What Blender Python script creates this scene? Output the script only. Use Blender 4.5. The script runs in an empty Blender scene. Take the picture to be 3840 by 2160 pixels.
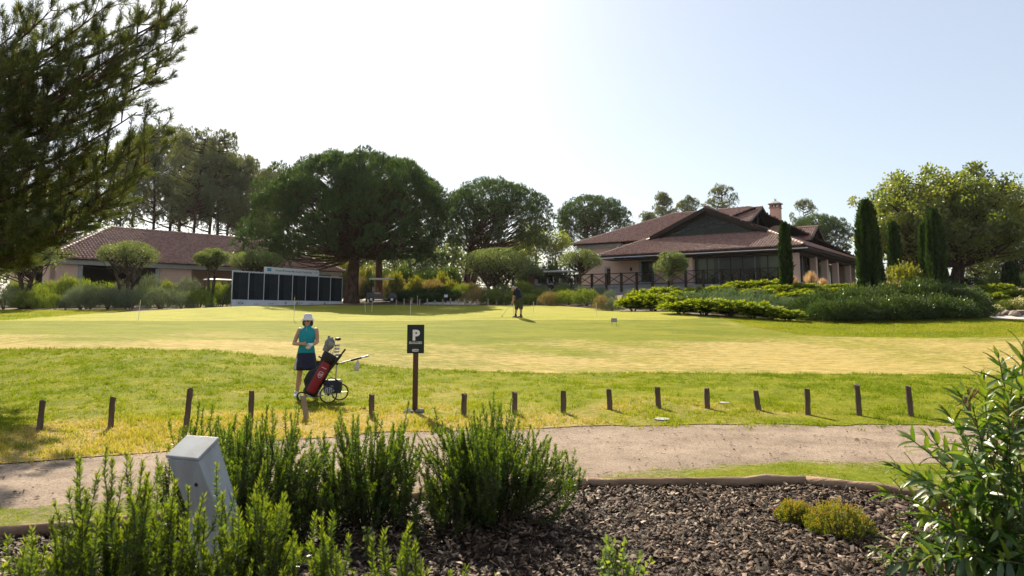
import bpy, bmesh, math, random
import numpy as np
from mathutils import Vector, Matrix

R = math.radians
scene = bpy.context.scene
COL = scene.collection

# ------------------------------------------------------------------ camera
FPX, HORIZON, PRINCIPAL = 2600.0, 1165.0, 880.0      # measured in the photograph (3840 x 2160)
CAM_Z = 1.7
PITCH = math.atan((HORIZON - PRINCIPAL) / FPX)
cam_data = bpy.data.cameras.new('camera')
cam_data.sensor_width = 36.0
cam_data.lens = FPX / 3840.0 * 36.0
cam_data.shift_y = -(1080.0 - PRINCIPAL) / 3840.0
cam_data.clip_start = 0.05
cam_data.clip_end = 3000.0
cam_data.dof.use_dof = True
cam_data.dof.focus_distance = 15.0
cam_data.dof.aperture_fstop = 3.2
cam = bpy.data.objects.new('camera', cam_data)
COL.objects.link(cam)
cam.location = (0, 0, CAM_Z)
cam.rotation_euler = (R(90) + PITCH, 0, 0)
scene.camera = cam

# ------------------------------------------------------------------ world and sun
SUN_AZ, SUN_EL = R(-20), R(36)                      # azimuth from +Y, negative = left
world = bpy.data.worlds.new('World')
scene.world = world
world.use_nodes = True
wn = world.node_tree.nodes
sky = wn.new('ShaderNodeTexSky')
sky.sky_type = 'NISHITA'
sky.sun_disc = False
sky.sun_elevation = SUN_EL
sky.sun_rotation = SUN_AZ
sky.altitude = 0
sky.air_density = 1.0
sky.dust_density = 1.2
sky.ozone_density = 1.0
hz = wn.new('ShaderNodeMix'); hz.data_type = 'RGBA'          # even milky haze over the whole sky
hz.inputs[0].default_value = 0.45
hz.inputs[7].default_value = (5.3, 5.6, 6.0, 1)
world.node_tree.links.new(sky.outputs[0], hz.inputs[6])
world.node_tree.links.new(hz.outputs[2], wn['Background'].inputs[0])
wn['Background'].inputs[1].default_value = 0.064
SUN_DIR = Vector((math.sin(SUN_AZ) * math.cos(SUN_EL), math.cos(SUN_AZ) * math.cos(SUN_EL), math.sin(SUN_EL)))
sun_data = bpy.data.lights.new('sun', 'SUN')
sun_data.energy = 5.0
sun_data.angle = R(0.53)
sun_data.color = (1.0, 0.90, 0.72)
sun = bpy.data.objects.new('sun', sun_data)
COL.objects.link(sun)
sun.location = (-30, 80, 90)
sun.rotation_euler = SUN_DIR.to_track_quat('Z', 'Y').to_euler()
scene.view_settings.view_transform = 'Standard'
scene.view_settings.look = 'None'
scene.view_settings.exposure = 1.3
scene.view_settings.gamma = 1.0
scene.view_settings.use_curve_mapping = False
scene.render.engine = 'CYCLES'
scene.cycles.use_denoising = True
scene.cycles.max_bounces = 6
scene.cycles.diffuse_bounces = 3
scene.cycles.transmission_bounces = 6
scene.cycles.glossy_bounces = 3

# ------------------------------------------------------------------ helpers
CP, SP = math.cos(PITCH), math.sin(PITCH)
def at(u, v, Y):
    """point of the place seen at photograph pixel (u, v) that stands Y metres away"""
    x, y = (u - 1920.0) / FPX, (PRINCIPAL - v) / FPX
    d = (x, CP - y * SP, SP + y * CP)
    k = Y / d[1]
    return Vector((d[0] * k, Y, CAM_Z + d[2] * k))

def tag(o, label=None, cat=None, group=None, kind=None):
    if label: o['label'] = label
    if cat: o['category'] = cat
    if group: o['group'] = group
    if kind: o['kind'] = kind
    return o

def empty(name, loc=(0, 0, 0), rz=0.0, label=None, cat=None, group=None):
    o = bpy.data.objects.new(name, None)
    o.empty_display_size = 0.2
    COL.objects.link(o)
    o.location = loc
    o.rotation_euler = (0, 0, rz)
    return tag(o, label, cat, group)

def link(name, me, parent=None):
    o = bpy.data.objects.new(name, me)
    COL.objects.link(o)
    if parent is not None: o.parent = parent
    return o

def copy_tree(o, parent=None):
    c = o.copy()
    COL.objects.link(c)
    c.parent = parent
    for ch in list(o.children):
        copy_tree(ch, c)
    return c

def mesh_np(name, V, faces, mats=None, attrs=None, smooth=False, midx=None):
    """mesh from numpy arrays; faces = one (m,k) array or a list of them"""
    if not isinstance(faces, list): faces = [faces]
    faces = [np.asarray(f, dtype=np.int32) for f in faces if len(f)]
    me = bpy.data.meshes.new(name)
    V = np.asarray(V, dtype=np.float32)
    me.vertices.add(len(V))
    me.vertices.foreach_set('co', V.ravel())
    nl = sum(f.size for f in faces); nf = sum(len(f) for f in faces)
    me.loops.add(nl); me.polygons.add(nf)
    me.loops.foreach_set('vertex_index', np.concatenate([f.ravel() for f in faces]))
    tot = np.concatenate([np.full(len(f), f.shape[1], np.int32) for f in faces])
    start = np.concatenate([[0], np.cumsum(tot)[:-1]]).astype(np.int32)
    me.polygons.foreach_set('loop_start', start)
    me.polygons.foreach_set('loop_total', tot)
    if smooth: me.polygons.foreach_set('use_smooth', np.ones(nf, bool))
    if midx is not None: me.polygons.foreach_set('material_index', np.asarray(midx, np.int32))
    me.update(calc_edges=True)
    for k, a in (attrs or {}).items():
        at_ = me.attributes.new(k, 'FLOAT', 'POINT')
        at_.data.foreach_set('value', np.asarray(a, np.float32))
    if mats is not None:
        for m in (mats if isinstance(mats, (list, tuple)) else [mats]): me.materials.append(m)
    return me

class MB:
    """mesh builder: boxes, bars, tubes, lathes, lofts and slabs collected into ONE mesh"""
    def __init__(s): s.v = []; s.f = []; s.m = []; s.sm = []; s.cur = 0; s.smooth = False
    def add(s, vs, fs):
        b = len(s.v); s.v += [tuple(p) for p in vs]
        for f in fs:
            s.f.append(tuple(i + b for i in f)); s.m.append(s.cur); s.sm.append(s.smooth)
        return s
    def box(s, x0, x1, y0, y1, z0, z1, M=None):
        vs = [(x0, y0, z0), (x1, y0, z0), (x1, y1, z0), (x0, y1, z0), (x0, y0, z1), (x1, y0, z1), (x1, y1, z1), (x0, y1, z1)]
        if M is not None: vs = [M @ Vector(p) for p in vs]
        return s.add(vs, [(0, 3, 2, 1), (4, 5, 6, 7), (0, 1, 5, 4), (1, 2, 6, 5), (2, 3, 7, 6), (3, 0, 4, 7)])
    def bbox(s, x0, x1, y0, y1, z0, z1, b=0.01, M=None):
        """box with chamfered vertical and horizontal edges"""
        def ring(z, i): return [(x0 + i + b, y0 + i, z), (x1 - i - b, y0 + i, z), (x1 - i, y0 + i + b, z), (x1 - i, y1 - i - b, z),
                                (x1 - i - b, y1 - i, z), (x0 + i + b, y1 - i, z), (x0 + i, y1 - i - b, z), (x0 + i, y0 + i + b, z)]
        rs = [ring(z0, b), ring(z0 + b, 0), ring(z1 - b, 0), ring(z1, b)]
        vs = [p for r in rs for p in r]
        if M is not None: vs = [M @ Vector(p) for p in vs]
        fs = [tuple(range(7, -1, -1)), tuple(range(24, 32))]
        for k in range(3):
            for i in range(8):
                j = (i + 1) % 8
                fs.append((k * 8 + i, k * 8 + j, k * 8 + 8 + j, k * 8 + 8 + i))
        return s.add(vs, fs)
    def bar(s, a, b, w, h=None, up=(0, 0, 1)):
        """square bar from a to b"""
        h = w if h is None else h
        a, b = Vector(a), Vector(b); d = (b - a).normalized(); up = Vector(up)
        if abs(d.dot(up)) > 0.98: up = Vector((0, 1, 0))
        x = d.cross(up).normalized(); z = x.cross(d).normalized()
        vs = []
        for p in (a, b):
            for sx, sz in ((-1, -1), (1, -1), (1, 1), (-1, 1)): vs.append(p + x * (sx * w / 2) + z * (sz * h / 2))
        return s.add(vs, [(3, 2, 1, 0), (4, 5, 6, 7), (0, 1, 5, 4), (1, 2, 6, 5), (2, 3, 7, 6), (3, 0, 4, 7)])
    def tube(s, pts, rad, n=8, caps=True, flat=1.0):
        pts = [Vector(p) for p in pts]
        rad = [rad] * len(pts) if not hasattr(rad, '__len__') else rad
        vs = []; up = None
        for i, p in enumerate(pts):
            d = (pts[min(i + 1, len(pts) - 1)] - pts[max(i - 1, 0)])
            d = d.normalized() if d.length > 1e-9 else Vector((0, 0, 1))
            if up is None: up = Vector((1, 0, 0)) if abs(d.x) < .8 else Vector((0, 1, 0))
            x = (up - d * up.dot(d)).normalized(); y = d.cross(x); up = x
            for k in range(n):
                a = 2 * math.pi * k / n
                vs.append(p + x * (rad[i] * math.cos(a)) + y * (rad[i] * flat * math.sin(a)))
        fs = []
        for i in range(len(pts) - 1):
            for k in range(n):
                j = (k + 1) % n
                fs.append((i * n + k, i * n + j, i * n + n + j, i * n + n + k))
        if caps:
            fs.append(tuple(range(n - 1, -1, -1))); fs.append(tuple(range((len(pts) - 1) * n, len(pts) * n)))
        return s.add(vs, fs)
    def loft(s, rings, n=20, caps=True, M=None):
        """rings of (cx, cy, z, rx, ry[, squareness])"""
        vs = []
        for r in rings:
            cx, cy, z, rx, ry = r[:5]; q = r[5] if len(r) > 5 else 1.0
            for k in range(n):
                a = 2 * math.pi * k / n; c, t = math.cos(a), math.sin(a)
                vs.append((cx + rx * math.copysign(abs(c) ** q, c), cy + ry * math.copysign(abs(t) ** q, t), z))
        if M is not None: vs = [M @ Vector(p) for p in vs]
        fs = []
        for i in range(len(rings) - 1):
            for k in range(n):
                j = (k + 1) % n
                fs.append((i * n + k, i * n + j, i * n + n + j, i * n + n + k))
        if caps:
            fs.append(tuple(range(n - 1, -1, -1))); fs.append(tuple(range((len(rings) - 1) * n, len(rings) * n)))
        return s.add(vs, fs)
    def ball(s, c, rx, ry=None, rz=None, n=12, m=8):
        ry = rx if ry is None else ry; rz = rx if rz is None else rz
        rings = []
        for i in range(m + 1):
            t = math.pi * (i / m) - math.pi / 2; q = max(math.cos(t), 0.02)
            rings.append((c[0], c[1], c[2] + rz * math.sin(t), rx * q, ry * q))
        return s.loft(rings, n)
    def ring(s, c, rad, r, axis='x', n=28, k=6):
        """a torus round the given axis"""
        vs = []; fs = []
        for i in range(n):
            a = 2 * math.pi * i / n
            for j in range(k):
                b = 2 * math.pi * j / k; q = rad + r * math.cos(b); w = r * math.sin(b)
                p = {'x': (w, q * math.cos(a), q * math.sin(a)), 'y': (q * math.cos(a), w, q * math.sin(a)), 'z': (q * math.cos(a), q * math.sin(a), w)}[axis]
                vs.append((c[0] + p[0], c[1] + p[1], c[2] + p[2]))
        for i in range(n):
            for j in range(k):
                fs.append((i * k + j, ((i + 1) % n) * k + j, ((i + 1) % n) * k + (j + 1) % k, i * k + (j + 1) % k))
        return s.add(vs, fs)
    def poly(s, pts, thick, nrm):
        """a flat slab: outline pts, thickness along nrm"""
        n = len(pts); nrm = Vector(nrm).normalized() * thick
        vs = [Vector(p) for p in pts] + [Vector(p) + nrm for p in pts]
        fs = [tuple(range(n - 1, -1, -1)), tuple(range(n, 2 * n))]
        for i in range(n):
            j = (i + 1) % n
            fs.append((i, j, n + j, n + i))
        return s.add(vs, fs)
    def mesh(s, name, mats):
        me = bpy.data.meshes.new(name)
        me.from_pydata(s.v, [], s.f)
        for m in (mats if isinstance(mats, (list, tuple)) else [mats]): me.materials.append(m)
        me.polygons.foreach_set('material_index', s.m)
        me.polygons.foreach_set('use_smooth', s.sm)
        me.update()
        bm = bmesh.new(); bm.from_mesh(me)
        bmesh.ops.recalc_face_normals(bm, faces=bm.faces)
        bm.to_mesh(me); bm.free()
        return me
    def build(s, name, mats, parent=None):
        return link(name, s.mesh(name, mats), parent)

# ------------------------------------------------------------------ procedural materials
MATS = {}
def new_mat(name):
    m = bpy.data.materials.new(name); m.use_nodes = True
    nt = m.node_tree; nt.nodes.clear()
    out = nt.nodes.new('ShaderNodeOutputMaterial')
    return m, nt, nt.nodes, nt.links, out

def ramp(nt, fac, cols, pos=None):
    r = nt.nodes.new('ShaderNodeValToRGB')
    el = r.color_ramp.elements
    while len(el) < len(cols): el.new(0.5)
    for i, c in enumerate(cols):
        el[i].position = pos[i] if pos else i / (len(cols) - 1)
        el[i].color = (*c, 1)
    nt.links.new(fac, r.inputs[0])
    return r.outputs[0]

def noise(nt, scale, detail=5, rough=.6, vec=None, stretch=None, coord='Object'):
    tc = nt.nodes.new('ShaderNodeTexCoord')
    v = vec or tc.outputs[coord]
    if stretch:
        mp = nt.nodes.new('ShaderNodeMapping'); mp.inputs['Scale'].default_value = stretch
        nt.links.new(v, mp.inputs[0]); v = mp.outputs[0]
    n = nt.nodes.new('ShaderNodeTexNoise')
    n.inputs['Scale'].default_value = scale; n.inputs['Detail'].default_value = detail; n.inputs['Roughness'].default_value = rough
    nt.links.new(v, n.inputs['Vector'])
    return n.outputs['Fac']

def mix_rgb(nt, fac, a, b, mode='MIX'):
    m = nt.nodes.new('ShaderNodeMix'); m.data_type = 'RGBA'; m.blend_type = mode
    for i, x in ((0, fac), (6, a), (7, b)):
        if isinstance(x, (int, float)): m.inputs[i].default_value = x
        elif isinstance(x, tuple): m.inputs[i].default_value = (*x, 1)
        else: nt.links.new(x, m.inputs[i])
    return m.outputs[2]

def mat(name, cols, scale=4, rough=.8, bump=0., bscale=None, spec=.3, metal=0., stretch=None, pos=(.3, .7), detail=5, coat=0., speck=None, attr=None):
    """noise-coloured solid surface with fine relief"""
    if name in MATS: return MATS[name]
    m, nt, N, L, out = new_mat(name)
    b = N.new('ShaderNodeBsdfPrincipled')
    if len(cols) == 1:
        cols = [tuple(c * .88 for c in cols[0]), tuple(min(1, c * 1.1) for c in cols[0])]
    p = [pos[0] + (pos[1] - pos[0]) * i / (len(cols) - 1) for i in range(len(cols))]
    c = ramp(nt, noise(nt, scale, detail, stretch=stretch), cols, p)
    if speck: c = mix_rgb(nt, 1.0, c, ramp(nt, noise(nt, speck, 4, .7), [(.55, .53, .5), (1, 1, 1), (1.4, 1.38, 1.35)], [.32, .5, .7]), 'MULTIPLY')
    if attr:
        an = N.new('ShaderNodeAttribute'); an.attribute_name = attr; c = mix_rgb(nt, 1.0, c, an.outputs['Color'], 'MULTIPLY')
    L.new(c, b.inputs['Base Color'])
    b.inputs['Roughness'].default_value = rough
    b.inputs['Specular IOR Level'].default_value = spec
    b.inputs['Metallic'].default_value = metal
    b.inputs['Coat Weight'].default_value = coat
    if bump:
        bp = N.new('ShaderNodeBump'); bp.inputs['Strength'].default_value = 1.0; bp.inputs['Distance'].default_value = bump
        L.new(noise(nt, bscale or scale * 4, 6, stretch=stretch), bp.inputs['Height']); L.new(bp.outputs[0], b.inputs['Normal'])
    L.new(b.outputs[0], out.inputs[0])
    MATS[name] = m
    return m

def leaf_mat(name, cols, trans=.35, gloss=.08, rough=.45, tcol=None, pos=None):
    """leaf: colour runs along the leaf attribute rnd; light passes through"""
    if name in MATS: return MATS[name]
    m, nt, N, L, out = new_mat(name)
    a = N.new('ShaderNodeAttribute'); a.attribute_name = 'rnd'
    c = ramp(nt, a.outputs['Fac'], cols, pos)
    d = N.new('ShaderNodeBsdfDiffuse'); L.new(c, d.inputs[0])
    t = N.new('ShaderNodeBsdfTranslucent')
    tc = mix_rgb(nt, 1.0, c, tcol or (1.9, 1.7, .8), 'MULTIPLY'); L.new(tc, t.inputs[0])
    g = N.new('ShaderNodeBsdfGlossy'); g.inputs['Roughness'].default_value = rough
    g.inputs[0].default_value = (.9, .9, .85, 1)
    m1 = N.new('ShaderNodeMixShader'); m1.inputs[0].default_value = trans
    m2 = N.new('ShaderNodeMixShader'); m2.inputs[0].default_value = gloss
    L.new(d.outputs[0], m1.inputs[1]); L.new(t.outputs[0], m1.inputs[2])
    L.new(m1.outputs[0], m2.inputs[1]); L.new(g.outputs[0], m2.inputs[2])
    L.new(m2.outputs[0], out.inputs[0])
    MATS[name] = m
    return m

def glass_mat(name, tint=(.02, .025, .025), rough=.03):
    if name in MATS: return MATS[name]
    m, nt, N, L, out = new_mat(name)
    t = N.new('ShaderNodeBsdfTransparent'); t.inputs[0].default_value = (.72, .78, .72, 1)
    g = N.new('ShaderNodeBsdfGlossy'); g.inputs['Roughness'].default_value = rough
    f = N.new('ShaderNodeFresnel'); f.inputs[0].default_value = 1.3
    mx = N.new('ShaderNodeMixShader')
    ad = N.new('ShaderNodeMath'); ad.operation = 'ADD'; ad.inputs[1].default_value = .0
    L.new(f.outputs[0], ad.inputs[0]); L.new(ad.outputs[0], mx.inputs[0])
    L.new(t.outputs[0], mx.inputs[1]); L.new(g.outputs[0], mx.inputs[2]); L.new(mx.outputs[0], out.inputs[0])
    MATS[name] = m
    return m

# ------------------------------------------------------------------ foliage arrays
def unit(a): return a / np.maximum(np.linalg.norm(a, axis=-1, keepdims=True), 1e-9)
def side_of(D, rng):
    S = np.cross(D, rng.normal(size=D.shape)); return unit(S)
def leaf_arr(P, D, L, W, rng, mid=.45):
    """diamond leaves -> V, F(4)"""
    n = len(P); L = np.broadcast_to(np.asarray(L, float), (n,))[:, None]; W = np.broadcast_to(np.asarray(W, float), (n,))[:, None]
    S = side_of(D, rng)
    V = np.stack([P, P + D * L * mid + S * W / 2, P + D * L, P + D * L * mid - S * W / 2], 1).reshape(-1, 3)
    return V, np.arange(4 * n).reshape(n, 4)
def needle_arr(P, D, L, W, rng):
    n = len(P); L = np.broadcast_to(np.asarray(L, float), (n,))[:, None]; W = np.broadcast_to(np.asarray(W, float), (n,))[:, None]
    S = side_of(D, rng)
    V = np.stack([P - S * W / 2, P + S * W / 2, P + D * L], 1).reshape(-1, 3)
    return V, np.arange(3 * n).reshape(n, 3)
def foliage(name, kind, P, D, L, W, rnd, material, rng, parent=None, extra=None):
    f = leaf_arr if kind == 'leaf' else needle_arr
    V, F = f(P, unit(D), L, W, rng); k = F.shape[1]
    a = {'rnd': np.repeat(rnd, k)}
    me = mesh_np(name, V, F, material, a)
    return me if parent is None else link(name, me, parent)
def rand_dir(n, rng): return unit(rng.normal(size=(n, 3)))
def tubes_np(paths, sides=6):
    """many tapered tubes in one mesh: paths = [(pts(k,3), rad(k))]"""
    Vs, Fs, b = [], [], 0
    for pts, rad in paths:
        pts = np.asarray(pts, float); rad = np.asarray(rad, float); k = len(pts)
        d = unit(np.gradient(pts, axis=0))
        up = np.array([1., 0, 0]) if abs(d[0, 0]) < .8 else np.array([0, 1., 0])
        x = unit(np.cross(np.cross(d, up), d)); y = np.cross(d, x)
        an = np.arange(sides) * 2 * np.pi / sides
        V = pts[:, None] + rad[:, None, None] * (x[:, None] * np.cos(an)[None, :, None] + y[:, None] * np.sin(an)[None, :, None])
        Vs.append(V.reshape(-1, 3))
        i = np.arange(k - 1)[:, None] * sides; j = np.arange(sides)[None]; j2 = (j + 1) % sides
        Fs.append((np.stack([i + j, i + j2, i + sides + j2, i + sides + j], -1).reshape(-1, 4) + b)); b += k * sides
    return np.concatenate(Vs), np.concatenate(Fs)
def bez(a, b, c, n=7):
    t = np.linspace(0, 1, n)[:, None]
    return (1 - t) ** 2 * np.asarray(a) + 2 * t * (1 - t) * np.asarray(b) + t * t * np.asarray(c)
# ================================================================== the ground
GC = []
def g(u, v, Y): p = at(u, v, Y); GC.append((p.x, p.y, p.z))
for x in (-14, -5, 0, 5, 14):
    for y, z in ((-8, 0), (2.5, 0), (5, 0), (7.2, 0.0), (9.2, -.03)): GC.append((x, y, z))
for c in ((145, 1598, 10.6), (697, 1585, 10.8), (2113, 1538, 12.2), (2652, 1522, 12.6), (3416, 1552, 11.8), (1105, 1490, 14.15), (1556, 1545, 12.0),
          (0, 1440, 14.5), (500, 1430, 14.8), (2600, 1450, 15.8), (3600, 1455, 15.6),
          (0, 1312, 19), (400, 1308, 19.5), (800, 1318, 19.5), (1200, 1358, 18.8), (1600, 1385, 18.6), (2100, 1400, 18.6), (3000, 1405, 18.5), (3840, 1405, 18.5),
          (0, 1245, 24), (800, 1250, 24.5), (1600, 1275, 24), (2400, 1290, 24), (3000, 1265, 27), (3840, 1272, 26),
          (0, 1206, 30), (700, 1205, 31), (1500, 1204, 32), (2000, 1204, 32), (2500, 1201, 32.5), (2660, 1192, 34), (3000, 1210, 33.5), (3650, 1205, 33), (3840, 1197, 35),
          (1945, 1190, 33.4), (900, 1149, 40), (1080, 1153, 40), (620, 1170, 38), (1300, 1170, 42), (1700, 1166, 42), (2000, 1166, 42), (0, 1175, 38),
          (0, 1160, 42), (450, 1157, 43), (800, 1152, 45), (900, 1145, 48), (1280, 1137, 56), (1400, 1144, 50), (1700, 1144, 51), (2000, 1144, 50), (2150, 1151, 47), (2330, 1166, 43),
          (3265, 1112, 41), (2950, 1095, 44), (3520, 1092, 44), (3760, 1186, 37), (2650, 1170, 38), (2900, 1180, 38), (3300, 1180, 37)):
    g(*c)
for p in ((-40, 20, .9), (-45, 40, 1.6), (-40, 56, 2.3), (-28, 60, 2.4), (-18, 66, 2.6), (-8, 62, 2.8), (4, 62, 2.9), (8, 57, 2.9), (12, 55, 3.3), (20, 49, 3.4), (30, 58, 3.5), (40, 50, 3.3),
          (55, 44, 2.6), (45, 30, .9), (30, 18, 0), (-30, 10, 0), (30, 8, 0), (-40, 80, 2.6), (0, 85, 3.0), (40, 85, 3.3), (-80, 60, 2), (80, 60, 2.5), (-80, 10, .3), (80, 10, .3), (0, 110, 3), (-70, 110, 3), (70, 110, 3)):
    GC.append(p)
GCA = np.array(GC)
def _phi(r2): return 0.5 * r2 * np.log(np.maximum(r2, 1e-9))
def _fit():
    P = GCA[:, :2] / 10; n = len(P)
    K = _phi(((P[:, None] - P[None]) ** 2).sum(-1)) + np.eye(n) * 0.004
    Q = np.c_[np.ones(n), P]
    A = np.block([[K, Q], [Q.T, np.zeros((3, 3))]])
    return np.linalg.solve(A, np.r_[GCA[:, 2], 0, 0, 0])
TW = _fit()
def hgt(X, Y):
    X = np.asarray(X, float); Y = np.asarray(Y, float); sh = X.shape
    p = np.stack([X.ravel(), Y.ravel()], -1) / 10; out = np.empty(len(p)); n = len(GCA); Pc = GCA[:, :2] / 10
    for i in range(0, len(p), 20000):
        q = p[i:i + 20000]
        out[i:i + 20000] = _phi(((q[:, None] - Pc[None]) ** 2).sum(-1)) @ TW[:n] + TW[n] + q @ TW[n + 1:]
    far = np.clip((np.maximum(np.abs(p[:, 0]) * 10 - 60, np.maximum(p[:, 1] * 10 - 85, -p[:, 1] * 10 - 5))) / 25, 0, 1)
    out = out * (1 - far) + np.where(p[:, 1] > 3, 3.0, .3) * far
    return out.reshape(sh)
def gz(x, y): return float(hgt(np.array([x]), np.array([y]))[0])

def smooth_noise(X, Y, scale, seed):
    """cheap value noise, 0..1"""
    r = np.random.default_rng(seed); T = r.random((64, 64))
    x = np.asarray(X) / scale + 31.7; y = np.asarray(Y) / scale + 17.3
    i = np.floor(x).astype(int); j = np.floor(y).astype(int); fx = x - i; fy = y - j
    fx = fx * fx * (3 - 2 * fx); fy = fy * fy * (3 - 2 * fy)
    q = lambda a, b: T[a % 64, b % 64]
    return (q(i, j) * (1 - fx) + q(i + 1, j) * fx) * (1 - fy) + (q(i, j + 1) * (1 - fx) + q(i + 1, j + 1) * fx) * fy

def curve(pts):
    xs, ys = zip(*pts); return lambda X: np.interp(X, xs, ys)
Y_LOG = curve([(-12, 2.65), (-6.3, 4.58), (-3.9, 5.4), (.72, 6.96), (2.9, 7.07), (4.9, 5.8), (12, 1.4)])
_pn = curve([(-20, 2.0), (-8, 5.25), (-4.5, 6.08), (-3, 6.5), (-1, 6.95), (.8, 7.3), (1.6, 7.75), (3.1, 8.2), (4.5, 8.1), (7, 8.3), (20, 9.0)])
_pf = curve([(-25, 4.5), (-14, 6.3), (-9, 7.3), (-6, 8.15), (-4.7, 8.6), (-3.4, 9.4), (-1.5, 10.2), (.7, 10.6), (4.5, 10.8), (8, 10.6), (20, 10.2)])
_fn = curve([(-60, 19), (-14, 19), (-11.4, 19.6), (-8.4, 19.6), (-5.2, 18.8), (-2.3, 18.6), (1.3, 18.6), (7.7, 18.5), (13.7, 18.5), (60, 18)])
_ff = curve([(-60, 31), (-22, 30.4), (-15, 31), (-5, 32), (7.2, 32.5), (9.0, 33.6), (9.6, 36.2), (60, 36.2)])
_gb = curve([(-24.6, 33), (-22.3, 38), (-18.2, 43.5), (-13, 49), (-8, 50.5), (0, 50.5), (1.5, 50), (4.2, 47), (6.8, 43), (9.6, 36.6)])
def wob(f, amp, sc, seed): return lambda X: f(X) + (smooth_noise(X, X * 0, sc, seed) - .5) * 2 * amp + (smooth_noise(X, X * 0 + 9, sc / 4, seed + 1) - .5) * amp
Y_PN, Y_PF = wob(_pn, .12, .9, 3), wob(_pf, .16, 1.1, 5)
Y_FN = wob(_fn, .12, 1.5, 7)
Y_FF, Y_GB = _ff, _gb

def strip(name, f0, f1, x0, x1, dx, rows, material, dz=0., attrs=None, kind='structure'):
    xs = np.arange(x0, x1 + dx / 2, dx); a, b = f0(xs), np.maximum(f1(xs), f0(xs) + .02)
    t = np.linspace(0, 1, rows)[:, None]
    X = np.broadcast_to(xs, (rows, len(xs))); Y = a * (1 - t) + b * t
    Z = hgt(X, Y) + dz
    V = np.stack([X, Y, Z], -1).reshape(-1, 3); n = len(xs)
    i = np.arange(rows - 1)[:, None] * n; j = np.arange(n - 1)[None]
    F = np.stack([i + j, i + j + 1, i + n + j + 1, i + n + j], -1).reshape(-1, 4)
    at_ = {k: fn(X.ravel(), Y.ravel()) for k, fn in (attrs or {}).items()}
    o = link(name, mesh_np(name, V, F, material, at_, smooth=True))
    if kind: o['kind'] = kind
    return o

# ---- materials of the ground
def turf_mat(name, greens, dries, rough=.9, bump=.01, bscale=60, streak=(1, 1, 1), nscale=1.2, sheen=.0):
    m, nt, N, L, out = new_mat(name)
    a = N.new('ShaderNodeAttribute'); a.attribute_name = 'dry'
    n1 = noise(nt, nscale, 6, .65, stretch=streak); n2 = noise(nt, nscale * 9, 5, .7, stretch=streak)
    n3 = noise(nt, nscale * 40, 4, .7)
    c1 = ramp(nt, n1, greens, [.3, .5, .7][:len(greens)]); c2 = ramp(nt, n2, dries, [.3, .5, .72][:len(dries)])
    s = N.new('ShaderNodeMath'); s.operation = 'ADD'; s.use_clamp = False
    L.new(a.outputs['Fac'], s.inputs[0])
    q = N.new('ShaderNodeMath'); q.operation = 'MULTIPLY_ADD'; q.inputs[1].default_value = 1.1; q.inputs[2].default_value = -.55
    L.new(n2, q.inputs[0]); L.new(q.outputs[0], s.inputs[1])
    fac = ramp(nt, s.outputs[0], [(0, 0, 0), (1, 1, 1)], [.25, .8])
    c = mix_rgb(nt, fac, c1, c2)
    sp = ramp(nt, n3, [(.55, .57, .5), (1, 1, 1), (1.35, 1.28, 1.15)], [.3, .5, .72])
    c = mix_rgb(nt, 1.0, c, sp, 'MULTIPLY')
    s2 = ramp(nt, noise(nt, nscale * 4.5, 5, .7, stretch=streak), [(.78, .8, .74), (1, 1, 1), (1.18, 1.15, 1.1)], [.33, .5, .68])
    c = mix_rgb(nt, 1.0, c, s2, 'MULTIPLY')
    b = N.new('ShaderNodeBsdfPrincipled'); L.new(c, b.inputs['Base Color'])
    b.inputs['Roughness'].default_value = rough; b.inputs['Specular IOR Level'].default_value = .04
    b.inputs['Sheen Weight'].default_value = sheen; b.inputs['Sheen Roughness'].default_value = .45
    L.new(c, b.inputs['Sheen Tint'])
    bp = N.new('ShaderNodeBump'); bp.inputs['Distance'].default_value = bump; bp.inputs['Strength'].default_value = 1
    L.new(noise(nt, bscale, 6, .75), bp.inputs['Height']); L.new(bp.outputs[0], b.inputs['Normal'])
    L.new(b.outputs[0], out.inputs[0])
    return m
TURF_ROUGH = turf_mat('rough turf', [(.10, .125, .008), (.16, .175, .012), (.23, .22, .02)], [(.26, .20, .07), (.32, .245, .095), (.37, .285, .125)], bump=.03, bscale=25)
TURF_FAIR = turf_mat('fairway turf', [(.112, .132, .010), (.152, .164, .013), (.20, .195, .02)], [(.26, .205, .055), (.33, .255, .09), (.40, .315, .135)], bump=.008, bscale=70, streak=(.35, 1, 1), nscale=.9)
TURF_GREEN = turf_mat('green turf', [(.22, .22, .028), (.245, .24, .032), (.27, .255, .04)], [(.27, .245, .045), (.30, .265, .055), (.32, .275, .065)], bump=.002, bscale=120, streak=(.3, 1, 1), nscale=.4)
TURF_VERGE = turf_mat('mossy verge', [(.09, .12, .008), (.14, .165, .012), (.2, .2, .02)], [(.19, .14, .105), (.25, .19, .145), (.29, .225, .175)], bump=.02, bscale=40)
GROUND_M = mat('bed soil and dry litter', [(.05, .035, .02), (.12, .085, .05), (.2, .15, .09)], 1.2, .95, .03, 20)

# ground sheet to the horizon
gx = np.concatenate([[-900, -450, -250, -150, -110, -90, -78], np.arange(-70, 70.1, 1.0), [78, 90, 110, 150, 250, 450, 900]])
gy = np.concatenate([[-300, -120, -60, -30, -18], np.arange(-12, 95.1, 1.0), [100, 110, 130, 160, 220, 320, 500, 900]])
GX, GY = np.meshgrid(gx, gy)
V = np.stack([GX, GY, hgt(GX, GY) - .045], -1).reshape(-1, 3); n = len(gx)
i = np.arange(len(gy) - 1)[:, None] * n; j = np.arange(n - 1)[None]
ground = link('ground', mesh_np('ground', V, np.stack([i + j, i + j + 1, i + n + j + 1, i + n + j], -1).reshape(-1, 4), GROUND_M, smooth=True))
ground['kind'] = 'structure'

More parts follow.
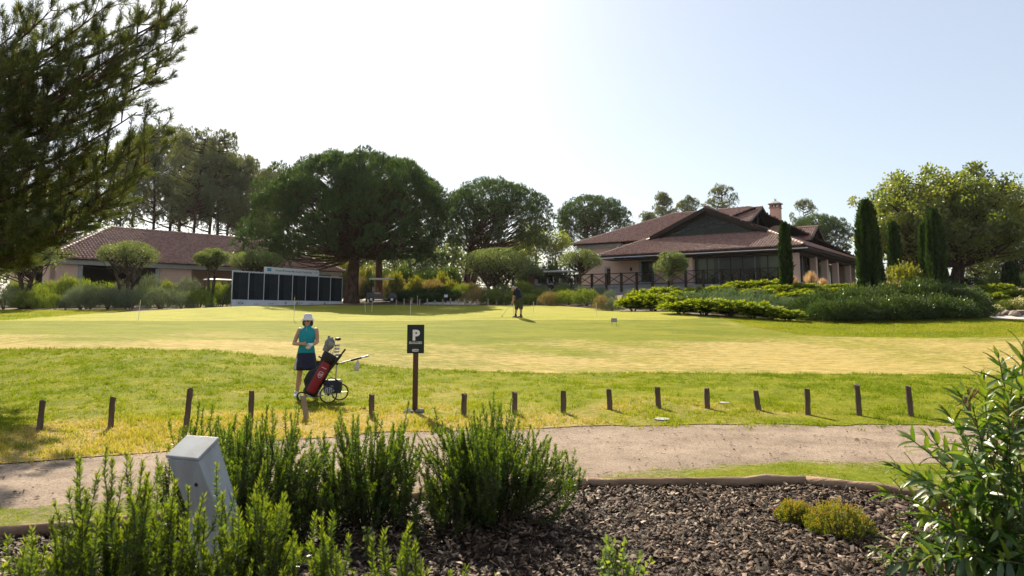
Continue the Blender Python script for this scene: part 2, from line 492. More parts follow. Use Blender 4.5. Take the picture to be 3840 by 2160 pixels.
def dry_rough(X, Y):
    d = Y - _pf(X)
    d = d + 3.4 * (smooth_noise(X, Y, 2.2, 23) - .5) + .9 * (smooth_noise(X, Y, .7, 24) - .5)
    k = np.clip(1.0 - np.abs(d - 1.2) / 3.0, 0, 1) * (.3 + .6 * smooth_noise(X, Y, 2.2, 21))
    k += .72 * np.exp(-((X + 3.6) / 4.2) ** 2) * np.clip(1.2 - d / 6, 0, 1)
    k -= .5 * np.clip((X - 3) / 5, 0, 1)
    return np.clip(k + (smooth_noise(X, Y, .8, 22) - .5) * .5 + .05, -.2, 1)
LAWN_E = curve([(9.6, 99), (10.0, 35), (10.5, 30), (11.6, 27.6), (14, 26.9), (20, 26.6), (40, 26.4)])
def dry_fair(X, Y):
    # bleached band along the foot of the slope; greener shoulder under the putting surface
    a = _fn(X); t = (Y - a) / np.maximum(_ff(X) - a, 1)
    band = np.interp(X, [-16, -8, 0, 3, 9, 16], [.30, .34, .42, .55, .62, .62])
    k = np.clip((band - t) / .45 + .5, 0, 1) * (.45 + .5 * smooth_noise(X * .5, Y, 2.2, 31))
    k -= .55 * np.exp(-((X - 2.5) / 4.5) ** 2) * smooth_noise(X, Y, 1.6, 32)
    k -= .95 * np.clip((Y - LAWN_E(X) - .4 * (smooth_noise(X, Y, 2, 36) - .5)) / .5, 0, 1)
    return np.clip(k + (smooth_noise(X * .35, Y, 1.0, 33) - .5) * .6, -.3, 1)
def dry_green(X, Y): return .15 + .7 * (smooth_noise(X * .4, Y, 4, 41) - .35)

rough = strip('rough_grass', Y_PF, Y_FN, -40, 40, .25, 50, TURF_ROUGH, .0, {'dry': dry_rough})
fair = strip('fairway', Y_FN, Y_FF, -60, 60, .5, 40, TURF_FAIR, .0, {'dry': dry_fair})
green = strip('putting_green', Y_FF, Y_GB, -24.6, 9.6, .4, 45, TURF_GREEN, .004, {'dry': dry_green})
lawn = strip('lawn', Y_FF, curve([(-60, 41), (-24.6, 41.5), (-24.5, 41), (-20, 42.5), (-17, 44)]), -60, -22.3, .4, 20, TURF_ROUGH, .0, {'dry': lambda X, Y: .15 + .4 * smooth_noise(X, Y, 2, 44)})
verge = strip('grass_verge', Y_LOG, Y_PN, -14, 14, .12, 14, TURF_VERGE, .0, {'dry': lambda X, Y: .18 + 1.1 * (smooth_noise(X, Y, .5, 45) - .45) + .25 * np.clip(1 - (_pn(X) - Y) / .3, 0, 1)})
def path_wear(X, Y):
    # two packed wheel lanes, loose crown and edges
    f = (Y - _pn(X)) / np.maximum(_pf(X) - _pn(X), .5)
    lane = np.exp(-((f - .34) / .08) ** 2) + np.exp(-((f - .68) / .08) ** 2)
    return np.clip(.94 + .16 * lane * smooth_noise(X, Y, 1.2, 61) + .22 * (smooth_noise(X * .4, Y, .35, 62) - .5) - .22 * np.clip(np.abs(f - .5) * 2 - .8, 0, .5) * 2 * smooth_noise(X, Y, .4, 63), .5, 1.25)
PATH_M = mat('sandy gravel', [(.185, .138, .102), (.245, .188, .142), (.30, .232, .178), (.21, .158, .118)], 2, .95, .012, 120, .1, pos=(.25, .8), detail=9, speck=45, attr='trk')
path = strip('path', lambda X: Y_PN(X) - .35, lambda X: Y_PF(X) + .35, -20, 20, .12, 40, PATH_M, -.010, {'trk': path_wear})
BED_M = mat('mulch base', [(.012, .008, .006), (.035, .025, .02), (.06, .045, .035)], 25, .95, .03, 60)
bed = strip('mulch_bed', lambda X: np.full_like(X, -3.0), lambda X: Y_LOG(X) - .03, -9, 9, .25, 20, BED_M, -.012)
# ================================================================== buildings
PINK = mat('pink render wall', [(.56, .38, .30), (.62, .43, .345)], 1.5, .9, .004, 40)
GREYSTONE = mat('grey stone trim', [(.28, .28, .27), (.36, .36, .35)], 3, .85, .004, 40)
DARKWOOD = mat('dark stained timber', [(.022, .013, .009), (.045, .026, .018)], 6, .6, .003, 30, stretch=(1, 1, .15))
TILE = mat('clay roof tile', [(.15, .07, .052), (.235, .118, .088), (.35, .20, .158), (.2, .1, .074)], 3.5, .5, .002, 30, .3, pos=(.25, .8))
CAPTILE = mat('ridge tile', [(.26, .14, .10), (.38, .25, .19)], 4, .65, .003, 30, .4)
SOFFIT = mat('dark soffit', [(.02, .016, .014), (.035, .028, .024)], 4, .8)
FRAME_M = mat('window frame', [(.025, .022, .02), (.04, .035, .03)], 4, .5)
STEEL = mat('bright steel', [(.55, .57, .6), (.7, .72, .75)], 4, .25, metal=1.0)
ROOM = mat('dim room wall', [(.36, .26, .20), (.44, .33, .26)], 2, .9)
ROOMFLOOR = mat('room floor', [(.12, .08, .05), (.17, .12, .08)], 2, .7)
GLASS = glass_mat('window glass')
CURTAIN = mat('pale blind', [(.45, .36, .28), (.52, .43, .34)], 2, .9)

TILE_W, TILE_L = .21, .36
def tile_field(name, corners, parent, keep=None, w=TILE_W, l=TILE_L):
    """barrel tiles over a planar roof polygon; corners in order, first two along the eave"""
    C = np.array([tuple(c) for c in corners], float)
    ex = unit(C[1] - C[0]); nrm = unit(np.cross(ex, C[2] - C[0]))
    if nrm[2] < 0: nrm = -nrm
    ey = np.cross(nrm, ex)
    if ey[2] < 0: ey = -ey
    P2 = np.stack([(C - C[0]) @ ex, (C - C[0]) @ ey], -1)
    x0, x1 = P2[:, 0].min(), P2[:, 0].max(); y1 = P2[:, 1].max()
    xs = np.arange(x0 + w / 2, x1, w); ys = np.arange(-.04, y1, l)
    gx_, gy_ = np.meshgrid(xs, ys); cx, cy = gx_.ravel(), gy_.ravel()
    tx, ty = cx, cy + l / 2
    inside = np.zeros(len(cx), bool); m = len(P2)
    for a in range(m):
        (xa, ya), (xb, yb) = P2[a], P2[(a + 1) % m]
        cond = ((ya > ty) != (yb > ty)) & (tx < (xb - xa) * (ty - ya) / (yb - ya + 1e-12) + xa)
        inside ^= cond
    if keep is not None:
        wp = C[0] + tx[:, None] * ex + ty[:, None] * ey
        inside &= keep(wp)
    cx, cy = cx[inside], cy[inside]; n = len(cx)
    rng = np.random.default_rng(n)
    prof = np.array([(-.5, -.01), (-.30, .07), (0, .10), (.30, .07), (.5, -.01), (.5, -.03)])
    k = len(prof)
    jit = rng.normal(0, .004, n)
    Vs = []
    for e, (yy, lift) in enumerate(((-.05, .03), (l, 0.0))):
        px = cx[:, None] + prof[None, :, 0] * w; pz = prof[None, :, 1] + lift + jit[:, None]
        py = cy[:, None] + yy + 0 * px
        Vs.append(C[0] + px[..., None] * ex + py[..., None] * ey + pz[..., None] * nrm)
    V = np.concatenate([Vs[0], Vs[1]], 1).reshape(-1, 3)
    b = np.arange(n)[:, None] * (2 * k)
    F = np.concatenate([b + np.array([[q, q + 1, k + q + 1, k + q]]) for q in range(k - 1)])
    F2 = b + np.array([[4, 3, 2, 1, 0]])
    me = mesh_np(name, V, [F, F2], TILE)
    o = link(name, me, parent); o['kind'] = 'stuff'
    return o
def roof_slab(name, corners, parent, material=None, t=.10):
    C = [Vector(c) for c in corners]; nrm = (C[1] - C[0]).cross(C[2] - C[0]).normalized()
    if nrm.z < 0: nrm = -nrm
    mb = MB(); mb.poly([c - nrm * (t + .012) for c in C], t, nrm)
    return mb.build(name, material or SOFFIT, parent)
_cap = None
def ridge_caps(a, b, parent, step=.42, r=.13):
    global _cap
    if _cap is None:
        mb = MB(); n = 6; L = .47
        for x, rr, z in ((0, r * 1.1, .03), (L, r * .9, 0)):
            pass
        vs = []
        for x, rr, z in ((0, r * 1.12, .03), (L, r * .9, .0)):
            for i in range(n + 1):
                t = math.pi * i / n
                vs.append((x, rr * math.cos(t), rr * math.sin(t) + z - .02))
        fs = [(i, i + 1, n + 2 + i, n + 1 + i) for i in range(n)] + [tuple(range(n + 1)), tuple(range(2 * n + 1, n, -1))]
        mb.add(vs, fs); _cap = mb.mesh('ridge_tile', CAPTILE)
    a, b = Vector(a), Vector(b); d = (b - a); n = max(1, int(d.length / step)); d.normalize()
    q = d.to_track_quat('X', 'Z')
    for i in range(n):
        o = link('ridge_tile', _cap, parent)
        o.location = a + d * ((i + .0) * step); o.rotation_euler = q.to_euler()
def frame_of(origin, df):
    """local (a along front, b into the depth) -> world"""
    df = Vector((df[0], df[1], 0)).normalized(); ds = Vector((-df.y, df.x, 0))
    return origin, df, ds

# ---------------------------------------------------------------- clubhouse (right)
def clubhouse():
    O = Vector((21.15, 50.0, 0)); df = Vector((-.797, .603, 0)).normalized(); ds = Vector((.603, .797, 0)).normalized()
    root = empty('clubhouse', (O.x, O.y, 3.6), 0, 'pink clubhouse with brown tiled hip roof and big glazed gable', 'building')
    def W(a, b, z): p = O + df * a + ds * b; return Vector((p.x - O.x, p.y - O.y, z - 3.6))
    EZ, S = 6.45, .43
    RB, RZ = 11.2, 6.45 + .43 * 11.2         # main ridge depth and height
    RZ = 11.1
    # --- roof
    roof = roof_slab('roof', [W(-.1, 0, EZ), W(-.1, 24, EZ), W(10.6, 20, RZ), W(10.6, 11.2, RZ)], root)
    def plane(name, cs, keep=None):
        roof_slab('roof_deck', cs, roof); tile_field(name, cs, roof, keep)
    # front skirt (porch) roof
    B1, Z1 = 3.6, 8.02
    plane('roof_tiles', [W(0, 0, EZ), W(16.9, 0, EZ), W(13.9, B1, Z1), W(B1, B1, Z1)])
    # right side plane, eave to ridge
    side = [W(0, 24.5, EZ), W(0, 0, EZ), W(8.6, 8.6, 10.15), W(11.2, 11.2, RZ), W(11.2, 14, RZ)]
    tile_field('roof_tiles', side, roof)
    # left end of the skirt: small hip
    plane('roof_tiles', [W(16.9, 0, EZ), W(16.9, 3.9, EZ), W(13.9, B1, Z1)])
    # cross gable roof
    gap, gz_ = 8.55, 10.17
    plane('roof_tiles', [W(13.9, B1 - .55, 7.9), W(13.9, 9.5, 7.9), W(gap, 9.5, gz_), W(gap, B1 - .55, gz_)])
    plane('roof_tiles', [W(B1, B1 - .55, Z1 - .02), W(B1 + 4.6, 9.0, 10.0), W(gap, 9.0, gz_), W(gap, B1 - .55, gz_)])
    # main roof of the wing: front plane and left hip
    plane('roof_tiles', [W(13.3, 3.7, 8.0), W(22.0, 3.7, 8.0), W(14.8, 10.9, RZ), W(7.0, 10.9, RZ), W(9.0, 7.6, 9.7)])
    plane('roof_tiles', [W(22.0, 18, 8.0), W(22.0, 3.7, 8.0), W(14.8, 10.9, RZ)])
    plane('roof_tiles', [W(22.0, 18.1, 8.0), W(0, 24, EZ), W(7.0, 10.9, RZ), W(14.8, 10.9, RZ)])
    for a, b in ((W(0, 0, EZ + .05), W(B1, B1, Z1 + .05)), (W(16.9, 0, EZ + .05), W(13.9, B1, Z1 + .05)), (W(22, 3.7, 8.05), W(14.8, 10.9, RZ + .05)),
                 (W(14.8, 10.9, RZ + .05), W(7.0, 10.9, RZ + .05)), (W(gap, B1 - .55, gz_ + .05), W(gap, 9.2, gz_ + .05))):
        ridge_caps(a, b, roof)
    # glazed end gablet of the main ridge and a second dormer, both facing the side
    def dormer(a0, bc, half, zb, zt, depth):
        n = -df
        roof_slab('roof_deck', [W(a0 - .5, bc - half, zb), W(a0 + depth, bc - half, zb), W(a0 + depth, bc, zt), W(a0 - .5, bc, zt)], roof)
        tile_field('roof_tiles', [W(a0 + depth, bc - half, zb), W(a0 - .5, bc - half, zb), W(a0 - .5, bc, zt), W(a0 + depth, bc, zt)], roof)
        roof_slab('roof_deck', [W(a0 - .5, bc + half, zb), W(a0 + depth, bc + half, zb), W(a0 + depth, bc, zt), W(a0 - .5, bc, zt)], roof)
        tile_field('roof_tiles', [W(a0 + depth, bc + half, zb), W(a0 - .5, bc + half, zb), W(a0 - .5, bc, zt), W(a0 + depth, bc, zt)], roof)
        ridge_caps(W(a0 - .5, bc, zt + .05), W(a0 + depth, bc, zt + .05), roof)
        wdw = MB().poly([W(a0, bc - half + .5, zb - .1), W(a0, bc + half - .5, zb - .1), W(a0, bc, zt - .28)], .03, df).build('gable_window', GLASS, root)
        fr = MB()
        fr.bar(W(a0 - .05, bc - half + .2, zb - .02), W(a0 - .05, bc, zt - .16), .16, .2); fr.bar(W(a0 - .05, bc + half - .2, zb - .02), W(a0 - .05, bc, zt - .16), .16, .2)
        fr.bar(W(a0 - .02, bc, zb - .1), W(a0 - .02, bc, zt - .3), .08)
        fr.build('frame', FRAME_M, wdw)
        bb = MB()
        bb.bar(W(a0 - .5, bc - half - .05, zb - .03), W(a0 - .5, bc, zt + .02), .07, .2); bb.bar(W(a0 - .5, bc + half + .05, zb - .03), W(a0 - .5, bc, zt + .02), .07, .2)
        bb.build('bargeboard', DARKWOOD, roof)
    dormer(6.9, 11.6, 3.4, 9.5, 11.1, 3.8)
    dormer(3.9, 18.9, 2.7, 8.35, 9.8, 4.2)
    # big front glazed gable
    gp = B1 - .02
    for s0, s1 in ((4.3, gap - .12), (gap + .12, 12.8)):
        z0 = 7.95
        hz = lambda a: gz_ - .30 - abs(a - gap) * .432
        outer = s0 if s0 < gap else s1
        inner = s1 if s0 < gap else s0
        pane = MB().poly([W(outer, gp, z0), W(inner, gp, z0), W(inner, gp, hz(inner))], .03, ds).build('gable_window', GLASS, root)
    fr = MB(); fr.bar(W(gap, gp - .03, 7.9), W(gap, gp - .03, gz_ - .2), .26, .12)
    fr.bar(W(B1 + .3, gp - .03, 8.0), W(13.5, gp - .03, 8.0), .1, .14)
    fr.build('gable_mullion', FRAME_M, root)
    bb = MB()
    for e in (B1 - .1, 13.6):
        bb.bar(W(e, B1 - .56, 8.0), W(gap, B1 - .56, gz_ - .02), .12, .34)
        bb.bar(W(e + (.6 if e < gap else -.6), gp - .05, 8.0), W(gap, gp - .05, gz_ - .36), .1, .26)
    bb.build('bargeboard', DARKWOOD, roof)
    # attic back wall so that the gable glazing shows a dim interior
    MB().poly([W(4.6, 8.3, 7.6), W(12.6, 8.3, 7.6), W(gap, 8.3, 9.7)], .1, ds).build('attic_wall', ROOM, root)
    # fascia and gutter
    fa = MB(); fa.bar(W(-.05, -.03, EZ - .14), W(16.9, -.03, EZ - .14), .06, .2); fa.bar(W(-.03, 0, EZ - .14), W(-.03, 24, EZ - .14), .06, .2)
    fa.build('fascia', DARKWOOD, roof)
    MB().tube([W(-.3, -.14, EZ - .24), W(16.9, -.14, EZ - .24)], .045, 8).build('gutter', STEEL, roof)
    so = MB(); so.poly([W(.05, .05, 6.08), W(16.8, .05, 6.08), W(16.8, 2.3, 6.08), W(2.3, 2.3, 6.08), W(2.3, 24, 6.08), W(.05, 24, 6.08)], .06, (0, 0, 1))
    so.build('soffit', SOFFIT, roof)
    bm_ = MB(); bm_.bar(W(1.0, .85, 5.98), W(12.0, .85, 5.98), .3, .24); bm_.bar(W(.85, 1.0, 5.98), W(.85, 22, 5.98), .3, .24)
    bm_.build('porch_beam', DARKWOOD, root)
    for a in (.75, 8.9):
        MB().bbox(-.24, .24, -.24, .24, 0, 1, .02, Matrix.Translation(W(a + .1, .85, 3.2)) @ Matrix.Rotation(math.atan2(df.y, df.x), 4, 'Z') @ Matrix.Diagonal((1, 1, 2.75, 1))).build('column', PINK, root)
    for b in (6.0, 9.6, 13.4, 18.5):
        MB().bbox(-.24, .24, -.24, .24, 0, 1, .02, Matrix.Translation(W(.85, b, 3.2)) @ Matrix.Rotation(math.atan2(df.y, df.x), 4, 'Z') @ Matrix.Diagonal((1, 1, 2.75, 1))).build('column', PINK, root)
    # terrace plinth
    pl = MB(); pl.poly([W(.2, .15, 2.2), W(23.5, .15, 2.2), W(23.5, 24, 2.2), W(.2, 24, 2.2)], 1.5, (0, 0, 1)); pl.build('plinth', GREYSTONE, root)
    MB().poly([W(.1, .05, 3.7), W(23.6, .05, 3.7), W(23.6, 3.4, 3.7), W(3.4, 3.4, 3.7), W(3.4, 24, 3.7), W(.1, 24, 3.7)], .06, (0, 0, 1)).build('terrace', GREYSTONE, root)
    # pink front wall with openings: wall runs at b=2.6 from a=10.5 to 17.2, wing wall to 21.6
    wl = MB()
    def wall(a0, a1, b, z0, z1, t=.25): wl.poly([W(a0, b, z0), W(a1, b, z0), W(a1, b, z1), W(a0, b, z1)], t, ds)
    FW = 2.7
    wall(10.2, 13.1, FW, 3.7, 6.3); wall(14.45, 17.2, FW, 3.7, 6.3); wall(13.1, 14.45, FW, 3.7, 4.15); wall(13.1, 14.45, FW, 6.0, 6.3)
    wl.poly([W(17.2, FW, 3.7), W(17.2, 4.2, 3.7), W(17.2, 4.2, 7.9), W(17.2, FW, 6.3)], .2, df)
    WW = 4.25
    wall(17.2, 18.0, WW, 3.7, 7.8); wall(18.75, 21.6, WW, 3.7, 7.8); wall(18.0, 18.75, WW, 5.6, 7.8); wall(18.0, 18.75, WW, 3.7, 4.05); wall(13.0, 17.2, WW, 6.2, 7.8)
    wl.poly([W(21.6, WW, 3.7), W(21.6, 18, 3.7), W(21.6, 18, 7.8), W(21.6, WW, 7.8)], .25, -df)
    wl.build('wall', PINK, root)
    MB().bar(W(17.0, WW - .06, 7.72), W(21.8, WW - .06, 7.72), .3, .34).build('cornice', GREYSTONE, root)
    bs = MB(); bs.bar(W(10.2, FW - .03, 3.93), W(17.2, FW - .03, 3.93), .1, .34); bs.bar(W(17.2, WW - .03, 3.93), W(21.6, WW - .03, 3.93), .1, .34)
    bs.build('skirting', GREYSTONE, root)
    # windows in the pink wall: one wide with stone surround, two narrow
    def window(a0, a1, b, z0, z1, bars):
        fr = MB()
        for aa in (a0, a1): fr.bar(W(aa, b - .02, z0 - .12), W(aa, b - .02, z1 + .16), .2, .14)
        for zz in (z0 - .05, z1 + .09): fr.bar(W(a0, b - .02, zz), W(a1, b - .02, zz), .14, .14)
        w = fr.build('window', GREYSTONE, root)
        sh = MB()
        for aa in bars: sh.bar(W(aa, b + .1, z0), W(aa, b + .1, z1), .09, .07)
        sh.bar(W(a0, b + .1, z1 - .12), W(a1, b + .1, z1 - .12), .07, .2); sh.bar(W(a0, b + .1, z0 + .04), W(a1, b + .1, z0 + .04), .07, .08)
        sh.build('frame', FRAME_M, w)
        MB().poly([W(a0, b + .13, z0), W(a1, b + .13, z0), W(a1, b + .13, z1), W(a0, b + .13, z1)], .02, ds).build('pane', GLASS, w)
    window(13.1, 14.45, FW, 4.15, 6.0, (13.15, 13.75, 14.4))
    window(18.0, 18.75, WW, 4.05, 5.6, (18.05, 18.7))
    for a in (12.2, 15.3):
        MB().bbox(-.08, .08, -.1, .1, 0, .3, .02, Matrix.Translation(W(a, FW - .1, 5.2))).build('wall_lamp', FRAME_M, root)
    # glazed restaurant front and side
    def glazing(p, q, n_, inner=None):
        p, q = Vector(p), Vector(q); d = (q - p)
        for i in range(n_):
            s, e = p + d * (i / n_), p + d * ((i + 1) / n_); up = Vector((0, 0, 2.3)); z = Vector((0, 0, .06))
            pn = MB().poly([s + z, e + z, e + z + up, s + z + up], .02, Vector((0, 0, 1)).cross(d).normalized()).build('pane', GLASS, root)
            MB().bar(s + z, s + z + up, .07, .07).build('frame', FRAME_M if i % 3 else mat('grey mullion', [(.2, .2, .19), (.26, .26, .25)], 3, .5), pn)
    glazing(W(9.7, 1.25, 3.7), W(1.1, 1.25, 3.7), 9)
    glazing(W(1.25, 1.3, 3.7), W(1.25, 13.2, 3.7), 12)
    # room inside
    MB().poly([W(1.3, 1.3, 3.76), W(17, 2.9, 3.76), W(21.3, 4.6, 3.76), W(21.3, 17, 3.76), W(1.3, 17, 3.76)], .03, (0, 0, 1)).build('floor', ROOMFLOOR, root)
    rm = MB()
    rm.poly([W(1.3, 8.6, 3.7), W(17.0, 8.6, 3.7), W(17.0, 8.6, 6.3), W(1.3, 8.6, 6.3)], .12, ds)
    rm.poly([W(17.0, 2.9, 3.7), W(17.0, 8.6, 3.7), W(17.0, 8.6, 6.3), W(17.0, 2.9, 6.3)], .12, df)
    rm.poly([W(1.6, 13.2, 3.7), W(9, 13.2, 3.7), W(9, 13.2, 6.3), W(1.6, 13.2, 6.3)], .12, ds)
    rm.poly([W(4.6, 13.3, 3.7), W(4.6, 24, 3.7), W(4.6, 24, 6.3), W(4.6, 13.3, 6.3)], .12, df)
    rm.poly([W(1.0, 22.5, 3.7), W(4.6, 22.5, 3.7), W(4.6, 22.5, 6.3), W(1.0, 22.5, 6.3)], .12, ds)
    rm.build('inner_wall', ROOM, root)
    MB().poly([W(1.4, 1.5, 6.2), W(17, 2.9, 6.2), W(17, 13, 6.2), W(1.4, 13, 6.2)], .05, (0, 0, 1)).build('ceiling', ROOM, root)
    for a0, a1 in ((7.3, 9.5), (1.5, 3.6)):
        MB().poly([W(a0, 1.5, 4.3), W(a1, 1.5, 4.3), W(a1, 1.5, 6.05), W(a0, 1.5, 6.05)], .03, ds).build('blind', CURTAIN, root)
    # chimney on the side slope
    ch = MB(); ca, cb = 6.2, 14.9
    T = Matrix.Translation(W(ca, cb, 9.7)) @ Matrix.Rotation(math.atan2(df.y, df.x), 4, 'Z')
    ch.box(-.42, .42, -.42, .42, -1.4, 1.7, T)
    cho = ch.build('chimney', PINK, root)
    c2 = MB(); c2.box(-.5, .5, -.5, .5, 1.7, 1.78, T)
    for sx in (-.36, .36):
        for sy in (-.36, .36): c2.box(sx - .08, sx + .08, sy - .08, sy + .08, 1.78, 2.1, T)
    c2.box(-.1, .1, -.1, .1, 1.78, 2.1, T)
    c2.build('chimney_vent', CAPTILE, cho)
    c3 = MB(); c3.loft([(0, 0, 2.1, .62, .62, .4), (0, 0, 2.16, .62, .62, .4), (0, 0, 2.4, .2, .2, .6), (0, 0, 2.45, .1, .1), (0, 0, 2.62, .02, .02)], 16, True, T)
    for s in (-.08, .08): c3.bar(T @ Vector((s, 0, 2.4)), T @ Vector((s, 0, 2.75)), .025)
    c3.build('chimney_cap', GREYSTONE, cho)
    return root, W
club, CW = clubhouse()

# ---------------------------------------------------------------- timber balustrade of the terrace
def balustrade():
    root = empty('balustrade', (21.15, 50, 3.6), 0, 'dark timber balustrade with crossed braces along the clubhouse terrace', 'railing')
    p0, p1 = CW(1.9, .1, 3.5), CW(26.5, .1, 3.5)
    n = 17; d = (p1 - p0) / n
    up = Vector((0, 0, 1))
    post = None
    for i in range(n + 1):
        b = p0 + d * i
        if post is None:
            post = MB().bbox(-.09, .09, -.09, .09, -.2, 1.42, .012, Matrix.Rotation(math.atan2(d.y, d.x), 4, 'Z')).mesh('post', DARKWOOD)
        o = link('post', post, root); o.location = b
        if i == n: break
        e = b + d
        nn = Vector((0, 0, 1)).cross(d).normalized() * .03
        MB().bar(b + up * 1.36, e + up * 1.36, .09, .07).build('top_rail', DARKWOOD, root)
        MB().bar(b + up * .42, e + up * .42, .07, .06).build('bottom_rail', DARKWOOD, root)
        MB().bar(b + up * .46 + nn, e + up * 1.32 + nn, .045, .06).build('brace', DARKWOOD, root)
        MB().bar(b + up * 1.32 - nn, e + up * .46 - nn, .045, .06).build('brace', DARKWOOD, root)
balustrade()

# ---------------------------------------------------------------- cart house (left)
def cart_house():
    O = Vector((-34.9, 52.0, 0)); df = Vector((.665, .747, 0)).normalized(); ds = Vector((-df.y, df.x, 0))
    root = empty('cart_house', (O.x, O.y, 2.4), 0, 'long low pink cart house with reddish tiled roof and dark bays', 'building')
    def W(a, b, z): p = O + df * a + ds * b; return Vector((p.x - O.x, p.y - O.y, z - 2.4))
    EZ, L, H, RZ = 5.72, 26.5, 6.2, 8.95
    roof = roof_slab('roof', [W(0, 0, EZ), W(L, 0, EZ), W(L - H, H, RZ), W(H, H, RZ)], root)
    for cs in ([W(0, 0, EZ), W(L, 0, EZ), W(L - H, H, RZ), W(H, H, RZ)], [W(0, 2 * H, EZ), W(0, 0, EZ), W(H, H, RZ)], [W(L, 0, EZ), W(L, 2 * H, EZ), W(L - H, H, RZ)]):
        tile_field('roof_tiles', cs, roof, None, .26, .40)
    for cs in ([W(0, 2 * H, EZ), W(0, 0, EZ), W(H, H, RZ)], [W(L, 0, EZ), W(L, 2 * H, EZ), W(L - H, H, RZ)], [W(0, 2 * H, EZ), W(L, 2 * H, EZ), W(L - H, H, RZ), W(H, H, RZ)]):
        roof_slab('roof_deck', cs, roof)
    for a, b in ((W(0, 0, EZ + .05), W(H, H, RZ + .05)), (W(H, H, RZ + .05), W(L - H, H, RZ + .05)), (W(L, 0, EZ + .05), W(L - H, H, RZ + .05))): ridge_caps(a, b, roof)
    # low eave kick at both ends
    MB().poly([W(-1.0, .3, 5.45), W(-.0, .1, 5.62), W(1.8, 1.8, 6.45), W(.2, 2.4, 6.0)], .09, (0, 0, 1)).build('eave_kick', TILE, roof)
    MB().bar(W(.2, .35, 5.45), W(L - .2, .35, 5.45), .3, .36).build('cornice', GREYSTONE, root)
    MB().bar(W(.35, .35, 5.45), W(.35, 2 * H - .3, 5.45), .3, .36).build('cornice', GREYSTONE, root)
    wl = MB()
    bays = [(2.2, 8.3), (12.6, 12.6), (17.4, 25.2)]
    def wall(a0, a1, z0, z1): MB().poly([W(a0, .5, z0), W(a1, .5, z0), W(a1, .5, z1), W(a0, .5, z1)], .35, ds).build('wall', PINK, root)
    wl = MB()
    wall(.4, 2.2, 1.8, 5.4); wall(8.3, 11.0, 1.8, 5.4); wall(16.6, 17.8, 1.8, 5.4); wall(25.4, L - .4, 1.8, 5.4)
    wl.poly([W(.4, .5, 1.8), W(.4, 2.6, 1.8), W(.4, 2.6, 5.4), W(.4, .5, 5.4)], .3, df)
    wl.build('wall', PINK, root); wl = MB(); wl.poly([W(.4, 5.6, 1.8), W(.4, 2 * H - .4, 1.8), W(.4, 2 * H - .4, 5.4), W(.4, 5.6, 5.4)], .3, df)
    wl.build('wall', PINK, root); wl = MB(); wl.poly([W(L - .4, .5, 1.8), W(L - .4, 12, 1.8), W(L - .4, 12, 5.4), W(L - .4, .5, 5.4)], .3, -df)
    wl.build('wall', PINK, root)
    MB().poly([W(11.0, 3.2, 1.8), W(17.0, 3.2, 1.8), W(17.0, 3.2, 5.4), W(11.0, 3.2, 5.4)], .2, ds).build('recess_wall', PINK, root)
    for a0, a1 in ((2.2, 8.3), (17.8, 25.4)):
        fr = MB()
        for a in (a0 + .16, a1 - .16): fr.bar(W(a, .46, 2.0), W(a, .46, 5.2), .32, .14)
        fr.build('bay_jamb', GREYSTONE, root)
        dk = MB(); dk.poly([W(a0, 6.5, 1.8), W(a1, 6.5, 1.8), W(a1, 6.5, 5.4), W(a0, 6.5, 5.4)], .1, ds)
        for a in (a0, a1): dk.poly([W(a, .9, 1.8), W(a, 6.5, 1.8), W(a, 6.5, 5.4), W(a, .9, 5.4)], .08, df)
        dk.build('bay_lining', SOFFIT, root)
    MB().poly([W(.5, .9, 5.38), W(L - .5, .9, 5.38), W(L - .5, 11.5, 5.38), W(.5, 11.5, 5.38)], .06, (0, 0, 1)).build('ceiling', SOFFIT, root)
    MB().poly([W(.4, .3, 1.2), W(L - .4, .3, 1.2), W(L - .4, 12, 1.2), W(.4, 12, 1.2)], 1.3, (0, 0, 1)).build('floor_slab', GREYSTONE, root)
    MB().poly([W(.5, 12, 1.8), W(L - .5, 12, 1.8), W(L - .5, 12, 5.4), W(.5, 12, 5.4)], .2, ds).build('back_wall', PINK, root)
    return W, root
AW, carthouse = cart_house()
def rear_wing():
    O = Vector((-43, 62, 0)); df = Vector((.665, .747, 0)).normalized(); ds = Vector((-df.y, df.x, 0))
    root = empty('annex', (O.x, O.y, 2.4), 0, 'pink annex with low tiled roof behind the cart house', 'building')
    def W(a, b, z): p = O + df * a + ds * b; return Vector((p.x - O.x, p.y - O.y, z - 2.4))
    roof = roof_slab('roof', [W(0, 0, 6.0), W(12, 0, 6.0), W(8, 4, 8.6), W(4, 4, 8.6)], root)
    tile_field('roof_tiles', [W(0, 0, 6.0), W(12, 0, 6.0), W(8, 4, 8.6), W(4, 4, 8.6)], roof, None, .26, .4)
    roof_slab('roof_deck', [W(0, 8, 6), W(0, 0, 6), W(4, 4, 8.6)], roof); roof_slab('roof_deck', [W(0, 8, 6), W(12, 8, 6), W(8, 4, 8.6), W(4, 4, 8.6)], roof); roof_slab('roof_deck', [W(12, 0, 6), W(12, 8, 6), W(8, 4, 8.6)], roof)
    MB().poly([W(.4, .4, 1.8), W(11.6, .4, 1.8), W(11.6, 7.6, 1.8), W(.4, 7.6, 1.8)], 4.1, (0, 0, 1)).build('wall', PINK, root)
rear_wing()
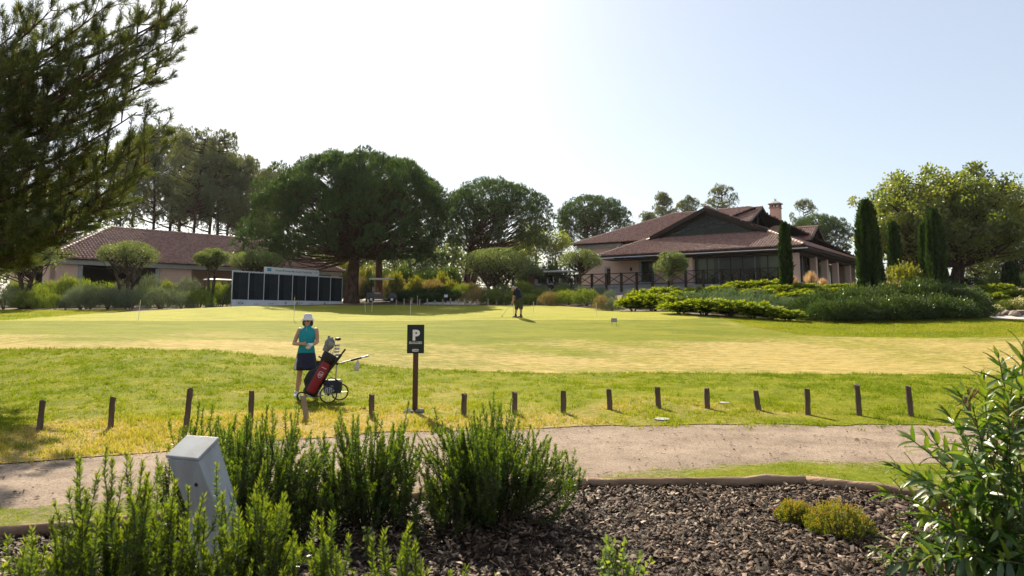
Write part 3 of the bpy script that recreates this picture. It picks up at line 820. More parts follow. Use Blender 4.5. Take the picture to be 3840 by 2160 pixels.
# ================================================================== trees
BARK = mat('dark bark', [(.03, .02, .015), (.07, .048, .035), (.12, .085, .065)], 6, .95, .04, 14, .1, stretch=(1, 1, .3))
BARK_P = mat('pine bark', [(.035, .02, .015), (.09, .055, .04), (.15, .1, .075)], 5, .95, .05, 10, .1, stretch=(1, 1, .35))
PINE_N = leaf_mat('stone pine needles', [(.02, .043, .013), (.042, .08, .02), (.095, .145, .034)], .36, .05)
PINE_FAR = leaf_mat('maritime pine needles', [(.06, .078, .036), (.10, .122, .06), (.15, .17, .085)], .36, .06)
PINE_NEAR = leaf_mat('near pine needles', [(.022, .036, .009), (.055, .078, .017), (.125, .135, .03)], .42, .04)
OLIVE_L = leaf_mat('olive leaves', [(.05, .085, .022), (.095, .135, .04), (.18, .21, .085)], .38, .05)
BROAD_L = leaf_mat('broad leaves', [(.06, .095, .012), (.115, .155, .02), (.19, .205, .04)], .5, .06)
BRIGHT_L = leaf_mat('bright young leaves', [(.06, .10, .015), (.11, .15, .02), (.19, .21, .04)], .5, .05)
CYP_L = leaf_mat('cypress scales', [(.007, .02, .004), (.015, .038, .006), (.045, .085, .010)], .28, .03)

def clump_cloud(centers, radii, per, rng, up=.6, flat=.75):
    """points and outward directions on the surfaces of foliage clumps"""
    n = len(centers); per = np.broadcast_to(per, (n,))
    C = np.repeat(centers, per, 0); r = np.repeat(radii, per)
    d = rand_dir(len(C), rng); d[:, 2] = np.where(rng.random(len(C)) < .68, np.abs(d[:, 2]), d[:, 2])
    q = rng.uniform(.55, 1.0, len(C)) ** .6
    P = C + d * (r * q)[:, None] * np.array([1, 1, flat])
    D = d * (1 - up) + np.array([0, 0, up]) + rng.normal(0, .18, d.shape)
    return P, unit(D), C
def tufts(P, D, k, spread, L, rng):
    """k needles per tuft fanned round its axis"""
    Pn = np.repeat(P, k, 0); Dn = unit(np.repeat(D, k, 0) + rng.normal(0, spread, (len(P) * k, 3)))
    return Pn, Dn
def limbs_to(trunk_pts, centers, rng, r0=.10, sag=.25, n=6, tmin=.5):
    """one bent limb from the trunk to each clump centre"""
    tp = np.asarray(trunk_pts, float); out = []
    for c in centers:
        # leave the trunk lower than the clump
        zt = np.clip(c[2] - np.linalg.norm(c[:2] - tp[-1, :2]) * rng.uniform(.45, .8), tp[0, 2] + (tp[-1, 2] - tp[0, 2]) * tmin, tp[-1, 2])
        a = np.array([np.interp(zt, tp[:, 2], tp[:, i]) for i in range(3)])
        m = (a + c) / 2 + rng.normal(0, .12, 3) * np.linalg.norm(c - a) + np.array([0, 0, -sag * np.linalg.norm(c - a) * .3])
        L = np.linalg.norm(c - a)
        rr = r0 * (.5 + L / 9)
        out.append((bez(a, m, c, n), np.linspace(rr, .02, n)))
    return out

def umbrella_pine(name, label, base, H, rx, rz, zc, seed, trunk_r=.38, lean=(0, 0), clumps=110, per=70, k=6, extra=None, stems=1, group=None, low=1.15):
    """domed stone pine: bare trunk, spreading limbs, dome of needle clumps. zc = height of the crown's widest ring"""
    rng = np.random.default_rng(seed)
    root = empty(name, base, 0, label, 'tree', group)
    # clump centres over the dome, a few on the underside
    n1 = clumps
    ii = np.arange(n1) + .5; th = ii * 2.39996 + rng.normal(0, .15, n1); cz = -.62 + 1.62 * ii / n1 + rng.normal(0, .03, n1); cz = np.clip(cz, -.65, .995)
    h = np.sqrt(np.maximum(1 - cz ** 2, 0.0)); rr = rng.uniform(.88, 1.0, n1)
    C = np.stack([rx * .86 * h * rr * np.cos(th), rx * .86 * h * rr * np.sin(th), np.where(cz > 0, rz * .88 * cz * rr, rz * low * cz)], -1)
    lump = 1 + .10 * np.sin(th * 3 + seed) + .07 * np.sin(th * 7 + seed * 2)
    C[:, :2] *= lump[:, None]
    C += np.array([lean[0], lean[1], zc])
    n2 = clumps // 3
    I = np.clip(rng.normal(0, .38, (n2, 3)), -.62, .62) * np.array([rx, rx, rz * .5]) + np.array([lean[0], lean[1], zc + rz * .25])
    C = np.concatenate([C, I])
    if extra is not None: C = np.concatenate([C, np.array(extra, float)])
    rad = rng.uniform(.75, 1.2, len(C)) * rx / 8.0 * (190 / len(C)) ** .35
    P, D, CC = clump_cloud(C, rad, per, rng, .7, .95)
    # candles on top
    Pn, Dn = tufts(P, D, k, .42, .3, rng)
    up_ = P[:, 2] > zc + rz * .35; cp_ = P[up_][rng.random(up_.sum()) < .16]
    Pn = np.concatenate([Pn, cp_]); Dn = np.concatenate([Dn, unit(np.array([0, 0, 1.]) + rng.normal(0, .10, cp_.shape))]); nc = len(cp_)
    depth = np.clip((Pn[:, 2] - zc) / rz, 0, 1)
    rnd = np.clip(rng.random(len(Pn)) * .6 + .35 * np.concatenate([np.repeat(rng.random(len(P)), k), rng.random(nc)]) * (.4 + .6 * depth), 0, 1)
    foliage('crown', 'needle', Pn, Dn, np.concatenate([rng.uniform(.22, .36, len(Pn) - nc), rng.uniform(.45, .75, nc)]) * (rx / 8) ** .4, .054 * (rx / 8) ** .4, rnd, PINE_N, rng, root)
    paths = []
    tp = None
    for s in range(stems):
        off = np.array([.0, 0, 0]) if stems == 1 else np.array([(s - .5) * .5, rng.uniform(-.2, .2), 0])
        top = np.array([lean[0] * .9 + (s - (stems - 1) / 2) * rx * .45, lean[1] * .9, zc + rz * .45])
        midp = np.array([lean[0] * .2 + off[0] * 1.5, lean[1] * .2, (zc) * .55])
        t_ = bez(off, midp, top, 12); t_ += rng.normal(0, .05, t_.shape) * np.linspace(0, 1, 12)[:, None]
        t_[0, 2] = -.4
        rads = trunk_r * np.linspace(1.15, .30, 12) / (1 if stems == 1 else 1.25); rads[0] *= 1.35
        paths.append((t_, rads))
        tp = t_ if tp is None else tp
    V, F = tubes_np(paths, 10)
    tr = link('trunk', mesh_np('trunk', V, F, BARK_P, smooth=True), root)
    lp = []
    for s in range(stems):
        sel = [c for i, c in enumerate(C) if i % stems == s]
        lp += limbs_to(paths[s][0], [c * .9 + np.array([lean[0], lean[1], zc]) * .1 for c in sel], rng, .06 * rx / 8, tmin=.42)
    # thin twigs at the underside
    for c in C[::2]:
        d = rng.normal(0, .5, 3); d[2] = abs(d[2]) * .3
        lp.append((bez(c - np.array([0, 0, .6]), c, c + d, 4), np.linspace(.03, .01, 4)))
    V, F = tubes_np(lp, 5)
    link('branches', mesh_np('branches', V, F, BARK_P, smooth=True), tr)
    return root

def tall_pine(name, label, base, H, w, seed, z0=.38, clumps=62, per=60, group=None, mat_=None, trunk_r=.28, copy=None):
    rng = np.random.default_rng(seed)
    root = empty(name, base, 0, label, 'tree', group)
    n = clumps; t = rng.random(n) ** .8
    z = H * (z0 + (1 - z0) * t); prof = np.interp(t, [0, .25, .6, .85, 1], [.65, .95, 1, .75, .35])
    th = rng.uniform(0, 2 * np.pi, n); rr = np.sqrt(rng.random(n)) * w * prof
    C = np.stack([rr * np.cos(th), rr * np.sin(th), z], -1)
    rad = rng.uniform(.55, 1.05, n) * w / 3.2
    P, D, _ = clump_cloud(C, rad, per, rng, .45, .85)
    Pn, Dn = tufts(P, D, 6, .55, .3, rng)
    rnd = np.clip(rng.random(len(Pn)) * .5 + .5 * np.repeat(rng.random(len(P)), 6), 0, 1)
    foliage('crown', 'needle', Pn, Dn, rng.uniform(.22, .36, len(Pn)), .06, rnd, mat_ or PINE_FAR, rng, root)
    tp = bez((0, 0, -.4), (rng.normal(0, .5), rng.normal(0, .5), H * .5), (rng.normal(0, .4), 0, H * .98), 10)
    V, F = tubes_np([(tp, np.linspace(trunk_r, .05, 10))], 8)
    tr = link('trunk', mesh_np('trunk', V, F, BARK_P, smooth=True), root)
    lp = []
    for c in C:
        zt = max(c[2] - .25 * np.linalg.norm(c[:2]), H * z0 * .8); a = np.array([np.interp(zt, tp[:, 2], tp[:, i]) for i in range(3)])
        lp.append((bez(a, (a + c) / 2 + (0, 0, -.1), c, 5), np.linspace(.08, .02, 5)))
    for q in range(10):     # dead stubs below the crown
        zt = H * rng.uniform(.2, z0 + .1); a = np.array([np.interp(zt, tp[:, 2], tp[:, i]) for i in range(3)]); th_ = rng.uniform(0, 6.28)
        e = a + np.array([math.cos(th_), math.sin(th_), rng.uniform(-.1, .2)]) * rng.uniform(.6, 2.2)
        lp.append((bez(a, (a + e) / 2, e, 4), np.linspace(.05, .012, 4)))
    V, F = tubes_np(lp, 5)
    link('branches', mesh_np('branches', V, F, BARK_P), tr)
    return root

_tp = {}
def tall_pine_copy(label, base, H, w, k, group, z0=.38):
    key = (k % 4, z0)
    if key not in _tp:
        o = tall_pine('tall_pine', label, base, 13.0, 3.4, 20 + k % 4 + int(z0 * 100), z0=z0, group=group); _tp[key] = o
    else:
        o = copy_tree(_tp[key]); o['label'] = label
        if group: o['group'] = group
        elif 'group' in o: del o['group']
    o.location = base; o.scale = (w / 3.4, w / 3.4, H / 13.0); o.rotation_euler = (0, 0, k * 1.7)
    return o
def leafy_tree(name, label, base, H, zc, rx, ry, rz, seed, leafm, clumps=60, per=90, L=.14, Wd=.07, trunk_r=.12, crad=.5, stems=1, shear_top=False, group=None, cat='tree', under=.3, hollow=.72):
    """broadleaf or clipped tree: limbs, twigs and leaf clumps through an ellipsoid crown"""
    rng = np.random.default_rng(seed)
    root = empty(name, base, 0, label, cat, group)
    d = rand_dir(clumps, rng); d[:, 2] = np.where(d[:, 2] < -under, -d[:, 2] * .6, d[:, 2])
    q = hollow + (1 - hollow) * rng.random(clumps)
    lump = 1 + .12 * np.sin(3 * np.arctan2(d[:, 1], d[:, 0]) + seed) * (1 - shear_top)
    C = d * q[:, None] * np.array([rx, ry, rz]) * lump[:, None]
    ins = rng.normal(0, .35, (clumps // 3, 3)) * np.array([rx, ry, rz])
    C = np.concatenate([C, ins]) + np.array([0, 0, zc])
    rad = rng.uniform(.7, 1.2, len(C)) * crad
    n = len(C); CC = np.repeat(C, per, 0); rr = np.repeat(rad, per)
    dd = rand_dir(len(CC), rng); P = CC + dd * (rr * rng.random(len(CC)) ** .45)[:, None]
    if shear_top:
        e = (P - np.array([0, 0, zc])) / np.array([rx, ry, rz]); m = np.linalg.norm(e, axis=1); f = np.where(m > 1.02, 1.02 / m, 1)
        P = np.array([0, 0, zc]) + (P - np.array([0, 0, zc])) * f[:, None]
    D = unit(dd * .5 + rng.normal(0, .6, dd.shape) + np.array([0, 0, .25]))
    rnd = np.clip(rng.random(len(P)) * .55 + .45 * np.repeat(rng.random(n), per), 0, 1)
    foliage('crown', 'leaf', P, D, rng.uniform(.7, 1.3, len(P)) * L, Wd, rnd, leafm, rng, root)
    paths = []; trunks = []
    for s in range(stems):
        a = np.array([(s - (stems - 1) / 2) * trunk_r * 2.2, rng.uniform(-.1, .1) * (stems > 1), -.3])
        e = np.array([(s - (stems - 1) / 2) * rx * .75, rng.uniform(-.3, .3) * ry * (stems > 1), zc + (rz * .1 if stems == 1 else -rz * .1)])
        m_ = np.array([a[0] + rng.normal(0, .12) * rx, a[1], zc * .5])
        t_ = bez(a, m_, e, 9); trunks.append(t_)
        paths.append((t_, trunk_r * np.linspace(1.25, .45, 9)))
    V, F = tubes_np(paths, 9)
    tr = link('trunk', mesh_np('trunk', V, F, BARK, smooth=True), root)
    lp = []
    for i, c in enumerate(C):
        lp += limbs_to(trunks[i % stems], [c], rng, trunk_r * .35, sag=.1, n=5, tmin=.45)
    V, F = tubes_np(lp, 5)
    link('branches', mesh_np('branches', V, F, BARK), tr)
    return root

def cypress(name, label, base, H, r, seed, group=None):
    rng = np.random.default_rng(seed)
    root = empty(name, base, 0, label, 'tree', group)
    n = int(6800 * min(1.6, H * r / 3 + .35))
    t = rng.random(n); prof = np.interp(t, [0, .05, .25, .6, .86, .96, 1], [.78, .92, 1, .95, .7, .35, .06])
    th = rng.uniform(0, 2 * np.pi, n)
    lump = (1 + .13 * np.sin(th * 5 + t * 9 + seed) + .09 * np.sin(th * 11 - t * 14) + rng.normal(0, .07, n)) * .86
    q = rng.uniform(.72, 1.0, n)
    P = np.stack([np.cos(th) * prof * r * q * lump, np.sin(th) * prof * r * q * lump, .15 + t * (H - .3)], -1)
    D = np.stack([np.cos(th) * .35, np.sin(th) * .35, np.full(n, 1.)], -1) + rng.normal(0, .2, (n, 3))
    stripe = .5 + .5 * np.sin(th * 9 + np.sin(t * 8) + seed)
    rnd = np.clip(.5 * stripe + .5 * rng.random(n), 0, 1)
    foliage('crown', 'leaf', P, D, rng.uniform(.18, .4, n), .09, rnd, CYP_L, rng, root)
    mb = MB(); mb.smooth = True; mb.tube([(0, 0, -.3), (0, 0, H * .85)], [.12, .03], 8); mb.build('trunk', BARK, root)
    return root

def on_ground(u, Y, dz=0):
    X = (u - 1920.) / FPX * Y / (CP * 1.0) * CP      # straight ahead distance Y
    x = at(u, 1165, Y).x
    return (x, Y, gz(x, Y) + dz)
def top_h(u, v, Y): return at(u, v, Y).z

# ---- big umbrella pine over the green, with a thin second stem behind
def pine_at(u, Y, vtop, vmid, half_px, name, label, seed, **kw):
    b = on_ground(u, Y); H = top_h(u, vtop, Y) - b[2]; zc = top_h(u, vmid, Y) - b[2]; rx = half_px * Y / FPX
    return umbrella_pine(name, label, b, H, rx, H - zc, zc, seed, **kw)
pine_at(1316, 57, 572, 800, 400, 'umbrella_pine', 'huge umbrella pine with leaning dark trunk beside the scoreboard', 11, trunk_r=.52, lean=(.6, 0), clumps=330, per=72,
        extra=[(-7.6, -1.5, 5.2), (-8.6, -.5, 6.0), (-7.0, 1.0, 4.6), (-8.2, -1.0, 5.0), (-6.2, -2, 4.3), (-9.0, 0, 5.4), (-5.4, -2, 3.6), (7.4, -1, 3.4), (8.2, 0, 4.6), (6.4, -2, 3.0), (5.2, -2.5, 3.2), (8.4, -1, 5.6), (3.4, -3, 3.3), (-7, -1.5, 3.5), (-6, -2.5, 3.2), (-8, -1, 4.1), (-5, -2.5, 3.0), (-9, -1, 4.5), (-7.5, -2, 3.0), (-6.6, -2.5, 2.7), (-4.2, -3, 3.4), (-8.4, -2, 3.5)])
pine_at(1418, 66, 640, 830, 190, 'umbrella_pine', 'slimmer umbrella pine with straight trunk behind the huge leaning one', 12, trunk_r=.36, clumps=110, per=55)
pine_at(1752, 69, 672, 820, 240, 'umbrella_pine', 'umbrella pine with forked bent trunk behind the large clipped olive', 13, trunk_r=.42, lean=(2.6, 0), clumps=230, per=46, stems=2, extra=[(6.5, -1, 2.9 + 3), (7.2, 0, 7), (5.4, -2, 5.4)])
pine_at(2215, 86, 730, 845, 158, 'umbrella_pine', 'neat flat domed umbrella pine left of the clubhouse roof', 14, trunk_r=.34, lean=(.3, 0), clumps=190, per=50, stems=2)
pine_at(3085, 92, 800, 900, 125, 'umbrella_pine', 'umbrella pine rising behind the far dormers of the clubhouse', 15, trunk_r=.34, clumps=170, per=45)
# ---- tall maritime pines behind the cart house
tp_ = [(430, 82, 560, 95, 21), (545, 84, 480, 110, 22), (620, 90, 500, 120, 23), (705, 80, 506, 120, 24), (800, 83, 520, 130, 25), (880, 88, 590, 120, 26), (960, 90, 655, 110, 27), (1010, 86, 640, 100, 28), (300, 88, 600, 110, 29), (180, 90, 690, 110, 30), (660, 96, 540, 120, 131), (760, 97, 545, 120, 132), (840, 98, 600, 110, 133), (480, 97, 540, 110, 134), (920, 99, 630, 100, 135)]
for u, Y, vt, hw, sd in tp_:
    b = on_ground(u, Y)
    tall_pine_copy('tall open maritime pine with bare lower trunk behind the cart house', b, top_h(u, vt, Y) - b[2], hw * .84 * Y / FPX, sd, 'maritime pines behind the cart house', .47)
for u, Y, vt, hw, sd in ((2500, 112, 742, 60, 31), (2590, 115, 752, 60, 32), (2720, 112, 712, 75, 33)):
    b = on_ground(u, Y)
    tall_pine_copy('thin grey pine top showing above the clubhouse ridge', b, top_h(u, vt, Y) - b[2], hw * Y / FPX, sd, 'pine tops above the clubhouse roof')
for u, Y, vt, hw, sd, lb in ((3030, 115, 770, 55, 34, 'thin pine top showing right of the chimney'), (2440, 110, 812, 60, 35, 'low hazy pine crown beside the neat domed umbrella pine')):
    b = on_ground(u, Y); tall_pine_copy(lb, b, top_h(u, vt, Y) - b[2], hw * Y / FPX, sd, None)
# ---- bright loose trees between the umbrella pines
for u, Y, vt, hw, sd, lb in ((2015, 80, 800, 55, 41, 'slender young tree with light leaves beside the forked umbrella pine'), (2085, 78, 835, 60, 42, 'loose light green tree beside the upper wall of the clubhouse'),
                             (1960, 84, 830, 50, 43, 'light green tree partly behind the forked umbrella pine')):
    b = on_ground(u, Y); H = top_h(u, vt, Y) - b[2]; rx = hw * Y / FPX
    leafy_tree('young_tree', lb, b, H, H * .58, rx, rx, H * .42, sd, BRIGHT_L, 40, 60, .22, .12, .12, .75, hollow=.5)
# ---- clipped olives
def olive(u, Y, vt, vb, hw, seed, label, stems=2, leafm=None, **kw):
    b = on_ground(u, Y); zt = top_h(u, vt, Y) - b[2]; zb = top_h(u, vb, Y) - b[2]; rx = hw * Y / FPX
    return leafy_tree('olive_tree', label, b, zt, (zt + zb) / 2, rx, rx * .9, (zt - zb) / 2, seed, leafm or OLIVE_L, kw.pop('clumps', 60), kw.pop('per', 80), .13, .05, kw.pop('trunk_r', .11), rx * .26, stems, True, **kw)
olive(472, 46, 908, 1008, 106, 51, 'flat topped clipped olive in front of the first dark bay', 3)
olive(788, 47, 934, 1012, 64, 52, 'small boxy clipped olive between the cart bay and the scoreboard', 2)
olive(955, 50, 945, 1012, 105, 53, 'dark low olive crown behind the scoreboard', 2, clumps=70)
olive(1858, 56, 932, 1052, 128, 54, 'large rounded clipped olive with twisted stems behind the green', 3, clumps=110, per=90, trunk_r=.14)
olive(2176, 53, 936, 1028, 80, 55, 'clipped olive with upright trunk before the terrace balustrade', 1, trunk_r=.15)
olive(2522, 47, 942, 1058, 64, 56, 'small round silvery olive growing among the junipers', 1, trunk_r=.08)
olive(85, 44, 880, 1062, 120, 57, 'broad dark olive tree at the corner of the cart house', 2, clumps=90, trunk_r=.16)
olive(1990, 60, 1000, 1060, 50, 58, 'dull olive bush beside the timber gate post', 2, clumps=30)
# ---- plane tree on the right
b = on_ground(3562, 66)
big = leafy_tree('plane_tree', 'massive spreading plane tree with yellowish green leaves behind the cypresses', b, 13, 6.5, 7.8, 6.8, 5.0, 61, BROAD_L, 400, 125, .27, .19, .55, .85, 2, under=.75, hollow=.55)
for u, Y, vt, vb, hw, sd, lb in ((3830, 74, 690, 1070, 110, 62, 'tall dark tree at the edge behind the plane tree'), (3700, 78, 860, 1085, 120, 63, 'dark dense understorey tree beneath the plane tree'), (3450, 80, 880, 1060, 80, 64, 'pale loose tree behind the tall twin cypresses')):
    b = on_ground(u, Y); zt = top_h(u, vt, Y) - b[2]; zb = top_h(u, vb, Y) - b[2]
    leafy_tree('broadleaf_tree', lb, b, zt, (zt + zb) / 2, hw * Y / FPX, hw * Y / FPX, (zt - zb) / 2, sd, BROAD_L if sd == 64 else OLIVE_L, 70, 80, .28, .16, .2, .9, 2, under=.9, hollow=.5)
# ---- cypresses
for u, Y, vt, hw, lb in ((2954, 44, 838, 21, 'slim short cypress in front of the corner column'), (3268, 41, 752, 43, 'stout tall cypress at the end of the clubhouse roof'), (3366, 49, 835, 21, 'narrow cypress behind the yellowish mound'),
                         (3484, 46, 838, 20, 'narrow half of the twin cypresses, shorter and paler'), (3524, 44, 786, 32, 'taller half of the twin cypresses'), (3800, 62, 985, 26, 'small cypress in the shade of the plane tree')):
    b = on_ground(u, Y); cypress('cypress', lb, b, top_h(u, vt, Y) - b[2], hw * Y / FPX, int(u))
b = on_ground(3298, 41.6); cypress('cypress', 'low side shoot cypress leaning on the stout tall one', b, top_h(3298, 985, 41.6) - b[2], 22 * 41 / FPX, 77)

# ---- near pine at the left: arching limbs from a trunk beyond the frame
def near_pine():
    rng = np.random.default_rng(91)
    base = (-15.5, 17.5, gz(-15.5, 17.5))
    root = empty('leaning_pine', base, 0, 'near pine reaching arching needle branches over the lawn from the edge', 'tree')
    B = np.array(base)
    tp = bez((0, 0, -.4), (.3, .2, 6), (.8, -.3, 13), 14)
    tips = []; limbs = []
    # main limbs: end pixel (u, v, Y), arranged as in the photograph
    ends = [(700, 20, 16.5), (680, 120, 16), (650, 200, 16.8), (600, 270, 15.8), (530, 330, 16.5), (560, 60, 17.5), (470, 180, 15.2), (430, 390, 16.8), (515, 420, 15.6), (590, 500, 15.6), (560, 600, 15.2), (520, 680, 15.8),
            (420, 745, 15.4), (350, 820, 16), (250, 850, 15.5), (300, 640, 16.8), (180, 760, 16.4), (330, 540, 15.4), (200, 480, 16.4), (260, 330, 16.2), (330, 130, 16.6), (150, 240, 15.6), (120, 620, 15.5), (80, 850, 15.2), (40, 720, 16.6),
            (60, 120, 16.8), (200, 30, 15.6), (400, 20, 16.0), (40, 400, 15.8), (480, 560, 16.4), (400, 640, 16.2), (150, 870, 16.2), (20, 560, 15.2), (620, 60, 15.4), (40, 270, 16.2), (300, 420, 15.8), (100, 330, 16.8), (440, 280, 16.8)]
    for u, v, Y in ends:
        e = np.array(at(u, v, Y)) - B
        zt = np.clip(e[2] - .27 * np.linalg.norm(e[:2]) + rng.normal(0, .4), 2.0, 12.0)
        a = np.array([np.interp(zt, tp[:, 2], tp[:, i]) for i in range(3)])
        L = np.linalg.norm(e - a)
        c1 = a + (e - a) * .55 + np.array([0, 0, -.13 * L])
        pts = bez(a, c1, e, 14)
        limbs.append((pts, np.linspace(.05 + L * .006, .012, 14)))
        # side branches sweep forward along the limb
        for s in np.linspace(.22, .98, int(5 + L * 1.6)):
            p = np.array([np.interp(s, np.linspace(0, 1, 14), pts[:, i]) for i in range(3)])
            t = pts[min(13, int(s * 13) + 1)] - pts[int(s * 13) - (s > .97)]; t = t / (np.linalg.norm(t) + 1e-9)
            for q in range(2):
                sd = rng.normal(0, 1, 3); sd -= t * sd.dot(t); sd /= np.linalg.norm(sd)
                ln = rng.uniform(.5, 1.15) * (1.15 - .45 * s)
                d = t * .8 + sd * .65 + np.array([0, 0, .15])
                q_ = p + d * ln; mid = p + d * ln * .5 + np.array([0, 0, -.06])
                bp = bez(p, mid, q_ + np.array([0, 0, .12]), 6)
                limbs.append((bp, np.linspace(.014, .005, 6)))
                d1 = unit(bp[-1] - bp[-3])
                for f in (.5, .66, .78, .88, .95, 1.0):
                    tips.append((bp[0] * (1 - f) + bp[-1] * f + (bp[3] - (bp[0] + bp[-1]) / 2) * (1 - abs(2 * f - 1)), d1))
                for z in range(2):      # twiglets
                    f = rng.uniform(.4, .9); o = bp[int(f * 5)]
                    dd = unit(d1 + rng.normal(0, .5, 3) + np.array([0, 0, .25])); l2 = rng.uniform(.15, .35)
                    limbs.append((np.stack([o, o + dd * l2]), np.array([.006, .004])))
                    for f in (.4, .7, 1.0): tips.append((o + dd * l2 * f, dd))
    T = np.array([t[0] for t in tips]); D = unit(np.array([t[1] for t in tips]))
    D = unit(D + rng.normal(0, .2, D.shape) + np.array([0, 0, .12]))
    k = 15
    Pn = np.repeat(T, k, 0) + rng.normal(0, .025, (len(T) * k, 3)); Dn = unit(np.repeat(D, k, 0) * .8 + rng.normal(0, .42, (len(T) * k, 3)))
    rnd = np.clip(rng.random(len(Pn)) * .5 + .5 * np.repeat(rng.random(len(T)), k), 0, 1)
    foliage('crown', 'needle', Pn, Dn, rng.uniform(.12, .22, len(Pn)), .0125, rnd, PINE_NEAR, rng, root)
    V, F = tubes_np([(tp, np.linspace(.34, .1, 14))], 12)
    tr = link('trunk', mesh_np('trunk', V, F, BARK_P, smooth=True), root)
    V, F = tubes_np(limbs, 4)
    link('branches', mesh_np('branches', V, F, BARK_P, smooth=True), tr)
    return len(T) * k
n_ = near_pine()
# ---- far wood that closes the gaps below the crowns
for k, (u, Y, vt, hw) in enumerate(((1130, 105, 900, 90), (1240, 110, 880, 90), (1350, 104, 905, 80), (1470, 112, 880, 90), (1590, 106, 900, 90), (1700, 110, 890, 80), (1830, 106, 900, 90), (1940, 112, 890, 80), (60, 100, 800, 120), (-60, 96, 760, 110))):
    b = on_ground(u, Y); zt = top_h(u, vt, Y) - b[2]
    leafy_tree('background_tree', 'soft green tree of the distant wood glimpsed between the pine trunks' if u > 500 else 'distant tree behind the annex roof', b, zt, zt * .55, hw * Y / FPX, hw * Y / FPX, zt * .46, 700 + k, BRIGHT_L if k % 2 else OLIVE_L, 46, 55, .42, .26, .16, 1.3, 1, under=.9, hollow=.45,
               group='distant wood between the trunks' if u > 500 else 'trees behind the annex')
# ================================================================== shrubs of the beds behind the green
S_GREEN = leaf_mat('shrub green', [(.034, .066, .008), (.074, .118, .014), (.15, .185, .024)], .42, .05)
S_GREY = leaf_mat('shrub grey green', [(.042, .064, .034), (.08, .108, .06), (.15, .18, .11)], .3, .05, tcol=(1.4, 1.35, .9))
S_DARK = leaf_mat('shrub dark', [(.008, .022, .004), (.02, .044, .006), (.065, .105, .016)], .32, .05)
S_JUN = leaf_mat('juniper yellow tips', [(.012, .03, .004), (.045, .09, .007), (.13, .19, .010), (.28, .29, .012)], .5, .03, pos=[0, .4, .75, 1])
S_BLUE = leaf_mat('blue grey juniper', [(.03, .06, .022), (.06, .105, .042), (.12, .165, .075)], .34, .05, tcol=(1.4, 1.35, .9))
S_BROWN = leaf_mat('dry brownish shrub', [(.06, .055, .025), (.13, .11, .05), (.22, .17, .09)], .35, .04)
S_TAN = leaf_mat('dry plume grass', [(.28, .19, .11), (.42, .30, .19), (.55, .43, .30)], .5, .04, tcol=(1.5, 1.3, .9))
S_YEL = leaf_mat('yellow green leaves', [(.06, .085, .010), (.10, .12, .012), (.17, .175, .022)], .45, .05)
S_WHITE = leaf_mat('variegated leaves', [(.06, .09, .02), (.14, .17, .05), (.55, .52, .42)], .4, .05, pos=[0, .72, .78])
STEM_M = mat('woody stem', [(.06, .04, .025), (.12, .085, .055)], 8, .9)

def dome_shrub(seed, n, L, W, up, lump=.16, rough=.16, spike=0):
    rng = np.random.default_rng(seed)
    th = rng.uniform(0, 2 * np.pi, n); cz = rng.random(n) ** .85; h = np.sqrt(1 - cz ** 2)
    f = 1 + lump * (np.sin(3 * th + seed) * h + np.sin(5 * th - seed + 4 * cz)) * .6 + rng.normal(0, rough * .35, n)
    # little lobes: pull towards random centres
    K = 26; ct = rng.uniform(0, 2 * np.pi, K); ccz = rng.random(K)
    lob = np.stack([np.sqrt(1 - ccz ** 2) * np.cos(ct), np.sqrt(1 - ccz ** 2) * np.sin(ct), ccz], -1)
    d = np.stack([h * np.cos(th), h * np.sin(th), cz], -1)
    near = np.max(d @ lob.T, 1); f *= .86 + .22 * np.clip((near - .86) / .14, 0, 1)
    q = np.where(rng.random(n) < .75, rng.uniform(.86, 1.02, n), rng.uniform(.45, .86, n))
    P = d * (f * q)[:, None]; P[:, 2] = P[:, 2] * .92 + .04
    D = unit(d * (1 - up) + np.array([0, 0, up]) + rng.normal(0, .28, d.shape))
    if spike:
        m = rng.random(n) < .12; P[m] += D[m] * rng.uniform(0, spike, m.sum())[:, None]
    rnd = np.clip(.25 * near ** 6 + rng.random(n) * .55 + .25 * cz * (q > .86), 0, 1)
    return P, D, rng.uniform(.7, 1.3, n) * L, W, rnd, rng
def juniper(seed, sprays=170, per=60, L=.10):
    rng = np.random.default_rng(seed); Ps, Ds, rn = [], [], []
    for s in range(sprays):
        th = rng.uniform(0, 2 * np.pi); el = rng.uniform(.05, 1.45) ; ln = rng.uniform(.75, 1.05)
        o = np.array([math.cos(th), math.sin(th), 0]); a = np.array([0, 0, .12]) + o * rng.uniform(0, .25)
        e = o * ln * math.cos(el * .75) + np.array([0, 0, .25 + .75 * math.sin(el)]) * rng.uniform(.75, 1.0)
        m = (a + e) / 2 + np.array([0, 0, .18])
        t = np.clip(rng.random(per) ** .6, .12, 1); pt = (1 - t)[:, None] ** 2 * a + (2 * t * (1 - t))[:, None] * m + (t ** 2)[:, None] * e
        dirn = unit(2 * (1 - t)[:, None] * (m - a) + 2 * t[:, None] * (e - m)); sd = unit(np.cross(dirn, (0, 0, 1)))
        w = rng.uniform(-1, 1, per)
        Ps.append(pt + sd * (w * .17 * (1.1 - t))[:, None] + rng.normal(0, .02, pt.shape)); Ds.append(unit(dirn + sd * (w * .8)[:, None] + rng.normal(0, .2, pt.shape) + np.array([0, 0, .1])))
        rn.append(np.clip(t ** 2.6 * .88 + rng.normal(0, .12, per), 0, 1))
    P, D, r = np.concatenate(Ps), np.concatenate(Ds), np.concatenate(rn)
    return P, D, rng.uniform(.7, 1.4, len(P)) * L, .032, r, rng
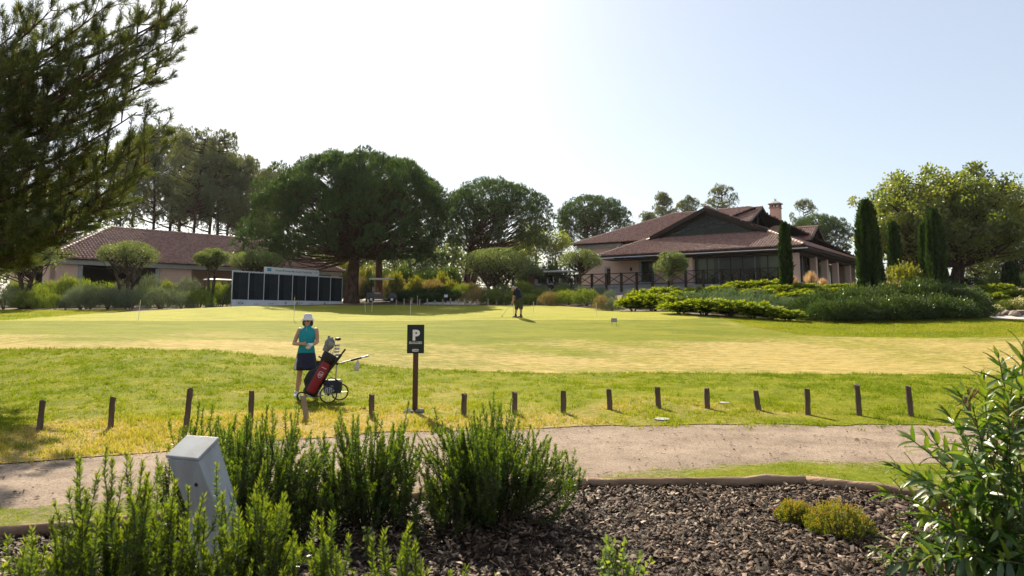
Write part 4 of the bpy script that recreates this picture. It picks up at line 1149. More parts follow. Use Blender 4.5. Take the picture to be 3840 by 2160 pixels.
def plume(seed, n=420):
    rng = np.random.default_rng(seed); th = rng.uniform(0, 2 * np.pi, n); sp = rng.random(n) ** .7 * .9
    e = np.stack([np.cos(th) * sp, np.sin(th) * sp, 1 - .45 * sp ** 2], -1) * rng.uniform(.7, 1, n)[:, None]
    b = np.stack([np.cos(th), np.sin(th), th * 0], -1) * .08
    P = np.concatenate([b, b + (e - b) * .5]); D = np.concatenate([e * [.4, .4, 1], unit(e - b) + [0, 0, -.2]])
    return P, unit(D), np.full(2 * n, .55), .02, rng.random(2 * n), rng
SH = {}
def shrub_meshes(kind, var):
    key = (kind, var)
    if key in SH: return SH[key]
    sd = hash(kind) % 1 + 100 + var * 7 + {'green': 0, 'grey': 1, 'dark': 2, 'juniper': 3, 'blue': 4, 'brown': 5, 'plume': 6, 'yellow': 7, 'white': 8}[kind] * 31
    spec = {'green': (S_GREEN, lambda: dome_shrub(sd, 3800, .12, .034, .65, spike=.16)), 'grey': (S_GREY, lambda: dome_shrub(sd, 4600, .095, .022, .5, rough=.1)),
            'dark': (S_DARK, lambda: dome_shrub(sd, 6200, .095, .040, .55, .22, .2, spike=.10)), 'juniper': (S_JUN, lambda: juniper(sd)), 'blue': (S_BLUE, lambda: dome_shrub(sd, 4200, .085, .035, .45, .2, .2)),
            'brown': (S_BROWN, lambda: dome_shrub(sd, 3600, .12, .03, .6, spike=.2)), 'plume': (S_TAN, lambda: plume(sd)), 'yellow': (S_YEL, lambda: dome_shrub(sd, 2600, .16, .08, .4, .25, .3)),
            'white': (S_WHITE, lambda: dome_shrub(sd, 2600, .1, .06, .4, .2, .25))}[kind]
    P, D, L, W, r, rng = spec[1]()
    leaf = foliage('foliage', 'leaf', P, D, L, W, r, spec[0], rng)
    paths = []
    for i in range(9):
        th = rng.uniform(0, 6.28); e = np.array([math.cos(th) * .6, math.sin(th) * .6, rng.uniform(.5, .8)])
        paths.append((bez((math.cos(th) * .05, math.sin(th) * .05, -.1), e * (.3, .3, .6), e, 5), np.linspace(.03, .008, 5)))
    V, F = tubes_np(paths, 5); st = mesh_np('stems', V, F, STEM_M)
    SH[key] = (leaf, st)
    return SH[key]
_sv = [0]
def shrub(kind, u, vt, w, Y, label, group=None, depth=None, name=None, cat='shrub'):
    x, y, z = on_ground(u, Y); h = max(.25, top_h(u, vt, Y) - z); r = w * Y / FPX / 2
    _sv[0] += 1
    leaf, st = shrub_meshes(kind, _sv[0] % 3)
    o = empty(name or 'shrub', (x, y, z - .03), _sv[0] * 2.1, label, cat, group)
    o.scale = (r, r if depth is None else depth, h)
    a = link('foliage', leaf, o); b = link('stems', st, o)
    return o
LB = 'bed before the cart house'
for u, vt, w, Y in ((115, 1093, 120, 43.2), (205, 1104, 60, 42.8), (745, 1086, 105, 44.5)):
    shrub('green', u, vt, w, Y, 'low dark green rosemary shrub at the front of the bed before the cart house', 'front rosemary shrubs, cart house bed')
for u, vt, w, Y in ((60, 1062, 90, 47), (120, 1058, 120, 47.5), (185, 1062, 110, 47), (258, 1044, 110, 47), (325, 1056, 110, 47), (405, 1070, 100, 46.5), (628, 1060, 70, 47), (815, 1064, 100, 47.5), (850, 1072, 70, 46.5), (160, 1082, 110, 45), (560, 1078, 90, 46)):
    shrub('green', u, vt, w, Y, 'bright green upright shrub in the back row against the cart house', 'bright shrubs, back row, cart house bed')
for u, vt, w, Y in ((15, 1076, 120, 43), (330, 1074, 190, 43.5), (300, 1092, 90, 42.6), (405, 1084, 120, 43.2), (490, 1086, 130, 43.2), (600, 1082, 140, 43.8), (680, 1098, 90, 43.6), (245, 1112, 50, 42.6)):
    shrub('grey', u, vt, w, Y, 'rounded grey green shrub at the front edge of the bed before the cart house', 'grey shrubs, front row, cart house bed')
for u, vt, w, Y in ((455, 1060, 80, 46.5), (555, 1040, 130, 47), (700, 1048, 105, 47)):
    shrub('grey', u, vt, w, Y, 'pale silvery feathery shrub standing behind the front row by the cart house', 'silvery shrubs, back row, cart house bed')
for u, vt, w, Y in ((720, 1140, 42, 43.2), (790, 1143, 38, 43.6)):
    shrub('grey', u, vt, w, Y, 'tiny clipped round cushion shrub on bare soil by the scoreboard', 'cushion shrubs')
# behind the green, centre
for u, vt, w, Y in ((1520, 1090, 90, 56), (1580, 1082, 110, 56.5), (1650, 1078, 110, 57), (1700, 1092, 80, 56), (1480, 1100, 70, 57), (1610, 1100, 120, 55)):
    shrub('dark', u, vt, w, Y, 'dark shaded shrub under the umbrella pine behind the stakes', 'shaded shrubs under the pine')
for u, vt, w, Y in ((1480, 1032, 60, 70), (1560, 1050, 70, 68), (1655, 1040, 60, 69), (1375, 1012, 70, 76), (1290, 1000, 60, 78), (1690, 1062, 60, 66)):
    shrub('yellow', u, vt, w, Y, 'sunlit yellow green bush in the gap beyond the pine trunks', 'sunlit bushes beyond the pines')
for u, vt, w, Y in ((1430, 1015, 120, 74), (1520, 1000, 130, 75), (1610, 1010, 130, 75), (1680, 1000, 110, 76), (1330, 1010, 110, 77)):
    shrub('dark', u, vt + 12, w, Y, 'loose dark green bush in the gap beyond the pine trunks', 'green bushes beyond the pines')
for u, vt, w, Y in ((1470, 1042, 110, 71), (1620, 1055, 110, 67), (1760, 1062, 110, 66), (1350, 1048, 80, 74)):
    shrub('brown', u, vt, w, Y, 'dry brownish hedge bush beyond the pine trunks', 'brownish bushes beyond the pines')
for u, vt, w, Y in ((1770, 1090, 80, 52.5), (1810, 1078, 90, 54), (2060, 1098, 80, 49.5), (2255, 1112, 60, 44.5)):
    shrub('brown', u, vt, w, Y, 'dry reddish brown shrub behind the back edge of the putting green', 'reddish shrubs behind the green')
for u, vt, w, Y in ((1850, 1085, 90, 52.5), (1890, 1072, 110, 55), (1960, 1060, 120, 56), (1930, 1090, 90, 52), (1990, 1104, 80, 51), (2130, 1092, 110, 49.5), (2200, 1085, 110, 48), (2100, 1078, 80, 53), (2030, 1086, 90, 53), (1740, 1068, 90, 59)):
    shrub('green', u, vt, w, Y, 'green upright shrub in the bed behind the putting green', 'green shrubs behind the green')
for u, vt, w, Y in ((2035, 1072, 90, 54), (2110, 1058, 70, 56), (2175, 1072, 70, 52), (2285, 1092, 75, 46), (2250, 1078, 60, 50), (2360, 1090, 50, 48)):
    shrub('grey', u, vt, w, Y, 'pale spiky lavender like shrub below the terrace balustrade', 'pale spiky shrubs below the balustrade')
shrub('grey', 2295, 1122, 62, 43.6, 'round grey cushion shrub at the tip of the juniper bank')
for u, vt, w, Y in ((2060, 1000, 230, 66), (1990, 985, 120, 68)):
    shrub('dark', u, vt, w, Y, 'tall dark clipped hedge behind the parked carts', 'dark hedges behind the carts', depth=1.2)
# juniper bank
for u, vt, w, Y in ((2375, 1108, 150, 42), (2450, 1098, 180, 41), (2530, 1106, 170, 40), (2420, 1080, 150, 45), (2500, 1074, 170, 45.5), (2565, 1086, 150, 43.5)):
    shrub('juniper', u, vt, w, Y, 'spreading juniper with bright tips around the small silvery olive', 'junipers around the silvery olive')
for u, vt, w, Y in ((2555, 1126, 190, 36.5), (2640, 1116, 200, 36), (2735, 1118, 200, 35.6), (2820, 1128, 180, 35.2), (2890, 1146, 150, 34.8), (2955, 1156, 140, 34.4)):
    shrub('juniper', u, vt, w, Y, 'golden tipped juniper mound along the lawn edge of the bank', 'golden junipers along the lawn')
for u, vt, w, Y in ((2630, 1072, 162, 46), (2720, 1068, 162, 46), (2790, 1052, 175, 46.5), (2870, 1046, 175, 46), (2930, 1066, 162, 43.5), (3010, 1058, 162, 44), (2990, 1088, 175, 41), (3060, 1078, 150, 42), (2850, 1078, 175, 43), (3140, 1062, 137, 44), (3180, 1074, 150, 42)):
    shrub('juniper', u, vt, w, Y, 'flat spreading juniper on the upper bank below the restaurant windows', 'junipers on the upper bank')
for u, vt, w, Y in ((2590, 1098, 120, 39.5), (2670, 1090, 130, 39.5), (2750, 1084, 130, 40), (2830, 1092, 120, 39), (2790, 1112, 130, 37.5), (2900, 1108, 130, 38), (2960, 1118, 120, 37), (2700, 1110, 120, 38)):
    shrub('blue', u, vt, w, Y, 'blue grey juniper between the golden row and the upper bank', 'blue grey junipers')
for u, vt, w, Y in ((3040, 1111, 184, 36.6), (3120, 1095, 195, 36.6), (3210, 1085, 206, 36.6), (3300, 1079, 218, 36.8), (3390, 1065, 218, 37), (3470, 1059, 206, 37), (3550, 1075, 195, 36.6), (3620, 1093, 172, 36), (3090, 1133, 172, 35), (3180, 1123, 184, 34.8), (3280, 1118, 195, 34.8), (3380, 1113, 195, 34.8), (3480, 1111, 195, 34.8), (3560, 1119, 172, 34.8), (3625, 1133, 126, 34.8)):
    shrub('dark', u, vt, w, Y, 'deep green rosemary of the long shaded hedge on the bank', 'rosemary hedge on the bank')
for u, vt, w, Y in ((3560, 1076, 90, 41), (3640, 1082, 80, 40), (3600, 1096, 70, 38)):
    shrub('blue', u, vt, w, Y, 'grey green bush behind the rosemary hedge at the foot of the twin cypresses', 'bushes by the twin cypresses')
for u, vt, w, Y in ((3700, 1066, 110, 42), (3760, 1060, 120, 43), (3730, 1092, 120, 40), (3820, 1082, 110, 41)):
    shrub('juniper', u, vt, w, Y, 'golden arching juniper above the row of boulders', 'junipers above the boulders')
for u, vt, w, Y in ((3725, 1142, 70, 38.2), (3825, 1118, 80, 38.4)):
    shrub('white', u, vt, w, Y, 'white variegated shrub just behind the boulders', 'variegated shrubs')
for u, vt, w, Y in ((3775, 1125, 90, 39), (3690, 1128, 60, 39)):
    shrub('green', u, vt, w, Y, 'green bush between the variegated shrubs and the junipers', 'green bushes by the boulders')
shrub('plume', 3046, 1010, 70, 45.5, 'pale feathery fountain grass in front of the corner column', name='fountain_grass', cat='grass')
for u, vt, w, Y in ((2985, 1030, 40, 46), (3090, 1038, 50, 46), (3240, 1040, 60, 44), (3330, 1048, 80, 43.5), (3375, 1050, 70, 43)):
    shrub('plume', u, vt, w, Y, 'low tan tuft of dry plume grass between the cypresses', 'tan grass tufts', name='fountain_grass', cat='grass')
shrub('yellow', 3400, 1004, 150, 47, 'olive yellow rounded mound between the cypresses')
shrub('yellow', 3222, 1062, 70, 42.5, 'thin yellowish bush at the foot of the stout cypress')
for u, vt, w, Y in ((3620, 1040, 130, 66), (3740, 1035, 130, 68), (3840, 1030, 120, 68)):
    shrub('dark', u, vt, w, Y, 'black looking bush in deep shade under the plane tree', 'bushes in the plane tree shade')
# ================================================================== foreground bed
ROSE_L = leaf_mat('rosemary leaves', [(.02, .044, .004), (.06, .112, .008), (.165, .215, .016)], .54, .05, .4)
ROSE_F = leaf_mat('rosemary young leaves', [(.03, .06, .005), (.085, .138, .010), (.205, .235, .022)], .54, .055, .35)
ROSE_S = mat('rosemary stem', [(.05, .045, .02), (.11, .085, .04)], 10, .9)
LOG_M = mat('weathered round log', [(.15, .09, .055), (.26, .17, .11), (.36, .25, .17)], 5, .9, .03, 14, .1, stretch=(.3, 1, 1))

def shoots(rng, n, H, Rr, lean=.55, hmin=.55, wild=.0):
    out = []
    for i in range(n):
        th = rng.uniform(0, 6.283); q = math.sqrt(rng.random())
        b = np.array([math.cos(th) * q * Rr * .35, math.sin(th) * q * Rr * .35, 0])
        h = H * rng.uniform(hmin, 1.0) * (1 - .33 * q * q)
        e = np.array([math.cos(th) * q * Rr * rng.uniform(.8, 1.1), math.sin(th) * q * Rr * rng.uniform(.8, 1.1), h])
        m = np.array([e[0] * lean * 1.15 + b[0] * .3, e[1] * lean * 1.15 + b[1] * .3, h * .42])
        if rng.random() < wild:      # a few branches sprawl outward before they turn up
            m = np.array([e[0] * 1.25, e[1] * 1.25, h * .22]); e = e * np.array([1.2, 1.2, .82])
        w_ = rng.normal(0, .02 * H, (2, 3)); q_ = np.linspace(0, 1, 10)[:, None]
        out.append(bez(b, m, e, 10) + rng.normal(0, .005, (10, 3)) + np.sin(q_ * 3.1) * w_[0] + np.sin(q_ * 6.2) * w_[1] * .6)
    return out
def leafed(pts_list, rng, dens, L, W, t0=.2, ang=.9):
    Ps, Ds, rn = [], [], []
    for pts in pts_list:
        ln = np.linalg.norm(np.diff(pts, axis=0), axis=1).sum(); n = max(8, int(ln * dens))
        t = t0 + (1 - t0) * rng.random(n) ** .8; s = t * (len(pts) - 1); i = np.minimum(s.astype(int), len(pts) - 2); f = (s - i)[:, None]
        p = pts[i] * (1 - f) + pts[i + 1] * f; d = unit(pts[i + 1] - pts[i])
        o = side_of(d, rng)
        Ps.append(p); Ds.append(unit(d * (1.0 - ang * .5 + .35 * (t ** 4)[:, None]) + o * ang * (1 - .55 * t[:, None] ** 6)))
        rn.append(np.clip(.15 + .5 * t ** 3 + rng.normal(0, .15, n), 0, 1))
    P, D, r = np.concatenate(Ps), np.concatenate(Ds), np.concatenate(rn)
    return P, D, rng.uniform(.7, 1.25, len(P)) * L, W, r
def rosemary(base, H, Rr, n, seed, label, dens=370, L=.031, W=.0062, group=None, mat_=None, sub=2, hmin=.5, lean=.55):
    rng = np.random.default_rng(seed)
    root = empty('rosemary_bush', base, 0, label, 'shrub', group)
    main = shoots(rng, n, H, Rr, lean, hmin, .3); side = []
    for pts in main:
        for q in range(sub):
            k = rng.integers(3, 8); p = pts[k]; d = unit(pts[k + 1] - pts[k]); o = side_of(d[None], rng)[0]
            ln = rng.uniform(.10, .34) * H
            e = p + d * ln * .8 + o * ln * .35 + np.array([0, 0, ln * .25])
            side.append(bez(p, p + o * ln * .3 + d * ln * .25, e, 6))
    P, D, Ls, Ws, r = leafed(main + side, rng, dens, L, W)
    foliage('foliage', 'leaf', P, D, Ls, Ws, r, mat_ or ROSE_L, rng, root)
    V, F = tubes_np([(p, np.linspace(.0085, .0022, len(p))) for p in main] + [(p, np.linspace(.004, .0016, len(p))) for p in side], 4)
    link('stems', mesh_np('stems', V, F, ROSE_S), root)
    return root
def gp(u, Y): return on_ground(u, Y)
rosemary(gp(985, 5.35), 1.06, .50, 95, 201, 'tall rosemary bush right behind the grey metal pedestal', sub=3)
rosemary(gp(800, 5.75), .98, .34, 46, 207, 'rosemary clump at the log edging behind the pedestal', sub=3)
rosemary(gp(1400, 5.8), .95, .46, 75, 202, 'open rosemary bush in line with the brown sign post', sub=3)
rosemary(gp(1840, 5.95), .98, .68, 130, 203, 'widest rosemary bush, next to the open bark mulch', sub=3, lean=.45)
rosemary(gp(1690, 5.6), .55, .40, 34, 209, 'low rosemary growth filling the foot of the widest bush')
rosemary(gp(1180, 5.5), .62, .42, 40, 210, 'low rosemary growth between the two taller bushes')
FRONT = dict(dens=430, L=.034, W=.0058, mat_=ROSE_F)
rosemary(gp(455, 3.5), 1.08, .32, 48, 211, 'rosemary with one long shoot standing left of the pedestal', **FRONT)
rosemary(gp(90, 3.2), .74, .40, 46, 212, 'short rosemary plant leftmost in the mulch, before the left log', **FRONT)
rosemary(gp(300, 3.1), .66, .36, 40, 216, 'short leafy rosemary at the foot of the long shooted one', **FRONT)
rosemary(gp(735, 3.75), .86, .20, 15, 213, 'rosemary growing directly in front of the pedestal', **FRONT)
rosemary(gp(985, 3.9), .90, .28, 40, 214, 'bushy rosemary right of the pedestal foot', **FRONT)
rosemary(gp(640, 3.3), .52, .32, 30, 218, 'low dense rosemary shoots covering the pedestal base', **FRONT)
rosemary(gp(1262, 3.65), .66, .16, 14, 215, 'small rosemary plant beside the leafy seedling', hmin=.7, **FRONT)
rosemary(gp(1500, 3.7), .76, .13, 9, 217, 'small rosemary with a single tall tip in open mulch', hmin=.5, **FRONT)
rosemary(gp(1700, 3.75), .43, .32, 9, 219, 'thin rosemary sprigs scattered over the mulch', hmin=.6, **FRONT)

# ---- edging logs
LOGP = [(-6.3, 4.58), (-3.9, 5.4), (-1.6, 6.18), (.72, 6.96), (2.9, 7.07), (4.9, 5.8)]
LL = ['round edging log on the left behind the short rosemary', 'round edging log behind the grey pedestal', 'round edging log hidden among the tall rosemary', 'long straight edging log along the open bark mulch', 'edging log angling away from the corner towards the oleander']
for k in range(5):
    a, b = LOGP[k], LOGP[k + 1]; rng = np.random.default_rng(k)
    n = 12; t = np.linspace(.004, .996, n)[:, None]; P = np.array([a]) * (1 - t) + np.array([b]) * t
    z = hgt(P[:, 0], P[:, 1]) + .035
    pts = np.c_[P, z + rng.normal(0, .004, n)]
    mb = MB(); mb.smooth = True; mb.tube(pts, list(.052 + rng.normal(0, .0045, n)), 12)
    tag(mb.build('edging_log', LOG_M), LL[k], 'log', 'logs edging the bed')

# ---- bark mulch chips
def chips():
    rng = np.random.default_rng(5); n = 62000
    X = rng.uniform(-5.2, 5.6, n); Y = rng.uniform(3.0, 7.05, n)
    ok = (Y < Y_LOG(X) - .05) & (np.abs(X) < Y * .80 + .5); X, Y = X[ok], Y[ok]; n = len(X)
    mound = .03 * (smooth_noise(X, Y, .5, 3) - .5) + .02 * (smooth_noise(X, Y, .17, 4) - .5)
    Z = hgt(X, Y) + mound + rng.uniform(-.012, .02, n) + .012
    l = rng.gamma(4, .0038, n) + .0085; w = l * rng.uniform(.3, .65, n); t = np.minimum(w * rng.uniform(.35, .8, n), .016)
    yaw = rng.uniform(0, 6.283, n); pit = rng.normal(0, .42, n); rol = rng.normal(0, .65, n)
    ax = np.stack([np.cos(yaw) * np.cos(pit), np.sin(yaw) * np.cos(pit), np.sin(pit)], -1)
    ay = unit(np.stack([-np.sin(yaw), np.cos(yaw), rol], -1)); az = np.cross(ax, ay)
    C = np.stack([X, Y, Z], -1)
    def pt(i, j, k): return C + ax * (l * i)[:, None] + ay * (w * j)[:, None] + az * (t * k)[:, None]
    r = lambda s=.25: 1 + rng.uniform(-s, s, n)
    V = np.stack([pt(-r() , -.5 * r(.6), 0), pt(r(), -.6 * r(.6), 0), pt(.9 * r(), .6 * r(.6), 0), pt(-.8 * r(), .7 * r(.6), 0), pt(-.5 * r(), 0 * r(), 1), pt(.5 * r(), .1 * r(), 1)], 1).reshape(-1, 3)
    b = np.arange(n)[:, None] * 6
    Fq = np.concatenate([b + np.array([[0, 1, 5, 4]]), b + np.array([[2, 3, 4, 5]])]); Ft = np.concatenate([b + np.array([[1, 2, 5]]), b + np.array([[3, 0, 4]])])
    m, nt, N, L, out = new_mat('bark chip')
    a = N.new('ShaderNodeAttribute'); a.attribute_name = 'rnd'
    c = ramp(nt, a.outputs['Fac'], [(.012, .007, .004), (.048, .029, .018), (.105, .067, .043), (.21, .147, .105), (.42, .33, .255)], [0, .36, .68, .92, 1])
    c = mix_rgb(nt, .5, c, ramp(nt, noise(nt, 60, 4), [(.5, .45, .42), (1.3, 1.25, 1.2)], [.3, .7]), 'MULTIPLY')
    p = N.new('ShaderNodeBsdfPrincipled'); L.new(c, p.inputs['Base Color']); p.inputs['Roughness'].default_value = .6; p.inputs['Specular IOR Level'].default_value = .12
    bp = N.new('ShaderNodeBump'); bp.inputs['Distance'].default_value = .004; L.new(noise(nt, 150, 3), bp.inputs['Height']); L.new(bp.outputs[0], p.inputs['Normal'])
    L.new(p.outputs[0], out.inputs[0])
    o = link('bark_chips', mesh_np('bark_chips', V, [Fq, Ft], m, {'rnd': np.repeat(rng.random(n), 6)}))
    tag(o, 'dark grey brown bark chip mulch covering the bed', 'mulch', kind='stuff')
chips()

# ---- grass blades of the rough and the verge
GRASS_L = leaf_mat('grass blades', [(.10, .15, .006), (.19, .215, .010), (.31, .25, .065), (.37, .28, .125)], .5, .012, .5, tcol=(1.5, 1.45, .7), pos=[0, .35, .7, 1])
def blades(name, label, X, Y, h, dryf, seed, w=.010, tuft=3, zoff=0.):
    rng = np.random.default_rng(seed); n = len(X)
    Z = hgt(X, Y) + zoff
    X = np.repeat(X, tuft) + rng.normal(0, .012, n * tuft); Y = np.repeat(Y, tuft) + rng.normal(0, .012, n * tuft); Z = np.repeat(Z, tuft)
    P = np.stack([X, Y, Z - .004], -1); D = unit(np.array([0, 0, 1.]) + rng.normal(0, .55, P.shape) * [1, 1, .2])
    L = np.repeat(h, tuft) * rng.uniform(.6, 1.3, n * tuft)
    rnd = np.clip(np.repeat(dryf, tuft) + rng.normal(0, .12, n * tuft), 0, 1)
    me = foliage(name, 'needle', P, D, L, w * (.7 + .6 * rng.random(n * tuft)), rnd, GRASS_L, rng)
    return tag(link(name, me), label, 'grass', kind='stuff')
def rough_blades():
    rng = np.random.default_rng(77); n = 132000
    Y = rng.uniform(7.5, 19.8, n); X = rng.uniform(-1, 1, n) * (Y * .80 + 1.0)
    edge = rng.normal(0, .12, n) + .6 * (smooth_noise(X, Y, .45, 85) - .5)
    ok = (Y > Y_PF(X) - .05 + edge) & (Y < Y_FN(X) + .06 + edge * .5); X, Y = X[ok], Y[ok]
    dr = dry_rough(X, Y)
    cl = smooth_noise(X, Y, .9, 84) * .35 + smooth_noise(X, Y, .38, 81) * .4 + smooth_noise(X, Y, .12, 82) * .25
    keep = rng.random(len(X)) < .25 + .95 * cl; X, Y, dr, cl = X[keep], Y[keep], dr[keep], cl[keep]
    edgeh = np.exp(-np.abs(Y - _fn(X)) / .35)
    h = .02 + .17 * np.clip(cl - .46, 0, 1) + .035 * edgeh + .02 * (dr > .6)
    return blades('rough_grass_blades', 'long uneven grass between the path and the mown slope', X, Y, h, .30 + .55 * dr - .75 * (cl - .42) - .1 * edgeh, 78, .011, 3)
rough_blades()
def tussocks():
    rng = np.random.default_rng(177); n = 5200
    Y = rng.uniform(8.5, 19.7, n); X = rng.uniform(-1, 1, n) * (Y * .8 + 1)
    ok = (Y > Y_PF(X) + .05) & (Y < Y_FN(X) + .05); X, Y = X[ok], Y[ok]
    wgt = .25 + .75 * np.clip((-X - 2) / 4, 0, 1) + 1.2 * np.exp(-np.abs(Y - _fn(X)) / .5) + .4 * (smooth_noise(X, Y, 1.5, 86) > .55)
    k = rng.random(len(X)) < .62 * wgt; X, Y = X[k], Y[k]; m = 11
    r = rng.uniform(.03, .11, len(X)); hh = rng.uniform(.035, .095, len(X)); dr = np.clip(dry_rough(X, Y), 0, 1)
    XX = np.repeat(X, m) + rng.normal(0, 1, len(X) * m) * np.repeat(r, m); YY = np.repeat(Y, m) + rng.normal(0, 1, len(X) * m) * np.repeat(r, m)
    return blades('grass_tussocks', 'taller dark green tufts dotted through the rough grass', XX, YY, np.repeat(hh, m), np.repeat(.02 + .55 * dr * rng.random(len(X)), m), 178, .012, 2)
tussocks()
def verge_blades():
    rng = np.random.default_rng(79); n = 26000
    X = rng.uniform(-6.5, 7, n); Y = rng.uniform(4.4, 8.8, n)
    e = np.abs(rng.normal(0, .06, n))
    ok = (Y > Y_LOG(X) + .08) & (Y < Y_PN(X) + e) & (np.abs(X) < Y * .8 + .8); X, Y = X[ok], Y[ok]
    cl = smooth_noise(X, Y, .25, 83); k = rng.random(len(X)) < cl * 1.5 - .15; X, Y, cl = X[k], Y[k], cl[k]
    return blades('verge_grass_blades', 'sparse mossy grass between the logs and the path', X, Y, .015 + .05 * np.clip(cl - .5, 0, 1), .05 + .35 * rng.random(len(X)), 80, .006, 4)
verge_blades()
def lawn_blades():
    rng = np.random.default_rng(87); n = 42000
    X = rng.uniform(9.6, 30, n); Y = rng.uniform(26.2, 35, n)
    ok = (Y > LAWN_E(X) + .4 * (smooth_noise(X, Y, 2, 36) - .5) + .15) & (Y < 34.6) & (X < Y * .8); X, Y = X[ok], Y[ok]
    X2 = rng.uniform(-32, -22.5, 14000); Y2 = rng.uniform(31, 41, 14000)
    X, Y = np.r_[X, X2], np.r_[Y, Y2]
    cl = smooth_noise(X, Y, .8, 88)
    return blades('lawn_grass_blades', 'coarser lawn grass below the hedge bank and beside the cart house bed', X, Y, .03 + .05 * cl, .05 + .5 * smooth_noise(X, Y, 1.5, 89), 90, .02, 2)
lawn_blades()
# ---- pebbles, twigs and clods on the path
def litter():
    rng = np.random.default_rng(15); n = 2600
    X = rng.uniform(-7, 9, n); f = rng.random(n); Y = Y_PN(X) * (1 - f) + Y_PF(X) * f
    Z = hgt(X, Y) + .004; s = rng.gamma(2, .0026, n) + .003; tw = rng.random(n) < .22
    yaw = rng.uniform(0, 6.283, n); ax = np.stack([np.cos(yaw), np.sin(yaw), rng.normal(0, .1, n)], -1); ay = np.stack([-np.sin(yaw), np.cos(yaw), 0 * yaw], -1); az = np.array([0, 0, 1.])
    lx = np.where(tw, s * 5, s * 1.2); ly = np.where(tw, s * .35, s); lz = np.where(tw, s * .4, s * .8)
    C = np.stack([X, Y, Z], -1)
    V = np.stack([C + ax * lx[:, None], C + ay * ly[:, None], C - ax * lx[:, None], C - ay * ly[:, None], C + az * lz[:, None] + ax * (lx * .2)[:, None]], 1).reshape(-1, 3)
    b = np.arange(n)[:, None] * 5
    F = np.concatenate([b + np.array([[i, (i + 1) % 4, 4]]) for i in range(4)])
    m = leaf_mat('path grit', [(.05, .034, .024), (.16, .12, .09), (.30, .24, .19)], 0., .0)
    tag(link('path_litter', mesh_np('path_litter', V, F, m, {'rnd': np.repeat(np.where(tw, .05, rng.random(n)), 5)})), 'small stones and twig bits lying on the sandy path', 'gravel', kind='stuff')
litter()

